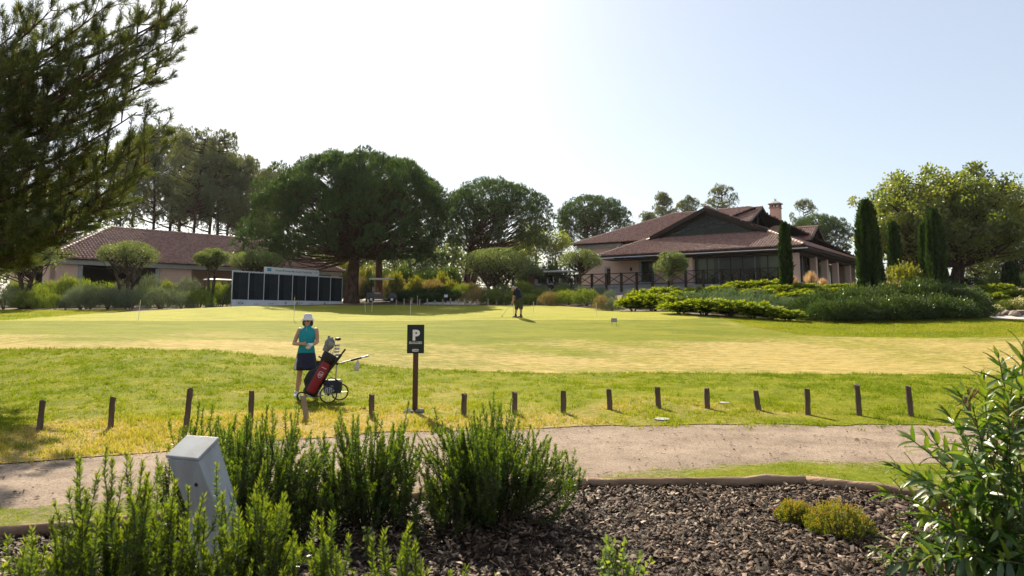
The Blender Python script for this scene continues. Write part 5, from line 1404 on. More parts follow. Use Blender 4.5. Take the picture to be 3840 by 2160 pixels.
# ---- oleander
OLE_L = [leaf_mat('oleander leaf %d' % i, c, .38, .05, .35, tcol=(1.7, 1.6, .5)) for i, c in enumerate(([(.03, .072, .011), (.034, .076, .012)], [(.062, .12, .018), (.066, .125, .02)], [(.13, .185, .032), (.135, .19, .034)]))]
def oleander():
    rng = np.random.default_rng(33)
    base = gp(3760, 4.75); B = np.array(base)
    root = empty('oleander', base, 0, 'oleander with long narrow leaves and dry red flower stalks beside the mulch', 'shrub')
    # leaf meshes: folded lance shape with a midrib
    lm = []
    for k in range(3):
        t = np.array([0, .12, .35, .6, .82, 1]); w = np.array([.010, .07, .115, .105, .056, .003]); z = np.array([0, .02, .03, .0, -.05, -.12]) * (.6 + .5 * k)
        V = np.concatenate([np.stack([t, -w, z + .03], -1), np.stack([t, 0 * t, z], -1), np.stack([t, w, z + .03], -1)])
        F = [(i, i + 1, i + 7, i + 6) for i in range(5)] + [(i + 6, i + 7, i + 13, i + 12) for i in range(5)]
        lm.append(mesh_np('leaf', V, np.array(F), OLE_L[k], {'rnd': np.full(18, .5)}, smooth=True))
    tips = [(3745, 1345, 4.7), (3690, 1425, 4.8), (3605, 1490, 4.6), (3560, 1560, 5.0), (3650, 1540, 4.4), (3838, 1310, 4.5), (3800, 1400, 5.0), (3860, 1420, 4.4), (3700, 1560, 5.1), (3780, 1520, 4.3), (3420, 1650, 4.8), (3480, 1640, 5.0), (3350, 1750, 4.7), (3400, 1790, 4.9),
            (3330, 1850, 4.8), (3470, 1800, 4.5), (3560, 1700, 5.2), (3620, 1680, 4.3), (3700, 1700, 4.8), (3780, 1660, 4.4), (3830, 1600, 5.1), (3860, 1720, 4.6), (3300, 2060, 4.5), (3350, 2110, 4.4), (3400, 1990, 4.7), (3460, 1930, 4.4), (3530, 1860, 4.9), (3600, 1850, 4.4), (3660, 1800, 5.1),
            (3740, 1850, 4.4), (3820, 1820, 4.9), (3560, 2000, 4.3), (3480, 2080, 4.3), (3640, 1960, 4.7), (3720, 1980, 4.3), (3800, 1960, 4.8), (3600, 2100, 4.2), (3720, 2110, 4.2), (3830, 2080, 4.3), (3890, 1550, 4.8), (3910, 1850, 4.7)]
    paths = []; leaves = []
    for u, v, Y in tips:
        e = np.array(at(u, v, Y)) - B
        b0 = np.array([rng.normal(0, .12), rng.normal(0, .12), 0]); m = b0 + (e - b0) * .5 + np.array([-(e[0]) * .12, 0, .10 * np.linalg.norm(e)])
        pts = bez(b0, m, e, 12); paths.append((pts, np.linspace(.010, .0035, 12)))
        ln = np.linalg.norm(np.diff(pts, axis=0), axis=1).sum(); s = max(.3, 1 - .62 / ln); step = .072
        while s < 1.0:
            f = s * 11; i = min(int(f), 10); p = pts[i] + (pts[i + 1] - pts[i]) * (f - i); d = unit(pts[i + 1] - pts[i])
            o = side_of(d[None], rng)[0]; o2 = np.cross(d, o); up = s ** 6
            for q in range(3):
                an = q * 2.094 + rng.normal(0, .3); dd = unit(d * (.55 + .7 * up + rng.normal(0, .15)) + (o * math.cos(an) + o2 * math.sin(an)) + np.array([0, 0, -.15 + .2 * up]))
                leaves.append((p, dd, rng.uniform(.13, .20) * (1 - .2 * up), s))
            s += step / ln * rng.uniform(.85, 1.2)
        for q in range(4):
            leaves.append((e, unit(d + rng.normal(0, .25, 3)), rng.uniform(.06, .11), 1.0))
    paths.append((np.array([[0, 0, -.1], [0, 0, .05]]), np.array([.03, .02])))
    V, F = tubes_np(paths, 6)
    link('stems', mesh_np('stems', V, F, mat('oleander stem', [(.07, .06, .03), (.14, .11, .06)], 8, .8), smooth=True), root)
    rng.shuffle(leaves)
    leaves.sort(key=lambda q: (B[1] + q[0][1]))
    seen = [q for q in leaves if (B[0] + q[0][0]) / (B[1] + q[0][1]) < .745]; hid = [q for q in leaves if (B[0] + q[0][0]) / (B[1] + q[0][1]) >= .745]
    def mtx(p, dd, L):
        x = Vector(dd); q = x.to_track_quat('X', 'Z') if True else None
        rl = Matrix.Rotation(rng.normal(0, .5), 4, 'X')
        return Matrix.Translation(Vector(p)) @ q.to_matrix().to_4x4() @ rl @ Matrix.Scale(L, 4)
    step = max(1, len(seen) // 300); one = set(range(0, len(seen), 1)) if len(seen) <= 300 else set(np.linspace(0, len(seen) - 1, 300).astype(int).tolist())
    rest = [q for i, q in enumerate(seen) if i not in one] + hid
    for i in sorted(one):
        p, dd, L, s = seen[i]
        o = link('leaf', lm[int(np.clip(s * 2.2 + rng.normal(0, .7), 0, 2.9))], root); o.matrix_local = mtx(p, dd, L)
    src = np.empty(18 * 3, np.float32); lm[1].vertices.foreach_get('co', src); src = np.c_[src.reshape(-1, 3), np.ones(18)]
    Vs = [(src @ np.array(mtx(p, dd, L)).T)[:, :3] for p, dd, L, s in rest]
    F0 = np.array([tuple(pl.vertices) for pl in lm[1].polygons])
    Fs = np.concatenate([F0 + 18 * i for i in range(len(Vs))])
    o = link('leaves', mesh_np('leaves', np.concatenate(Vs), Fs, OLE_L, {'rnd': np.full(18 * len(Vs), .5)}, smooth=True, midx=np.repeat(rng.integers(0, 3, len(Vs)), 10)), root); o['kind'] = 'stuff'
    # dry red flower stalks
    fl = []
    for u, v, Y in ((3800, 1560, 4.5), (3740, 1700, 4.5), (3560, 1920, 4.4), (3640, 1500, 4.7), (3830, 1520, 4.5)):
        c = np.array(at(u, v, Y)) - B
        for q in range(14):
            d = unit(rng.normal(0, 1, 3) + [0, 0, .6]); fl.append((np.stack([c, c + d * .05, c + d * rng.uniform(.06, .1)]), np.array([.002, .003, .0035])))
    V, F = tubes_np(fl, 4); link('flower_stalk', mesh_np('flower_stalk', V, F, mat('dry red stalk', [(.12, .03, .015), (.22, .07, .03)], 9, .8)), root)['kind'] = 'stuff'
oleander()

# ---- small leafy shrub, seedling and heath cushions in the mulch
def leafy(base, H, Rr, n, seed, label, m, L=.032, W=.017, name='seedling_shrub', dens=75):
    rng = np.random.default_rng(seed); root = empty(name, base, 0, label, 'shrub')
    main = shoots(rng, n, H, Rr, .5, .55)
    P, D, Ls, Ws, r = leafed(main, rng, dens, L, W, .25, 1.0)
    foliage('foliage', 'leaf', P, D, Ls, Ws, r, m, rng, root)
    V, F = tubes_np([(p, np.linspace(.005, .0018, len(p))) for p in main], 5); link('stems', mesh_np('stems', V, F, ROSE_S), root)
YOUNG = leaf_mat('fresh green leaf', [(.07, .12, .02), (.12, .18, .03), (.19, .24, .05)], .5, .1, .35)
leafy(gp(2310, 4.3), .37, .19, 26, 301, 'small fresh green shrub with rounded leaves alone in the mulch', YOUNG, .048, .026, dens=60)
leafy(gp(1400, 4.9), .28, .06, 6, 302, 'thin leafy seedling standing in the shade edge of the mulch', YOUNG, .028, .014, dens=110)
leafy(gp(3530, 1.0 * 4.1), .12, .1, 6, 303, 'tiny weed seedling at the foot of the oleander', YOUNG, .03, .012)
HEATH = leaf_mat('heath with rusty tips', [(.06, .10, .008), (.15, .18, .014), (.26, .15, .03), (.30, .12, .04)], .5, .04, pos=[0, .5, .8, 1])
def heath(base, H, Rr, seed, label):
    rng = np.random.default_rng(seed); root = empty('heath_cushion', base, 0, label, 'plant', 'heath cushions')
    n = 520; th = rng.uniform(0, 6.283, n); q = np.sqrt(rng.random(n)); h = H * (1 - .72 * q ** 3) * rng.uniform(.75, 1.05, n) * (.85 + .3 * smooth_noise(np.cos(th) * q * 3, np.sin(th) * q * 3, .8, seed))
    sh = [bez((math.cos(t) * a * Rr * .7, math.sin(t) * a * Rr * .7, 0), (math.cos(t) * a * Rr * .95, math.sin(t) * a * Rr * .95, z * .5), (math.cos(t) * a * Rr, math.sin(t) * a * Rr, z), 4) for t, a, z in zip(th, q, h)]
    P, D, Ls, Ws, r = leafed(sh, rng, 210, .015, .005, .15, .9)
    foliage('foliage', 'leaf', P, D, Ls, Ws, np.clip(r + rng.normal(0, .12, len(r)), 0, 1), HEATH, rng, root)
    V, F = tubes_np([(p, np.linspace(.002, .0012, 4)) for p in sh[::4]], 4); link('stems', mesh_np('stems', V, F, ROSE_S), root)
heath(gp(2950, 5.85), .16, .17, 311, 'smaller rusty green heath cushion next to the larger one')
heath(gp(3105, 5.55), .22, .27, 312, 'larger rusty green heath cushion in the bark mulch')

BLACKP = mat('black plastic', [(.010, .010, .011), (.02, .02, .022)], 5, .45)
# ---- grey metal pedestal
GREYMET = mat('pale grey painted metal', [(.26, .26, .25), (.34, .35, .36), (.38, .39, .40)], 5, .5, .0008, 60, .5, stretch=(1, 1, .3))
def pedestal():
    x, y, z = gp(838, 4.65); th = R(-20)
    root = empty('metal_pedestal', (x, y, z), th, 'pale grey metal pedestal with leaning head among the rosemary', 'pedestal')
    w, d = .128, .082
    lean = Matrix.Rotation(-th, 3, 'Z') @ Vector((-.15, -.02, 0))
    def quad(c, zz, s=1.0, k=0.0): return [(c.x + a * w * s, c.y + b * d * s, zz + k * b * d) for a, b in ((-1, -1), (1, -1), (1, 1), (-1, 1))]
    def prism(rings):
        vs = [p for r in rings for p in r]; n = len(rings); fs = [(3, 2, 1, 0), tuple(range(4 * n - 4, 4 * n))]
        for k in range(n - 1):
            for i in range(4): q = (i + 1) % 4; fs.append((k * 4 + i, k * 4 + q, k * 4 + 4 + q, k * 4 + 4 + i))
        return MB().add(vs, fs)
    o0 = Vector((0, 0, 0))
    o = prism([quad(o0, 0), quad(o0, .40), quad(lean, .80, 1, .62)]).build('body', GREYMET, root)
    bv = o.modifiers.new('bevel', 'BEVEL'); bv.width = .004; bv.segments = 2
    lid = prism([quad(lean, .805, 1.05, .62), quad(lean * 1.03, .822, 1.05, .62)]).build('lid', GREYMET, root)
    bv = lid.modifiers.new('bevel', 'BEVEL'); bv.width = .004; bv.segments = 2
    sm = MB(); a = Vector((w + .001, d * .55, .06)); b = Vector((w + .001, d * .55, .40)); c = lean + Vector((w + .001, d * .55, .82))
    sm.bar(a, b, .004); sm.bar(b, c, .004); sm.build('door_seam', BLACKP, root)
    lk = MB(); p = lean * .5 + Vector((w * .2, -d - .004, .60)); lk.tube([p, p + Vector((0, -.006, 0))], .012, 10); lk.build('lock', BLACKP, root)
pedestal()
# ================================================================== objects on the course
POST_M = mat('weathered post wood', [(.045, .03, .02), (.10, .07, .05), (.17, .125, .09)], 5, .95, .01, 16, .2, stretch=(1, 1, .2))
WHITE = mat('white panel', [(.62, .63, .66), (.68, .69, .72)], 2, .5)
NAVY = mat('dark board face', [(.006, .009, .013), (.011, .015, .021)], 3, .7, spec=.1)
RAILS = mat('board slat', [(.04, .048, .056), (.055, .065, .075)], 3, .6, spec=.1)
ALU = mat('aluminium', [(.42, .43, .44), (.55, .56, .57)], 5, .38, metal=.9)
BLACKP = mat('black plastic', [(.010, .010, .011), (.02, .02, .022)], 5, .45)
RUBBER = mat('black rubber', [(.012, .012, .012), (.022, .022, .022)], 9, .8)
def text_mesh(body, size, material, parent, loc, rot, depth=.004, align='CENTER', bold=0.0, name='lettering', label=None, sx=1.0):
    cu = bpy.data.curves.new(name, 'FONT'); cu.body = body; cu.size = size; cu.extrude = depth; cu.align_x = align; cu.align_y = 'CENTER'; cu.offset = bold
    tmp = bpy.data.objects.new(name, cu); COL.objects.link(tmp)
    dg = bpy.context.evaluated_depsgraph_get()
    me = bpy.data.meshes.new_from_object(tmp.evaluated_get(dg)); me.name = name
    bpy.data.objects.remove(tmp); bpy.data.curves.remove(cu)
    me.materials.clear(); me.materials.append(material)
    o = link(name, me, parent); o.location = loc; o.rotation_euler = rot; o.scale = (sx, 1, 1)
    if label: o['label'] = label
    return o

# ---- row of short wooden posts (u, top v, base v, lean)
PST = [(148, 1502, 1600, .05, 'squat post near the shaded start of the path'), (415, 1490, 1590, .02, 'plain post between the squat one and the tall one'), (700, 1457, 1590, .05, 'tallest of the posts, just left of the rosemary'),
       (940, 1466, 1572, 0, 'post half hidden behind rosemary tips, left of the golf trolley'), (1150, 1481, 1562, -.18, 'pale leaning stump standing before the trolley wheels'), (1393, 1480, 1556, 0, 'post between the trolley and the brown sign'),
       (1740, 1476, 1548, 0, 'post behind the widest rosemary, right of the brown sign'), (1930, 1470, 1545, 0, 'post rising behind the tips of the widest rosemary'), (2113, 1466, 1538, 0, 'post nearest the open end of the widest rosemary'),
       (2287, 1459, 1526, -.04, 'post with a small split top before the flat white slab'), (2470, 1452, 1521, -.05, 'ragged topped post between the flat slab and the pale stone'), (2652, 1454, 1522, 0, 'clean straight post beside the pale stone'),
       (2845, 1464, 1528, -.12, 'short grey post tilting to one side'), (3030, 1459, 1545, 0, 'dark post next to the tilted grey one'), (3222, 1443, 1547, -.03, 'tall post second from the oleander'), (3416, 1448, 1551, -.04, 'thick tall post beside the oleander'),
       (3632, 1486, 1545, -.05, 'post seen through the oleander leaves')]
for k, (u, vt, vb, ln, lb) in enumerate(PST):
    rng = np.random.default_rng(400 + k)
    Y = FPX * 1.75 / (vb - HORIZON)
    for _ in range(6): x = at(u, vb, Y).x; Y = FPX * (CAM_Z - gz(x, Y)) / (vb - HORIZON)
    x = at(u, vb, Y).x; z = gz(x, Y); h = top_h(u, vt, Y) - z; r = 19 * Y / FPX / 2 * 1.05
    n = 7; zz = np.linspace(-.12, h, n); pts = np.c_[ln * zz + rng.normal(0, .002, n), rng.normal(0, .002, n), zz]
    mb = MB(); mb.tube(pts, list(r * (1 + rng.normal(0, .04, n))), 9); mb.smooth = False
    vs = mb.v                       # ragged sawn top
    for i in range(len(vs) - 9, len(vs)): vs[i] = (vs[i][0], vs[i][1], vs[i][2] + rng.uniform(-.018, .012))
    o = mb.build('wooden_post', POST_M if k != 4 else mat('pale stump wood', [(.2, .15, .1), (.3, .23, .16)], 5, .95, .01, 16, stretch=(1, 1, .2)))
    o.location = (x, Y, z)
    tag(o, 'short weathered ' + lb, 'post', 'posts along the path')

# ---- parking sign
def sign():
    x, Y = at(1556, 1545, 12.05).x, 12.05; z = gz(x, Y)
    root = empty('parking_sign', (x, Y, z), 0, 'black sign with white P BUGGIES lettering on a brown post', 'sign')
    s = Y / FPX
    SIGNB = mat('black sign panel', [(.009, .016, .012), (.014, .022, .016)], 2, .4); BRN = mat('brown painted post', [(.06, .028, .02), (.085, .04, .028)], 5, .7, .002, 30)
    LETW = mat('white lettering', [(.72, .70, .66), (.76, .74, .70)], 2, .6)
    MB().bbox(-.042, .042, -.035, .035, -.15, 1.02, .004).build('post', BRN, root)
    w, z0, z1 = .146, 212 * s, 317 * s
    p = MB(); rr = .015; pts = []
    for cx, cz, a0 in ((w - rr, z1 - rr, 0), (-w + rr, z1 - rr, 90), (-w + rr, z0 + rr, 180), (w - rr, z0 + rr, 270)):
        for k in range(5): a = R(a0 + k * 22.5); pts.append((cx + rr * math.cos(a), -.05, cz + rr * math.sin(a)))
    p.poly(pts, .012, (0, 1, 0)); pan = p.build('panel', SIGNB, root)
    H = z1 - z0; f = lambda t: z1 - t * H
    rot = (R(90), 0, 0)
    text_mesh('P', .235, LETW, pan, (.004, -.0535, f(.385)), rot, .0015, bold=.011, name='letter')
    text_mesh('BUGGIES', .056, LETW, pan, (0, -.0535, f(.635)), rot, .0008, bold=.0004)
    e = MB(); pill = []
    for k in range(24):
        a = 2 * math.pi * k / 24; pill.append((.036 * math.copysign(1, math.cos(a)) * (abs(math.cos(a)) > .01) + .02 * math.cos(a), -.052, f(.895) + .021 * math.sin(a)))
    e.poly(pill, .002, (0, -1, 0)); e.build('emblem', LETW, pan)
    d = MB(); d.ring((-.030, -.0555, f(.895)), .012, .002, 'y', 16, 5); d.bar((-.036, -.0555, f(.91)), (-.024, -.0555, f(.88)), .003)
    for k in (0, 1): d.bar((-.012, -.0555, f(.885 + k * .022)), (.05, -.0555, f(.885 + k * .022)), .004, .006)
    d.build('emblem_mark', SIGNB, pan)
    for k, (dx, dy, r, sd) in enumerate(((-.11, -.06, .075, 1), (-.05, -.12, .05, 2), (.1, -.09, .085, 3), (-.14, -.13, .045, 4))):
        rock((x + dx, Y + dy), r, 500 + sd, ['pale rock leaning against the foot of the brown sign post', 'small rock before the foot of the brown sign post', 'largest rounded rock at the foot of the brown sign post', 'outermost small rock by the brown sign post'][k], 'rocks round the sign post')
ROCK = mat('grey rock', [(.16, .15, .14), (.28, .265, .25), (.42, .40, .38)], 7, .9, .02, 25)
BOULD = mat('tan boulder', [(.14, .11, .085), (.27, .215, .17), (.38, .31, .25)], 3, .9, .05, 8)
def rock(xy, r, seed, label, group, m=None, name='rock', sz=.65):
    rng = np.random.default_rng(seed); bm = bmesh.new(); bmesh.ops.create_icosphere(bm, subdivisions=3, radius=1)
    ax = rng.normal(size=(9, 3)); ax = unit(ax); off = rng.uniform(.62, .95, 9)
    for v in bm.verts:
        p = np.array(v.co)
        for a, o_ in zip(ax, off):
            d = p @ a
            if d > o_: p = p - a * (d - o_) * .9
        v.co = p * (1 + rng.normal(0, .012))
    me = bpy.data.meshes.new(name); bm.to_mesh(me); bm.free(); me.materials.append(m or ROCK)
    o = link(name, me); o.location = (xy[0], xy[1], gz(*xy) + r * .28); o.scale = (r * rng.uniform(.9, 1.2), r, r * sz); o.rotation_euler = (0, 0, rng.uniform(0, 6.28))
    return tag(o, label, 'rock', group)
sign()
for k, (u, Y, r) in enumerate(((3690, 36.6, .30), (3715, 36.4, .26), (3742, 36.8, .22), (3772, 37.4, .28), (3800, 37.0, .34), (3830, 37.6, .3))):
    rock((at(u, 1165, Y).x, Y), r, 520 + k, 'tan boulder of the row at the edge of the gravel track', 'boulders by the gravel track', BOULD, 'boulder')
# flat slabs in the grass
SLAB = mat('pale stone slab', [(.28, .265, .24), (.38, .36, .33)], 4, .9, .006, 30)
for u, v, wx, wy, lb in ((2482, 1572, .12, .09, 'flat white stone slab lying in the grass at the path edge'), (2715, 1516, .09, .07, 'half buried pale stone in the grass behind the posts')):
    Y = FPX * 1.74 / (v - HORIZON); x = at(u, v, Y).x; mb = MB()
    rng = np.random.default_rng(int(u)); pts = [(math.cos(a) * wx * (1 + rng.uniform(-.2, .15)), math.sin(a) * wy * (1 + rng.uniform(-.2, .2)), 0) for a in np.linspace(0, 6.283, 9)[:-1]]
    mb.poly(pts, .03, (0, 0, 1)); o = mb.build('stone_slab', SLAB); o.location = (x, Y, gz(x, Y) - .004); o.rotation_euler = (R(5), 0, 0); tag(o, lb, 'stone')

# ---- scoreboard
def scoreboard():
    A, B_ = at(867, 1149, 46), at(1280, 1138, 55.5); A.z = 1.93; d = Vector((B_.x - A.x, B_.y - A.y, 0)); L = d.length; d.normalize()
    ang = math.atan2(d.y, d.x); z0 = A.z
    root = empty('scoreboard', (A.x, A.y, z0), ang, 'wide navy scoreboard with white header and sponsor strip behind the green', 'scoreboard')
    H = top_h(867, 1014, 46) - z0; zs = .50            # sponsor strip height
    n = 8; w = L / n
    front = -.03
    for i in range(n):
        p = MB(); p.box(i * w + .02, (i + 1) * w - .02, front, .02, zs + .01, H - .06); pan = p.build('panel', NAVY, root)
        r = MB(); x = i * w + w * .38
        while x < (i + 1) * w - .06: r.box(x, x + .018, front - .012, front - .002, zs + .03, H - .09); x += .075
        r.build('name_slats', RAILS, pan)['kind'] = 'stuff'
        lip = MB(); k = 0; x = i * w + .05
        while x < (i + 1) * w - .1: lip.box(x, x + .10, front - .014, front - .003, H - .10, H - .065); x += .2
        lip.build('header_tabs', WHITE, pan)['kind'] = 'stuff'
        if i: MB().box(i * w - .019, i * w + .019, front - .02, .03, zs + .01, H - .06).build('divider', WHITE, root)
    MB().box(0, L, front - .025, .03, H - .06, H).build('top_rail', WHITE, root)
    for x in (-.02, L - .0): MB().box(x, x + .02, front - .02, .03, .01, H).build('edge_rail', WHITE, root)
    st = MB().box(0, L, front - .03, .03, -.12, zs).build('sponsor_strip', WHITE, root)
    hx0, hx1 = 2 * w, 6 * w + .0
    hd = MB().box(hx0, hx1, front - .03, .03, H + .004, H + .40).build('header', WHITE, root)
    rot = (R(90), 0, 0); fy = front - .034
    INK = mat('grey ink', [(.12, .14, .17), (.16, .18, .21)], 2, .6); BLUE = mat('blue ink', [(.02, .10, .20), (.03, .16, .28)], 4, .5); TEAL = mat('teal ink', [(.05, .30, .42), (.07, .36, .48)], 4, .5)
    REDI = mat('red ink', [(.42, .03, .03), (.5, .05, .05)], 4, .5); DK = mat('navy ink', [(.03, .03, .07), (.05, .05, .10)], 3, .5)
    b = MB(); b.box(hx0 + .22, hx0 + .58, fy - .002, fy + .003, H + .10, H + .31); b.build('header_badge', BLUE, hd)
    b = MB(); b.box(hx0 + .26, hx0 + .54, fy - .006, fy - .003, H + .15, H + .26); b.build('header_badge', TEAL, hd)
    text_mesh("European Mid-Amateur Men's & Ladies' Championships", .20, INK, hd, ((hx0 + hx1) / 2 + .1, fy, H + .19), rot, .002, bold=.002, sx=.80)
    text_mesh('EGA', .17, INK, hd, (hx1 - .32, fy, H + .20), rot, .002)
    def frame(i, c=.5):
        m_ = MB(); x0, x1 = i * w + w * .25, i * w + w * .82
        for za in (.06, .42): m_.box(x0, x1, fy - .001, fy + .003, za, za + .008)
        for xa in (x0, x1 - .008): m_.box(xa, xa + .008, fy - .001, fy + .003, .06, .428)
        m_.build('sponsor_frame', RAILS if i == 0 else mat('faint grey ink', [(.38, .40, .44), (.42, .44, .48)], 2, .6), st)
    for i in range(7): frame(i)
    c = lambda i: i * w + w * .53
    text_mesh('EGA', .26, DK, st, (c(0), fy, .27), rot, .002, bold=.003)
    text_mesh('ROLEX', .13, INK, st, (c(1), fy, .20), rot, .002); text_mesh('v', .1, INK, st, (c(1), fy, .35), rot, .002)
    text_mesh('SOPHIRE', .12, INK, st, (c(2), fy, .25), rot, .002); text_mesh('SUNSET', .12, INK, st, (c(5), fy, .27), rot, .002)
    m_ = MB(); m_.ring((c(3), fy, .31), .07, .02, 'y', 20, 5); m_.build('sponsor_mark', DK, st)
    m_ = MB(); m_.ring((c(4) - .24, fy, .22), .075, .028, 'y', 20, 5); m_.ring((c(4) - .20, fy, .36), .05, .022, 'y', 20, 5); m_.build('sponsor_mark', mat('olive gold ink', [(.02, .02, .02), (.35, .3, .02)], 9, .5, pos=(.45, .55)), st)
    text_mesh('D', .24, REDI, st, (c(4) + .02, fy, .29), rot, .002, bold=.008); text_mesh('BPI', .15, mat('violet ink', [(.2, .15, .25), (.24, .19, .29)], 3, .5), st, (c(4) + .26, fy, .31), rot, .002)
    m_ = MB(); m_.box(c(6) - .07, c(6) + .07, fy - .002, fy + .003, .13, .39); m_.box(c(6) - .03, c(6) + .03, fy - .006, fy - .003, .2, .26); m_.build('sponsor_mark', REDI, st)
    # raking struts behind
    for x in (.3, L * .35, L * .7, L - .3):
        MB().bar((x, .05, H - .5), (x, 1.3, -.1), .06).build('strut', BLACKP, root)
    MB().bar((-.03, .05, H - .95), (-.85, .1, -.05), .05).build('side_strut', BLACKP, root)
    return root
scoreboard()

# ---- flagsticks on the putting greens
PINW = mat('white fibreglass rod', [(.66, .66, .62), (.72, .72, .68)], 3, .5); PINB = mat('dark pin knob', [(.02, .02, .02), (.04, .04, .04)], 3, .5); PINY = mat('yellow pin tag', [(.5, .42, .04), (.6, .5, .06)], 3, .6)
for u, vt, vb, Y, ln, lb in ((518, 1120, 1204, 31.5, .06, 'thin practice flagstick leaning on the left part of the green'), (1102, 1112, 1200, 31.8, 0, 'practice flagstick standing before the sponsor strip'), (1371, 1128, 1168, 41.5, -.1, 'practice flagstick leaning in the pine shade'), (1394, 1125, 1167, 42, .03, 'practice flagstick beside the leaning one in the pine shade'),
                         (1539, 1122, 1180, 37, 0, 'practice flagstick with a knob at the edge of the pine shade'), (1565, 1108, 1143, 50, 0, 'far practice flagstick at the back rim of the green'), (1925, 1132, 1188, 34, 0, 'practice flagstick behind the legs of the putting person'), (2001, 1130, 1175, 38.5, 0, 'practice flagstick to the right of the putting person'), (2236, 1130, 1184, 35, 0, 'practice flagstick nearest the juniper bank')):
    x = at(u, vb, Y).x; z = gz(x, Y) + .004; h = top_h(u, vt, Y) - z
    root = empty('flagstick', (x, Y, z), 0, lb, 'flagstick', 'practice flagsticks')
    mb = MB(); mb.tube([(0, 0, -.05), (ln * h, 0, h)], .011, 6); mb.build('rod', PINW, root)
    mb = MB(); mb.ball((ln * h, 0, h), .03, .03, .045, 8, 6); mb.build('knob', PINB, root)
    mb = MB(); mb.tube([(ln * h * .9, 0, h * .88), (ln * h * .95, 0, h * .95)], .02, 6); mb.build('tag', PINY if Y < 38 else PINW, root)
# ---- small tilted notice on the collar
def notice():
    x, Y = at(2303, 1213, 30).x, 30.0; z = gz(x, Y)
    root = empty('notice_stand', (x, Y, z), R(-8), 'small tilted black framed notice standing on the shoulder of the green', 'sign')
    T = Matrix.Translation((0, 0, .16)) @ Matrix.Rotation(R(-28), 4, 'X')
    MB().box(-.125, .125, -.012, .012, 0, .17, T).build('frame', BLACKP, root)
    f = MB().box(-.105, .105, -.02, -.0125, .015, .155, T).build('plate', mat('grey notice', [(.4, .41, .42), (.46, .47, .48)], 3, .5), root)
    ln = MB()
    for k in range(3): ln.box(-.08, .08, -.024, -.0205, .045 + k * .036, .058 + k * .036, T)
    ln.build('print', NAVY, f)['kind'] = 'stuff'
    for s in (-.09, .09): MB().tube([(s, .0, .17), (s, .02, -.08)], .007, 6).build('leg', BLACKP, root)
notice()
# ---- stakes along the back edge
stk = MB().tube([(0, 0, -.1), (0, 0, .42)], [.055, .05], 8).mesh('stake', mat('pale stake', [(.26, .22, .17), (.38, .33, .27)], 6, .9, stretch=(1, 1, .3)))
for i, u in enumerate(np.arange(1486, 1720, 29).tolist() + [1741, 1767, 1790, 1830, 1862, 1890, 1982, 2014, 2045, 2080]):
    Y = 51.6 + .4 * math.sin(i) if u < 1985 else 50.2
    o = link('stake', stk); x = at(u, 1165, Y).x; o.location = (x, Y, gz(x, Y)); o.scale = (1, 1, .85 + .3 * ((i * 7) % 5) / 5)
    tag(o, 'short pale stake in the row along the back rim of the green', 'stake', 'stakes along the back rim')

# ---- gravel tracks behind
track = MB(); TR = mat('pale gravel track', [(.42, .38, .35), (.52, .475, .44)], 3, .95, .01, 40)
def sheet(name, pts, m):
    c = np.mean(np.array(pts), 0); vs = []; fs = []
    for i in range(len(pts)):
        a, b = np.array(pts[i]), np.array(pts[(i + 1) % len(pts)])
        for k in range(6): vs.append(a + (b - a) * k / 6)
    n = len(vs); rings = []
    for s in (1, .8, .6, .4, .2): rings += [c + (p - c) * s for p in vs]
    P = np.array(rings + [c]); Z = hgt(P[:, 0], P[:, 1]) + .012
    F = [(r * n + i, r * n + (i + 1) % n, (r + 1) * n + (i + 1) % n, (r + 1) * n + i) for r in range(4) for i in range(n)]
    T_ = [(4 * n + i, 4 * n + (i + 1) % n, 5 * n) for i in range(n)]
    o = link(name, mesh_np(name, np.c_[P, Z], [np.array(F), np.array(T_)], m, smooth=True)); o['kind'] = 'structure'
sheet('gravel_track', [(-6.6, 51.5), (-2.4, 51.2), (-2.2, 60), (-7, 61)], TR)
sheet('gravel_track', [(24.2, 35.0), (40, 36.4), (42, 39), (24.9, 36.6)], TR)
sheet('gravel_track', [(-16.5, 64), (-11, 61), (-9, 68), (-14, 71)], TR)

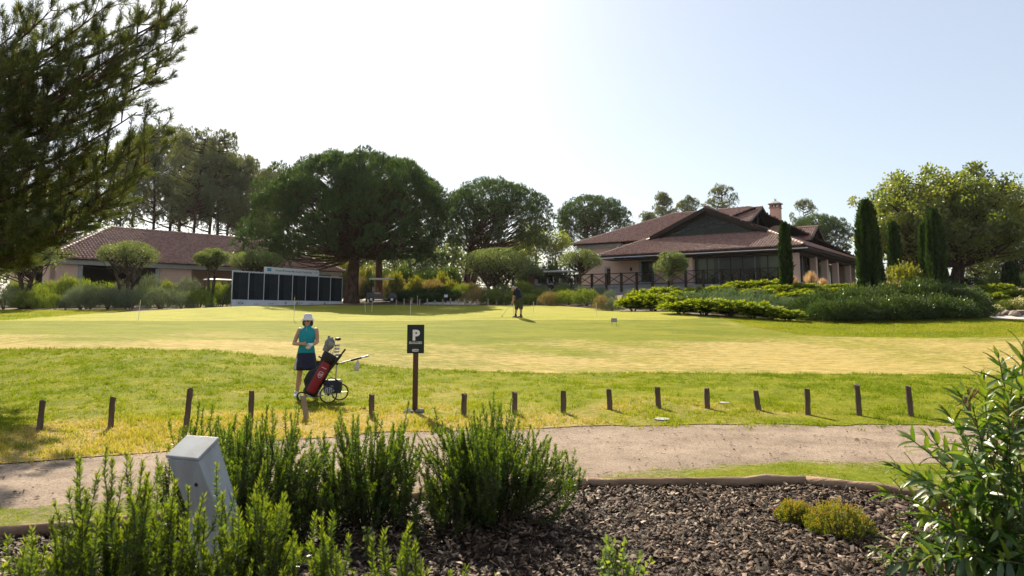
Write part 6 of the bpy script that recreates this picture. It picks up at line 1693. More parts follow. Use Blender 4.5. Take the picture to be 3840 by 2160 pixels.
# ---- golf carts
CARTB = mat('cart body', [(.012, .014, .018), (.025, .028, .034)], 3, .3, coat=.4); CARTW = mat('cart white roof', [(.62, .62, .60), (.68, .68, .66)], 3, .4); SEAT = mat('cart seat', [(.30, .27, .22), (.36, .33, .27)], 5, .7)
def make_cart():
    root = empty('golf_cart', (0, 0, 0), 0, 'x', 'golf cart')
    b = MB(); prof = [(-1.15, .35), (-1.15, .72), (-.75, .80), (-.45, .62), (.25, .40), (.55, .42), (.72, .78), (1.05, .72), (1.2, .45), (1.15, .30)]
    b.poly([(x, -.56, z) for x, z in prof], 1.12, (0, 1, 0)); b.build('body', CARTB, root)
    r = MB(); r.smooth = False; r.loft([(0, 0, 1.80, .98, .62, .35), (0, 0, 1.86, 1.0, .64, .35), (0, 0, 1.90, .9, .56, .4)], 24); r.build('roof', CARTW, root)
    for x0, x1 in ((.78, .62), (-.8, -.78)):
        for s in (-.5, .5): MB().tube([(x0, s, .7), (x1, s, 1.82)], .022, 6).build('roof_post', BLACKP, root)
    st = MB(); st.bbox(-.62, -.08, -.5, .5, .62, .78, .04); st.build('seat', SEAT, root)
    st = MB(); st.bbox(-.72, -.60, -.5, .5, .80, 1.22, .04); st.build('backrest', SEAT, root)
    w = MB(); w.poly([(.76, -.48, .8), (.76, .48, .8), (.64, .48, 1.55), (.64, -.48, 1.55)], .008, (1, 0, 0)); w.build('windscreen', GLASS, root)
    sw = MB(); sw.tube([(.55, -.25, .75), (.35, -.25, .98)], .018, 6); sw.ring((.34, -.25, 1.0), .15, .014, 'x', 18, 5); sw.build('steering_wheel', BLACKP, root)
    bg = MB(); bg.box(-1.2, -.85, -.45, .45, .8, .86); bg.tube([(-1.1, -.2, .5), (-1.15, -.2, 1.25)], .11, 9); bg.tube([(-1.1, .2, .5), (-1.15, .2, 1.2)], .11, 9); bg.build('bag_rack', BLACKP, root)
    for x in (-.78, .82):
        for s in (-.52, .52):
            ty = MB(); ty.ring((x, s, .23), .165, .065, 'y', 20, 6); t = ty.build('wheel', RUBBER, root)
            rm = MB(); rm.tube([(x, s - .05, .23), (x, s + .05, .23)], .11, 12); rm.build('rim', CARTW, t)
    return root
c0 = make_cart(); used = [False]
def cart(x, y, rz, label, group=None):
    o = c0 if not used[0] else copy_tree(c0); used[0] = True
    o.location = (x, y, gz(x, y) + .02); o.rotation_euler = (0, 0, rz); o['label'] = label
    if group: o['group'] = group
    elif 'group' in o: del o['group']
    return o
cart(at(1430, 1135, 55).x, 55, R(10), 'dark golf cart parked in the shade by the leaning pine trunk')
o = cart(at(632, 1080, 59.5).x, 60.0, R(48), 'golf cart under the cart house canopy beside its second bay'); o.location.z = 2.5
for k, (u, Y) in enumerate(((2035, 63), (2085, 62.5), (2130, 62))):
    cart(at(u, 1080, Y).x, Y, R(-20), 'pale roofed golf cart in the row behind the terrace balustrade', 'carts behind the balustrade').location.z = 3.35
cart(at(862, 1100, 58).x, 55.5, R(48), 'golf cart roof peeping out behind the end of the scoreboard')
# ---- timber gate post and path sign at the back
mb = MB(); mb.bbox(-.22, .22, -.12, .12, -.2, 1.55, .02); o = mb.build('timber_screen', mat('reddish timber', [(.07, .03, .02), (.12, .055, .035)], 5, .9, .005, 20, stretch=(1, 1, .2))); x = at(1993, 1165, 58).x; o.location = (x, 58, gz(x, 58) + .35); tag(o, 'reddish brown timber gate post beside the clipped olive', 'post')
r_ = empty('path_sign', (at(1672, 1165, 53.5).x, 53.5, gz(at(1672, 1165, 53.5).x, 53.5)), 0, 'tiny white plate on a dark post before the gravel track', 'sign')
MB().bbox(-.04, .04, -.04, .04, -.1, .62, .005).build('post', BLACKP, r_); MB().box(-.13, .13, -.06, -.04, .45, .65).build('plate', WHITE, r_)
r_ = empty('bench', (at(1310, 1165, 58.6).x, 58.6, gz(at(1310, 1165, 58.6).x, 58.6)), R(20), 'low dark timber bench beside the leaning pine trunk', 'bench')
MB().box(-1.0, 1.6, -.2, .2, .40, .47).build('seat', POST_M, r_)
for s in (-.8, 1.4): MB().box(s - .06, s + .06, -.16, .16, -.1, .40).build('leg', POST_M, r_)
# ---- terrace furniture seen through the glazing
TBL = mat('table top', [(.3, .2, .13), (.38, .26, .17)], 4, .5)
def table(p, label):
    r = empty('dining_table', p, 0, label, 'table', 'restaurant tables'); MB().loft([(0, 0, .70, .5, .5), (0, 0, .75, .5, .5)], 18).build('table_top', TBL, r); MB().tube([(0, 0, 0), (0, 0, .7)], .05, 8).build('leg', BLACKP, r); MB().loft([(0, 0, 0, .26, .26), (0, 0, .03, .24, .24)], 14).build('base', BLACKP, r)
def chair(p, rz, label):
    r = empty('dining_chair', p, rz, label, 'chair', 'restaurant chairs'); MB().bbox(-.22, .22, -.22, .22, .43, .47, .01).build('seat', DARKWOOD, r); MB().bbox(-.22, .22, .18, .22, .5, .88, .01).build('backrest', DARKWOOD, r)
    for sx in (-.19, .19):
        for sy in (-.19, .19): MB().box(sx - .02, sx + .02, sy - .02, sy + .02, 0, .43 if sy < 0 else .5).build('leg', DARKWOOD, r)
for a, b in ((3.0, 3.4), (5.6, 3.4), (8.2, 3.4), (3.4, 7.0), (3.4, 10.5)):
    p = CW(a, b, 3.79) + Vector((21.15, 50, 3.6)); table(p, 'round dining table inside the glazed restaurant')
    for q in range(2): chair(p + Vector((.75 * (1 if q else -1), .1, 0)), R(90) * (1 if not q else -1), 'dark dining chair at a round table inside the restaurant')
# ================================================================== people, trolley, bag
SKIN = mat('skin tanned', [(.42, .21, .13), (.50, .27, .175)], 6, .5, .0006, 80, .4)
TURQ = mat('turquoise knit', [(.006, .21, .26), (.012, .27, .32)], 9, .75, .02, 11); SKIRT = mat('navy cloth', [(.012, .012, .03), (.022, .022, .05)], 9, .75, .02, 9)
HATM = mat('white hat cloth', [(.60, .57, .54), (.70, .67, .64)], 12, .85, .002, 60); HAIR = mat('brown hair', [(.05, .022, .012), (.12, .055, .03)], 20, .55, .002, 80, stretch=(1, 1, .2))
SHOEW = mat('white shoe', [(.5, .5, .52), (.62, .62, .64)], 10, .6); GLOVE = mat('white glove', [(.58, .58, .6), (.68, .68, .7)], 10, .7)
PRINT = mat('pale skirt print', [(.45, .36, .34), (.55, .46, .44)], 10, .8); NAVYC = mat('navy polo', [(.008, .010, .02), (.016, .018, .032)], 8, .8, .02, 9)
OLIVEC = mat('olive shorts cloth', [(.035, .042, .016), (.055, .062, .024)], 6, .85, .004, 30); CAPM = mat('grey cap', [(.22, .19, .19), (.30, .27, .27)], 8, .8); SHOEB = mat('brown shoe', [(.12, .07, .05), (.18, .11, .08)], 8, .6); SOCK = mat('black sock', [(.012, .012, .014), (.02, .02, .024)], 8, .9)
def fuse(name, mb, material, parent, voxel=.006, smooth=6):
    """overlapping limbs fused into one continuous skin"""
    me = mb.mesh(name + '_raw', material); tmp = bpy.data.objects.new(name, me); COL.objects.link(tmp)
    rm = tmp.modifiers.new('fuse', 'REMESH'); rm.mode = 'VOXEL'; rm.voxel_size = voxel; rm.use_smooth_shade = True
    sm = tmp.modifiers.new('smooth', 'SMOOTH'); sm.iterations = smooth; sm.factor = .5
    dc = tmp.modifiers.new('thin', 'DECIMATE'); dc.ratio = .35
    dg = bpy.context.evaluated_depsgraph_get(); out = bpy.data.meshes.new_from_object(tmp.evaluated_get(dg)); out.name = name
    bpy.data.objects.remove(tmp); bpy.data.meshes.remove(me)
    out.materials.clear(); out.materials.append(material)
    out.polygons.foreach_set('use_smooth', np.ones(len(out.polygons), bool))
    return link(name, out, parent)
def limb(mb, pts, rad): mb.tube(pts, rad, 14); [mb.ball(p, r, n=14, m=10) for p, r in zip(pts, rad)]
def hand(mb, wrist, palm, fdir, thumb, curl, s=1.0):
    """palm, four bent fingers of unequal length and a thumb from the side of the palm"""
    wrist, palm, f = Vector(wrist), Vector(palm), Vector(fdir).normalized(); th = Vector(thumb).normalized(); cu = Vector(curl).normalized()
    limb(mb, [wrist, palm], [.026 * s, .030 * s]); across = th
    for i, (o, ln) in enumerate(((.027, .068), (.009, .076), (-.009, .071), (-.026, .056))):
        b = palm + across * (o * s) + f * .02 * s; k1 = b + f * ln * .42 * s + cu * .010 * s; k2 = k1 + (f * .5 + cu * .8).normalized() * ln * .33 * s; k3 = k2 + (cu - f * .25).normalized() * ln * .28 * s
        limb(mb, [b, k1, k2, k3], [.0098 * s, .0092 * s, .0086 * s, .0076 * s])
    b = palm - f * .012 * s + across * .026 * s; k1 = b + (across * .8 + f * .6).normalized() * .032 * s; k2 = k1 + (f * .9 + cu * .5).normalized() * .028 * s
    limb(mb, [b, k1, k2], [.012 * s, .0105 * s, .0088 * s])

def golfer():
    x, Y = at(1143.5, 1490, 14.15).x, 14.15; z = gz(x, Y)
    root = empty('person', (x, Y, z), 0, 'person in turquoise sleeveless top, navy skirt and white hat, hands together', 'person')
    b = MB()
    # legs
    limb(b, [(-.085, .02, .86), (-.12, -.015, .46), (-.175, .03, .09)], [.088, .052, .034]); limb(b, [(-.135, .03, .34), (-.155, .045, .25)], [.054, .048])
    limb(b, [(.085, .02, .86), (.155, -.02, .46), (.245, .02, .09)], [.088, .052, .034]); limb(b, [(.185, .03, .34), (.21, .035, .25)], [.054, .048])
    limb(b, [(-.175, .03, .09), (-.185, -.06, .04)], [.036, .03]); limb(b, [(.245, .02, .09), (.265, -.07, .04)], [.036, .03])
    # trunk
    b.loft([(0, .01, .80, .12, .09), (0, .01, .90, .165, .115), (0, 0, 1.02, .135, .095), (.005, -.005, 1.16, .145, .105), (.01, 0, 1.28, .15, .1), (.015, .005, 1.355, .12, .075), (.018, .0, 1.39, .06, .055)], 24)
    limb(b, [(.018, .005, 1.37), (.016, -.008, 1.44)], [.052, .046])
    # head: skull, jaw, nose, lips, brow, ears
    hc = Vector((.014, -.02, 1.515))
    b.ball(hc + Vector((0, .012, .022)), .072, .088, .088, 18, 14); b.ball(hc + Vector((0, -.018, -.035)), .055, .062, .068, 16, 12); b.ball(hc + Vector((0, -.045, -.083)), .026, .026, .02, 12, 8)
    limb(b, [hc + Vector((0, -.078, .012)), hc + Vector((0, -.099, -.028))], [.010, .0145]); b.ball(hc + Vector((0, -.078, -.058)), .022, .012, .009, 12, 6)
    for s in (-1, 1): b.ball(hc + Vector((.071 * s, .012, -.008)), .012, .018, .028, 8, 8); b.ball(hc + Vector((.034 * s, -.060, -.022)), .02, .018, .018, 10, 8)
    # arms: the left of the picture reaches across, the other bends forward
    limb(b, [(-.145, .005, 1.335), (-.205, .01, 1.21), (-.255, .0, 1.065)], [.05, .044, .036]); limb(b, [(-.255, 0, 1.065), (-.14, -.12, 1.065), (-.03, -.20, 1.075)], [.037, .036, .025])
    hand(b, (-.03, -.20, 1.075), (.025, -.215, 1.065), (.8, -.15, -.5), (0, -.35, .9), (.1, .7, -.6))
    limb(b, [(.178, .005, 1.335), (.205, .0, 1.22), (.215, -.01, 1.10)], [.05, .043, .036]); limb(b, [(.215, -.01, 1.10), (.195, -.11, 1.07), (.165, -.19, 1.06)], [.037, .036, .026])
    fuse('body', b, SKIN, root, .0055)
    g_ = MB(); hand(g_, (.165, -.19, 1.06), (.145, -.225, 1.045), (-.45, -.25, -.75), (-.5, -.4, .6), (-.8, .3, -.3), 1.06); fuse('glove', g_, GLOVE, root, .005)
    # top: sleeveless, with collar and zip
    t = MB(); t.smooth = True
    t.loft([(-.005, .005, .865, .178, .128), (-.003, .005, .93, .170, .124), (0, 0, 1.03, .150, .112), (.004, -.006, 1.15, .160, .122), (.01, -.006, 1.23, .166, .124), (.014, 0, 1.30, .172, .112), (.016, .004, 1.35, .158, .09), (.017, .003, 1.385, .10, .074), (.017, 0, 1.405, .066, .064)], 32)
    tp = t.build('top', TURQ, root)
    c = MB(); c.smooth = True; c.loft([(.017, 0, 1.395, .068, .066), (.017, -.004, 1.425, .066, .066), (.017, -.008, 1.445, .072, .072), (.017, -.006, 1.43, .060, .058)], 24, False); c.build('collar', TURQ, tp)
    zp = MB(); zp.bar((.017, -.126, 1.22), (.017, -.075, 1.40), .008, .006); zp.build('zip', mat('pale zip', [(.35, .42, .42), (.4, .47, .47)], 5, .4), tp)
    s = MB(); s.smooth = True
    s.loft([(-.003, .006, .885, .176, .128), (-.004, .006, .84, .188, .138), (-.006, .004, .72, .212, .158), (-.008, .0, .62, .226, .170), (-.008, 0, .545, .232, .176), (-.008, 0, .55, .222, .166)], 40)
    sk = s.build('skirt', SKIRT, root)
    pr = MB(); pr.smooth = True
    def wrap(a, zz): k = np.interp(zz, [.545, .62, .72, .84], [.235, .229, .215, .191]); return (-.007 + k * math.cos(a), k * .76 * math.sin(a), zz)
    strip_ = [(R(200), R(232), .56), (R(196), R(230), .62), (R(198), R(228), .68), (R(206), R(232), .74), (R(204), R(222), .80), (R(210), R(218), .84)]
    vs = []
    for a0, a1, zz in strip_: vs += [wrap(a0 + (a1 - a0) * k / 4, zz) for k in range(5)]
    pr.add(vs, [(r * 5 + k, r * 5 + k + 1, r * 5 + 6 + k, r * 5 + 5 + k) for r in range(5) for k in range(4)]); pr.build('skirt_print', PRINT, sk)
    # hat, hair, sunglasses
    h = MB(); h.smooth = True; q = hc + Vector((0, .008, .035))
    h.loft([(q.x, q.y, q.z - .018, .15, .162), (q.x, q.y, q.z - .004, .142, .154), (q.x, q.y, q.z + .034, .088, .1), (q.x, q.y, q.z + .075, .082, .094), (q.x, q.y, q.z + .108, .072, .084), (q.x, q.y, q.z + .122, .045, .055), (q.x, q.y, q.z + .125, .01, .012)], 28)
    h.build('hat', HATM, root)
    hr = MB(); hr.smooth = True
    hr.ball(hc + Vector((0, .04, .0)), .082, .075, .085, 16, 12)
    for s_ in (-1, 1):
        hr.tube([hc + Vector((.07 * s_, .02, .04)), hc + Vector((.086 * s_, .005, -.02)), hc + Vector((.08 * s_, .01, -.075)), hc + Vector((.06 * s_, .02, -.105))], [.02, .028, .026, .01], 10)
    fuse('hair', hr, HAIR, root, .006, 4)
    sg = MB()
    for s_ in (-1, 1): sg.bbox(.031 * s_ - .024, .031 * s_ + .024, -.006, .006, -.017, .015, .004, Matrix.Translation(hc + Vector((0, -.087, .008))))
    sg.bar(hc + Vector((-.02, -.09, .014)), hc + Vector((.02, -.09, .014)), .006); 
    for s_ in (-1, 1): sg.bar(hc + Vector((.054 * s_, -.084, .012)), hc + Vector((.074 * s_, .0, .012)), .005)
    sg.build('sunglasses', BLACKP, root)
    for cx, an in ((-.185, -14), (.26, 18)):
        sh = MB(); sh.smooth = True; T = Matrix.Translation((cx, .02, 0)) @ Matrix.Rotation(R(-an), 4, 'Z')
        sh.loft([(0, -.055, .0, .045, .135, .8), (0, -.055, .025, .046, .137, .8), (0, -.04, .055, .041, .115, .85), (0, 0, .085, .038, .065), (0, .01, .10, .038, .05)], 20, True, T); so = sh.build('shoe', SHOEW, root)
        k = MB(); k.smooth = True; k.loft([(cx * .99, .024, .085, .044, .05), (cx * .985, .028, .125, .041, .046)], 16); k.build('sock', SHOEW, so)
golfer()

def trolley():
    Y = 13.35
    def P(cx, cy, dy=0.0): return at(1040 + cx * .276, 1160 + cy * .276, Y + dy)
    axle = P(725, 1180); O = Vector((axle.x, Y, gz(axle.x, Y))); W = lambda cx, cy, dy=0.0: P(cx, cy, dy) - O
    root = empty('golf_trolley', O, 0, 'three wheeled silver golf trolley with long angled handle', 'trolley')
    def wheel(c, r, spokes, name, ax='y', yaw=0):
        t = MB(); t.smooth = True; t.ring((0, 0, 0), r - .014, .014, 'y', 30, 7); o = t.build(name, RUBBER, root); o.location = c; o.rotation_euler = (0, 0, yaw)
        h = MB(); h.tube([(0, -.03, 0), (0, .03, 0)], .022, 10); h.build('hub', BLACKP, o)
        for k in range(spokes):
            a = 2 * math.pi * k / spokes; MB().tube([(0, 0, 0), (math.cos(a) * (r - .02), 0, math.sin(a) * (r - .02))], .005, 5).build('spoke', ALU, o)
    R_ = .165; zz = R_ + .005
    c1 = Vector((W(712, 1180).x, -.10, zz)); c2 = Vector((W(790, 1150).x, .34, zz + .0)); c3 = Vector((W(290, 1215).x, .18, .10))
    wheel(c1, R_, 10, 'wheel', yaw=R(12)); wheel(c2, R_, 10, 'wheel', yaw=R(12)); wheel(c3, .095, 6, 'front_wheel', yaw=R(8))
    MB().tube([c1, c2], .011, 8).build('axle', ALU, root)
    mid = (c1 + c2) / 2
    MB().tube([mid + Vector((0, 0, .02)), Vector((W(500, 1190).x, .15, .10)), c3 + Vector((.0, 0, .0))], .013, 8).build('base_bar', ALU, root)
    for s in (-.05, .05): MB().tube([c3 + Vector((.02, s, 0)), c3 + Vector((.12, s, .02))], .007, 6).build('fork', BLACKP, root)
    a = mid + Vector((-.0, 0, .03)); kn = W(812, 742, .12); e = W(1240, 630, -.05)
    MB().tube([a, kn], .014, 8).build('upright', ALU, root)
    MB().tube([kn, e], .014, 8).build('handle', ALU, root)
    MB().tube([kn.lerp(e, .45), kn.lerp(e, .78)], .021, 8).build('grip', BLACKP, root)
    MB().tube([kn.lerp(e, .9), e], .019, 8).build('handle_end', ALU, root)
    cl = MB(); cl.ball(kn, .026, .026, .026, 10, 8); cl.build('hinge', BLACKP, root)
    br = MB(); br.bar(W(560, 640, .14), W(800, 740, .14), .03); br.build('upper_bracket', BLACKP, root)
    # ---- golf bag
    lo, hi = P(440, 1140, .06), P(720, 640, .16); axis = (hi - lo); L = axis.length
    q = axis.to_track_quat('Z', 'Y'); T = Matrix.Translation(Vector((0, 0, 0))) @ q.to_matrix().to_4x4()
    bag = empty('golf_bag', lo, 0, 'red and black golf bag tilted on the trolley', 'bag')
    REDC = mat('red bag fabric', [(.20, .008, .014), (.27, .014, .02)], 6, .55, .002, 40); BLKC = mat('black bag fabric', [(.010, .009, .010), (.02, .018, .02)], 6, .6, .003, 40)
    b = MB(); b.smooth = True
    b.loft([(0, 0, -.03, .115, .12), (0, 0, .0, .135, .14), (0, 0, .25, .135, .14), (0, 0, .6, .125, .13), (0, 0, L - .12, .125, .13)], 24, True, T); bo = b.build('body', BLKC, bag)
    t = MB(); t.smooth = True; t.loft([(0, 0, L - .13, .13, .135), (0, 0, L - .02, .15, .155), (0, 0, L + .05, .145, .15), (0, 0, L + .05, .12, .125), (0, 0, L - .05, .11, .115)], 24, True, T); t.build('top_cuff', BLKC, bag)
    # red panel towards the camera and pocket towards the left
    Ti = T.inverted()
    def local_dir(v): return (Ti.to_3x3() @ Vector(v)).normalized()
    cdir = local_dir((.25, -1, 0)); ldir = local_dir((-1, -.1, .3)); a0 = math.atan2(cdir.y, cdir.x); a1 = math.atan2(ldir.y, ldir.x)
    def patch(ac, half, z0, z1, off, m, name, nz=8, na=8, taper=0.0, bulge=.02):
        vs = []
        for i in range(nz + 1):
            zt = i / nz; zz_ = z0 + (z1 - z0) * zt; hf = half * (1 - taper * zt) * (1 if 0 < i < nz else .9)
            for k in range(na + 1):
                a = ac - hf + 2 * hf * k / na; edge = min(1, 4 * min(k, na - k) / na) * min(1, 4 * min(i, nz - i) / nz)
                r = .139 + off * edge + (.0 if edge else -.012) + bulge * math.sin(math.pi * zt) * edge
                vs.append(T @ Vector((r * math.cos(a), r * 1.03 * math.sin(a), zz_)))
        fs = [(i * (na + 1) + k, i * (na + 1) + k + 1, (i + 1) * (na + 1) + k + 1, (i + 1) * (na + 1) + k) for i in range(nz) for k in range(na)]
        p = MB(); p.smooth = True; p.add(vs, fs); return p.build(name, m, bag)
    rp = patch(a0, .80, .0, L - .13, .012, REDC, 'red_panel')
    patch(a1, .62, .06, .46, .06, BLKC, 'side_pocket'); patch(a1 - .1, .5, .5, L - .16, .03, BLKC, 'upper_pocket'); patch(a0, .62, L - .34, L - .30, .022, BLKC, 'strap_band', 4, 6, 0, .0)
    # white shield emblem with slanted strokes, and script line above
    WL = mat('white print', [(.7, .68, .66), (.75, .73, .71)], 3, .6)
    nrm = T.to_3x3() @ Vector((math.cos(a0), math.sin(a0), 0)); tz = T.to_3x3() @ Vector((0, 0, 1)); tx = tz.cross(nrm).normalized() * -1
    if tx.x < 0: tx = -tx
    ce = T @ Vector((.17 * math.cos(a0), .175 * math.sin(a0), .40)) + nrm * .004
    e_ = MB(); sh = [(-.036, .05), (0, .06), (.036, .05), (.04, -.01), (.02, -.045), (0, -.06), (-.02, -.045), (-.04, -.01)]
    for i in range(8):
        p0, p1 = sh[i], sh[(i + 1) % 8]; e_.bar(ce + tx * p0[0] + tz * p0[1], ce + tx * p1[0] + tz * p1[1], .006, .006)
    for k in (-.02, .0, .02): e_.bar(ce + tx * (k - .010) - tz * .026, ce + tx * (k + .012) + tz * .03, .008, .005)
    e_.bar(ce - tx * .03, ce + tx * .03, .006, .005); e_.build('emblem', WL, rp)
    c2_ = T @ Vector((.158 * math.cos(a0), .163 * math.sin(a0), L - .235)) + nrm * .006
    s_ = MB(); s_.tube([c2_ + tx * k * .012 + tz * (.008 * math.sin(k * 2.1)) for k in range(-4, 5)], .004, 5); s_.build('script_mark', WL, rp)
    # ---- clubs, headcover, umbrella (each stands in the bag)
    top = lo + axis
    tl = (T.to_3x3() @ Vector((0, 0, 1)))
    HEADM = mat('club steel', [(.30, .30, .31), (.42, .42, .43)], 5, .3, metal=.9)
    for k, (cx, cy, ow, lb) in enumerate(((810, 405, 0, 'driver head rising highest out of the golf bag'), (815, 490, .02, 'iron head just below the driver in the bag'), (812, 535, -.02, 'iron head in the middle of the bag'), (808, 575, .03, 'iron head low on the right of the bag'), (820, 620, 0, 'bronze wedge head lowest at the bag rim'))):
        hp = P(cx, cy, .14 + ow); cr = empty('golf_club', hp, 0, lb, 'golf club', 'clubs in the bag')
        st = (top - hp) + tl * (-.25); MB().tube([st, Vector((-.03, 0, -.015))], .007, 6).build('shaft', ALU, cr)
        m_ = MB(); m_.smooth = True
        if k == 0: m_.ball((.02, 0, .0), .062, .045, .032, 14, 8)
        else: m_.loft([(.0, 0, -.018, .045, .014, .7), (.0, 0, .0, .05, .016, .7), (.012, 0, .02, .04, .01, .7)], 12)
        m_.build('head', BLACKP if k == 0 else HEADM, cr)
    FUR = mat('grey plush', [(.10, .095, .09), (.2, .19, .18), (.32, .31, .29)], 14, .95, .012, 60)
    hp = P(712, 500, .15); hcv = empty('plush_headcover', hp, 0, 'grey plush animal headcover on a club in the bag', 'headcover')
    b = MB(); b.ball((.0, 0, .05), .10, .09, .115, 16, 12); b.ball((.06, -.03, .03), .055, .05, .045, 12, 8); b.ball((-.02, 0, .175), .03, .022, .028, 10, 8); b.ball((.045, 0, .155), .022, .02, .022, 10, 8); b.tube([(-.03, 0, .0), (-.09, 0, -.1)], [.08, .06], 12)
    fuse('cover', b, FUR, hcv, .009, 4); MB().tube([(-.08, 0, -.09), (-.17, 0, -.26)], .008, 6).build('shaft', ALU, hcv)
    u0, u1 = P(760, 760, .05), P(925, 540, .02); um = empty('umbrella', u0, 0, 'furled black umbrella strapped to the side of the golf bag', 'umbrella')
    d = u1 - u0; MB().tube([Vector((0, 0, 0)) - d * .4, d * .6, d * .72], [.022, .026, .014], 9).build('canopy', BLACKP, um); MB().tube([d * .72, d], [.016, .018], 9).build('handle', RUBBER, um)
    # ---- towel pouch hanging from the handle, cool bag on the axle
    hp = P(1090, 672, 0.03); po = empty('ball_pouch', hp, 0, 'pale cloth pouch hanging from the trolley handle', 'pouch')
    b = MB(); b.smooth = True; b.loft([(-.01, 0, -.228, .02, .015), (-.012, 0, -.21, .045, .03), (-.008, 0, -.15, .055, .038), (0, 0, -.09, .042, .03), (.006, 0, -.045, .016, .012), (.006, 0, -.03, .02, .016)], 16); b.build('pouch_body', mat('pale cloth', [(.45, .40, .36), (.55, .50, .45)], 12, .9, .003, 40), po)
    for s in (-.014, .014): MB().tube([(s, 0, .0), (.006, 0, -.04)], .003, 5).build('cord', BLACKP, po)
    cb = P(745, 1150, .15); cg = empty('cool_bag', cb, R(10), 'dark zipped cool bag with striped pocket carried on the trolley axle', 'bag')
    cb_h = .27
    b = MB(); b.bbox(-.16, .18, -.13, .13, .02, cb_h, .035); b.build('bag_body', mat('dark blue nylon', [(.010, .012, .02), (.02, .024, .036)], 8, .4, .004, 30), cg)
    p = MB(); p.bbox(-.15, .03, -.155, -.131, .04, .17, .01); fp = p.build('front_pocket', mat('white stripe nylon', [(.4, .42, .46), (.5, .52, .56)], 8, .6), cg)
    for k in range(5): MB().box(-.135 + k * .036, -.12 + k * .036, -.160, -.156, .045, .165).build('stripe', BLACKP, fp)
    MB().tube([(-.12, -.1, cb_h - .01), (-.02, -.11, cb_h + .05), (.12, -.1, cb_h - .01)], .01, 6).build('carry_strap', BLACKP, cg)
trolley()

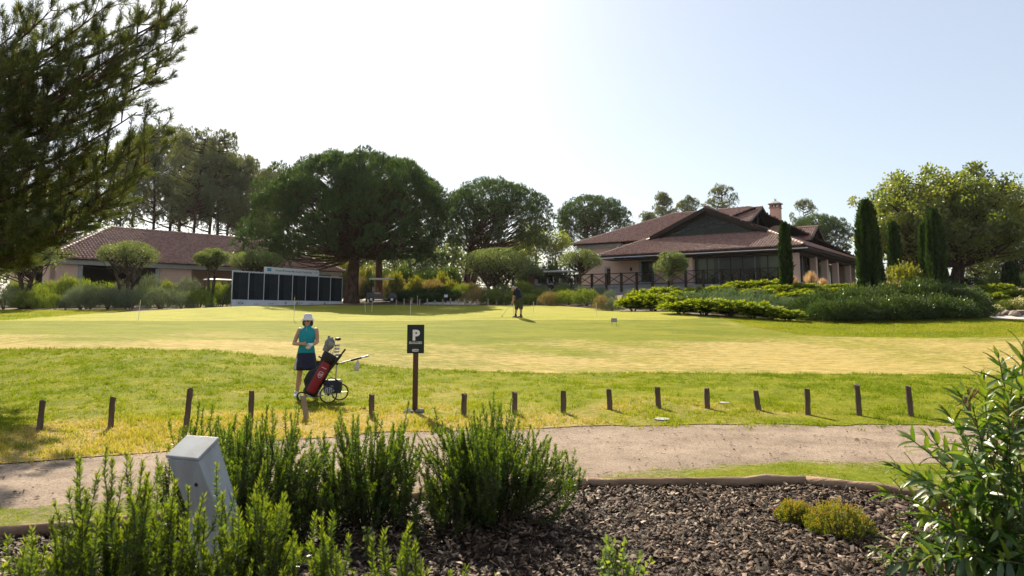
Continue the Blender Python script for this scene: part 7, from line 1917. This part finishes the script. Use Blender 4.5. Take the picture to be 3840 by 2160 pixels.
def putter_person():
    x, Y = at(1943, 1188.5, 33.3).x, 33.3; z = gz(x, Y) + .004
    root = empty('person', (x, Y, z), 0, 'person in navy polo and olive shorts bent over a putt on the green', 'person')
    b = MB()
    hipL, hipR = (-.03, .05, .80), (.135, -.02, .80)
    limb(b, [hipL, (-.085, .04, .44), (-.115, .05, .09)], [.098, .058, .040]); limb(b, [(-.10, .055, .33), (-.108, .06, .24)], [.060, .052])
    limb(b, [hipR, (.14, -.03, .44), (.135, -.02, .09)], [.098, .058, .040]); limb(b, [(.138, -.012, .33), (.137, -.012, .24)], [.060, .052])
    limb(b, [(-.115, .05, .09), (-.19, .09, .04)], [.04, .034]); limb(b, [(.135, -.02, .09), (.06, .02, .04)], [.04, .034])
    limb(b, [(.06, .02, .83), (.03, .04, 1.0), (-.03, .09, 1.2), (-.07, .13, 1.33)], [.135, .138, .15, .115])
    limb(b, [(-.09, .14, 1.36), (-.15, .19, 1.38)], [.06, .056])
    hd = Vector((-.205, .24, 1.385)); b.ball(hd, .085, .09, .105, 16, 12); b.ball(hd + Vector((-.05, .05, -.06)), .055, .055, .06, 12, 10); limb(b, [hd + Vector((-.08, .08, -.02)), hd + Vector((-.105, .10, -.04))], [.012, .014])
    for s in (-1, 1): b.ball(hd + Vector((.05 * s, .05 * s, -.02)), .018, .018, .03, 8, 8)
    for sh, el, wr in (((-.13, .02, 1.27), (-.215, .04, 1.0), (-.235, .10, .80)), ((-.06, .26, 1.27), (-.2, .28, 1.0), (-.25, .18, .78))):
        limb(b, [sh, el], [.062, .045]); limb(b, [el, wr], [.046, .032])
    hand(b, (-.235, .10, .80), (-.245, .12, .745), (-.3, .3, -.8), (-.7, .3, .1), (-.3, .7, -.2), 1.1); hand(b, (-.25, .18, .78), (-.262, .16, .72), (-.3, -.2, -.8), (-.7, -.3, .1), (-.2, -.7, -.3), 1.1)
    fuse('body', b, SKIN, root, .009)
    s = MB(); limb(s, [(.055, .02, .80), (.03, .04, 1.0), (-.03, .09, 1.2), (-.075, .13, 1.34)], [.148, .152, .164, .125])
    limb(s, [(-.10, .03, 1.30), (-.185, .03, 1.10)], [.09, .068]); limb(s, [(-.04, .24, 1.30), (-.15, .27, 1.10)], [.09, .068]); fuse('shirt', s, NAVYC, root, .012, 4)
    p = MB(); limb(p, [(-.02, .05, .82), (-.075, .045, .45)], [.108, .098]); limb(p, [(.13, -.02, .82), (.135, -.025, .45)], [.108, .098]); limb(p, [(.055, .015, .80), (.055, .015, .86)], [.146, .142]); fuse('shorts', p, OLIVEC, root, .012, 3)
    c = MB(); c.smooth = True; T = Matrix.Translation(hd) @ Matrix.Rotation(R(38), 4, Vector((-.7, -.7, 0)))
    c.loft([(0, 0, .0, .098, .102), (0, 0, .05, .094, .098), (0, 0, .09, .07, .074), (0, 0, .112, .02, .02)], 20, True, T); cp = c.build('cap', CAPM, root)
    v = MB(); v.smooth = True; v.loft([(-.10, .08, .004, .075, .065), (-.10, .08, .012, .07, .06)], 16, True, T); v.build('visor', CAPM, cp)
    for cx, cy in ((-.13, .06), (.12, -.01)):
        sh = MB(); sh.smooth = True; T = Matrix.Translation((cx, cy, 0)) @ Matrix.Rotation(R(62), 4, 'Z')
        sh.loft([(0, .04, 0, .05, .145, .8), (0, .04, .03, .05, .147, .8), (0, .02, .065, .045, .115, .85), (0, -.04, .1, .043, .06)], 18, True, T); so = sh.build('shoe', SHOEB, root)
        k = MB(); k.smooth = True; k.loft([(cx + .012, cy - .01, .08, .05, .05), (cx + .010, cy - .01, .19, .046, .046)], 14); k.build('sock', SOCK, so)
    # putter held in the hands
    g0 = Vector((x - .16, Y + .14, z + .86)); hd_ = at(1883, 1172.5, 33.9); hd_.z = gz(hd_.x, 33.9) + .03
    pt = empty('putter', hd_, 0, 'putter held by the person on the green', 'putter'); d = g0 - hd_
    MB().tube([(0, 0, .02), d * .70], .008, 6).build('shaft', ALU, pt); MB().tube([d * .70, d], .015, 8).build('grip', mat('pale grip', [(.45, .4, .38), (.55, .5, .48)], 6, .7), pt)
    m_ = MB(); m_.bbox(-.05, .05, -.02, .02, -.022, .012, .006, Matrix.Rotation(R(-35), 4, 'Z')); m_.build('head', HEADM2, pt)
HEADM2 = mat('putter steel', [(.20, .18, .16), (.28, .26, .24)], 5, .35, metal=.8)
putter_person()
# ================================================================== thin sunlit haze
def haze():
    mb = MB(); mb.box(-960, 960, -340, 960, -4, 24)
    m, nt, N, L, out = new_mat('thin haze')
    v = N.new('ShaderNodeVolumePrincipled'); v.inputs['Color'].default_value = (.95, .96, 1, 1); v.inputs['Density'].default_value = .00007; v.inputs['Anisotropy'].default_value = .35
    L.new(v.outputs[0], out.inputs['Volume'])
    o = mb.build('haze', m); o['kind'] = 'stuff'; o['label'] = 'thin pale haze in the air over the course'; o['category'] = 'haze'
haze()
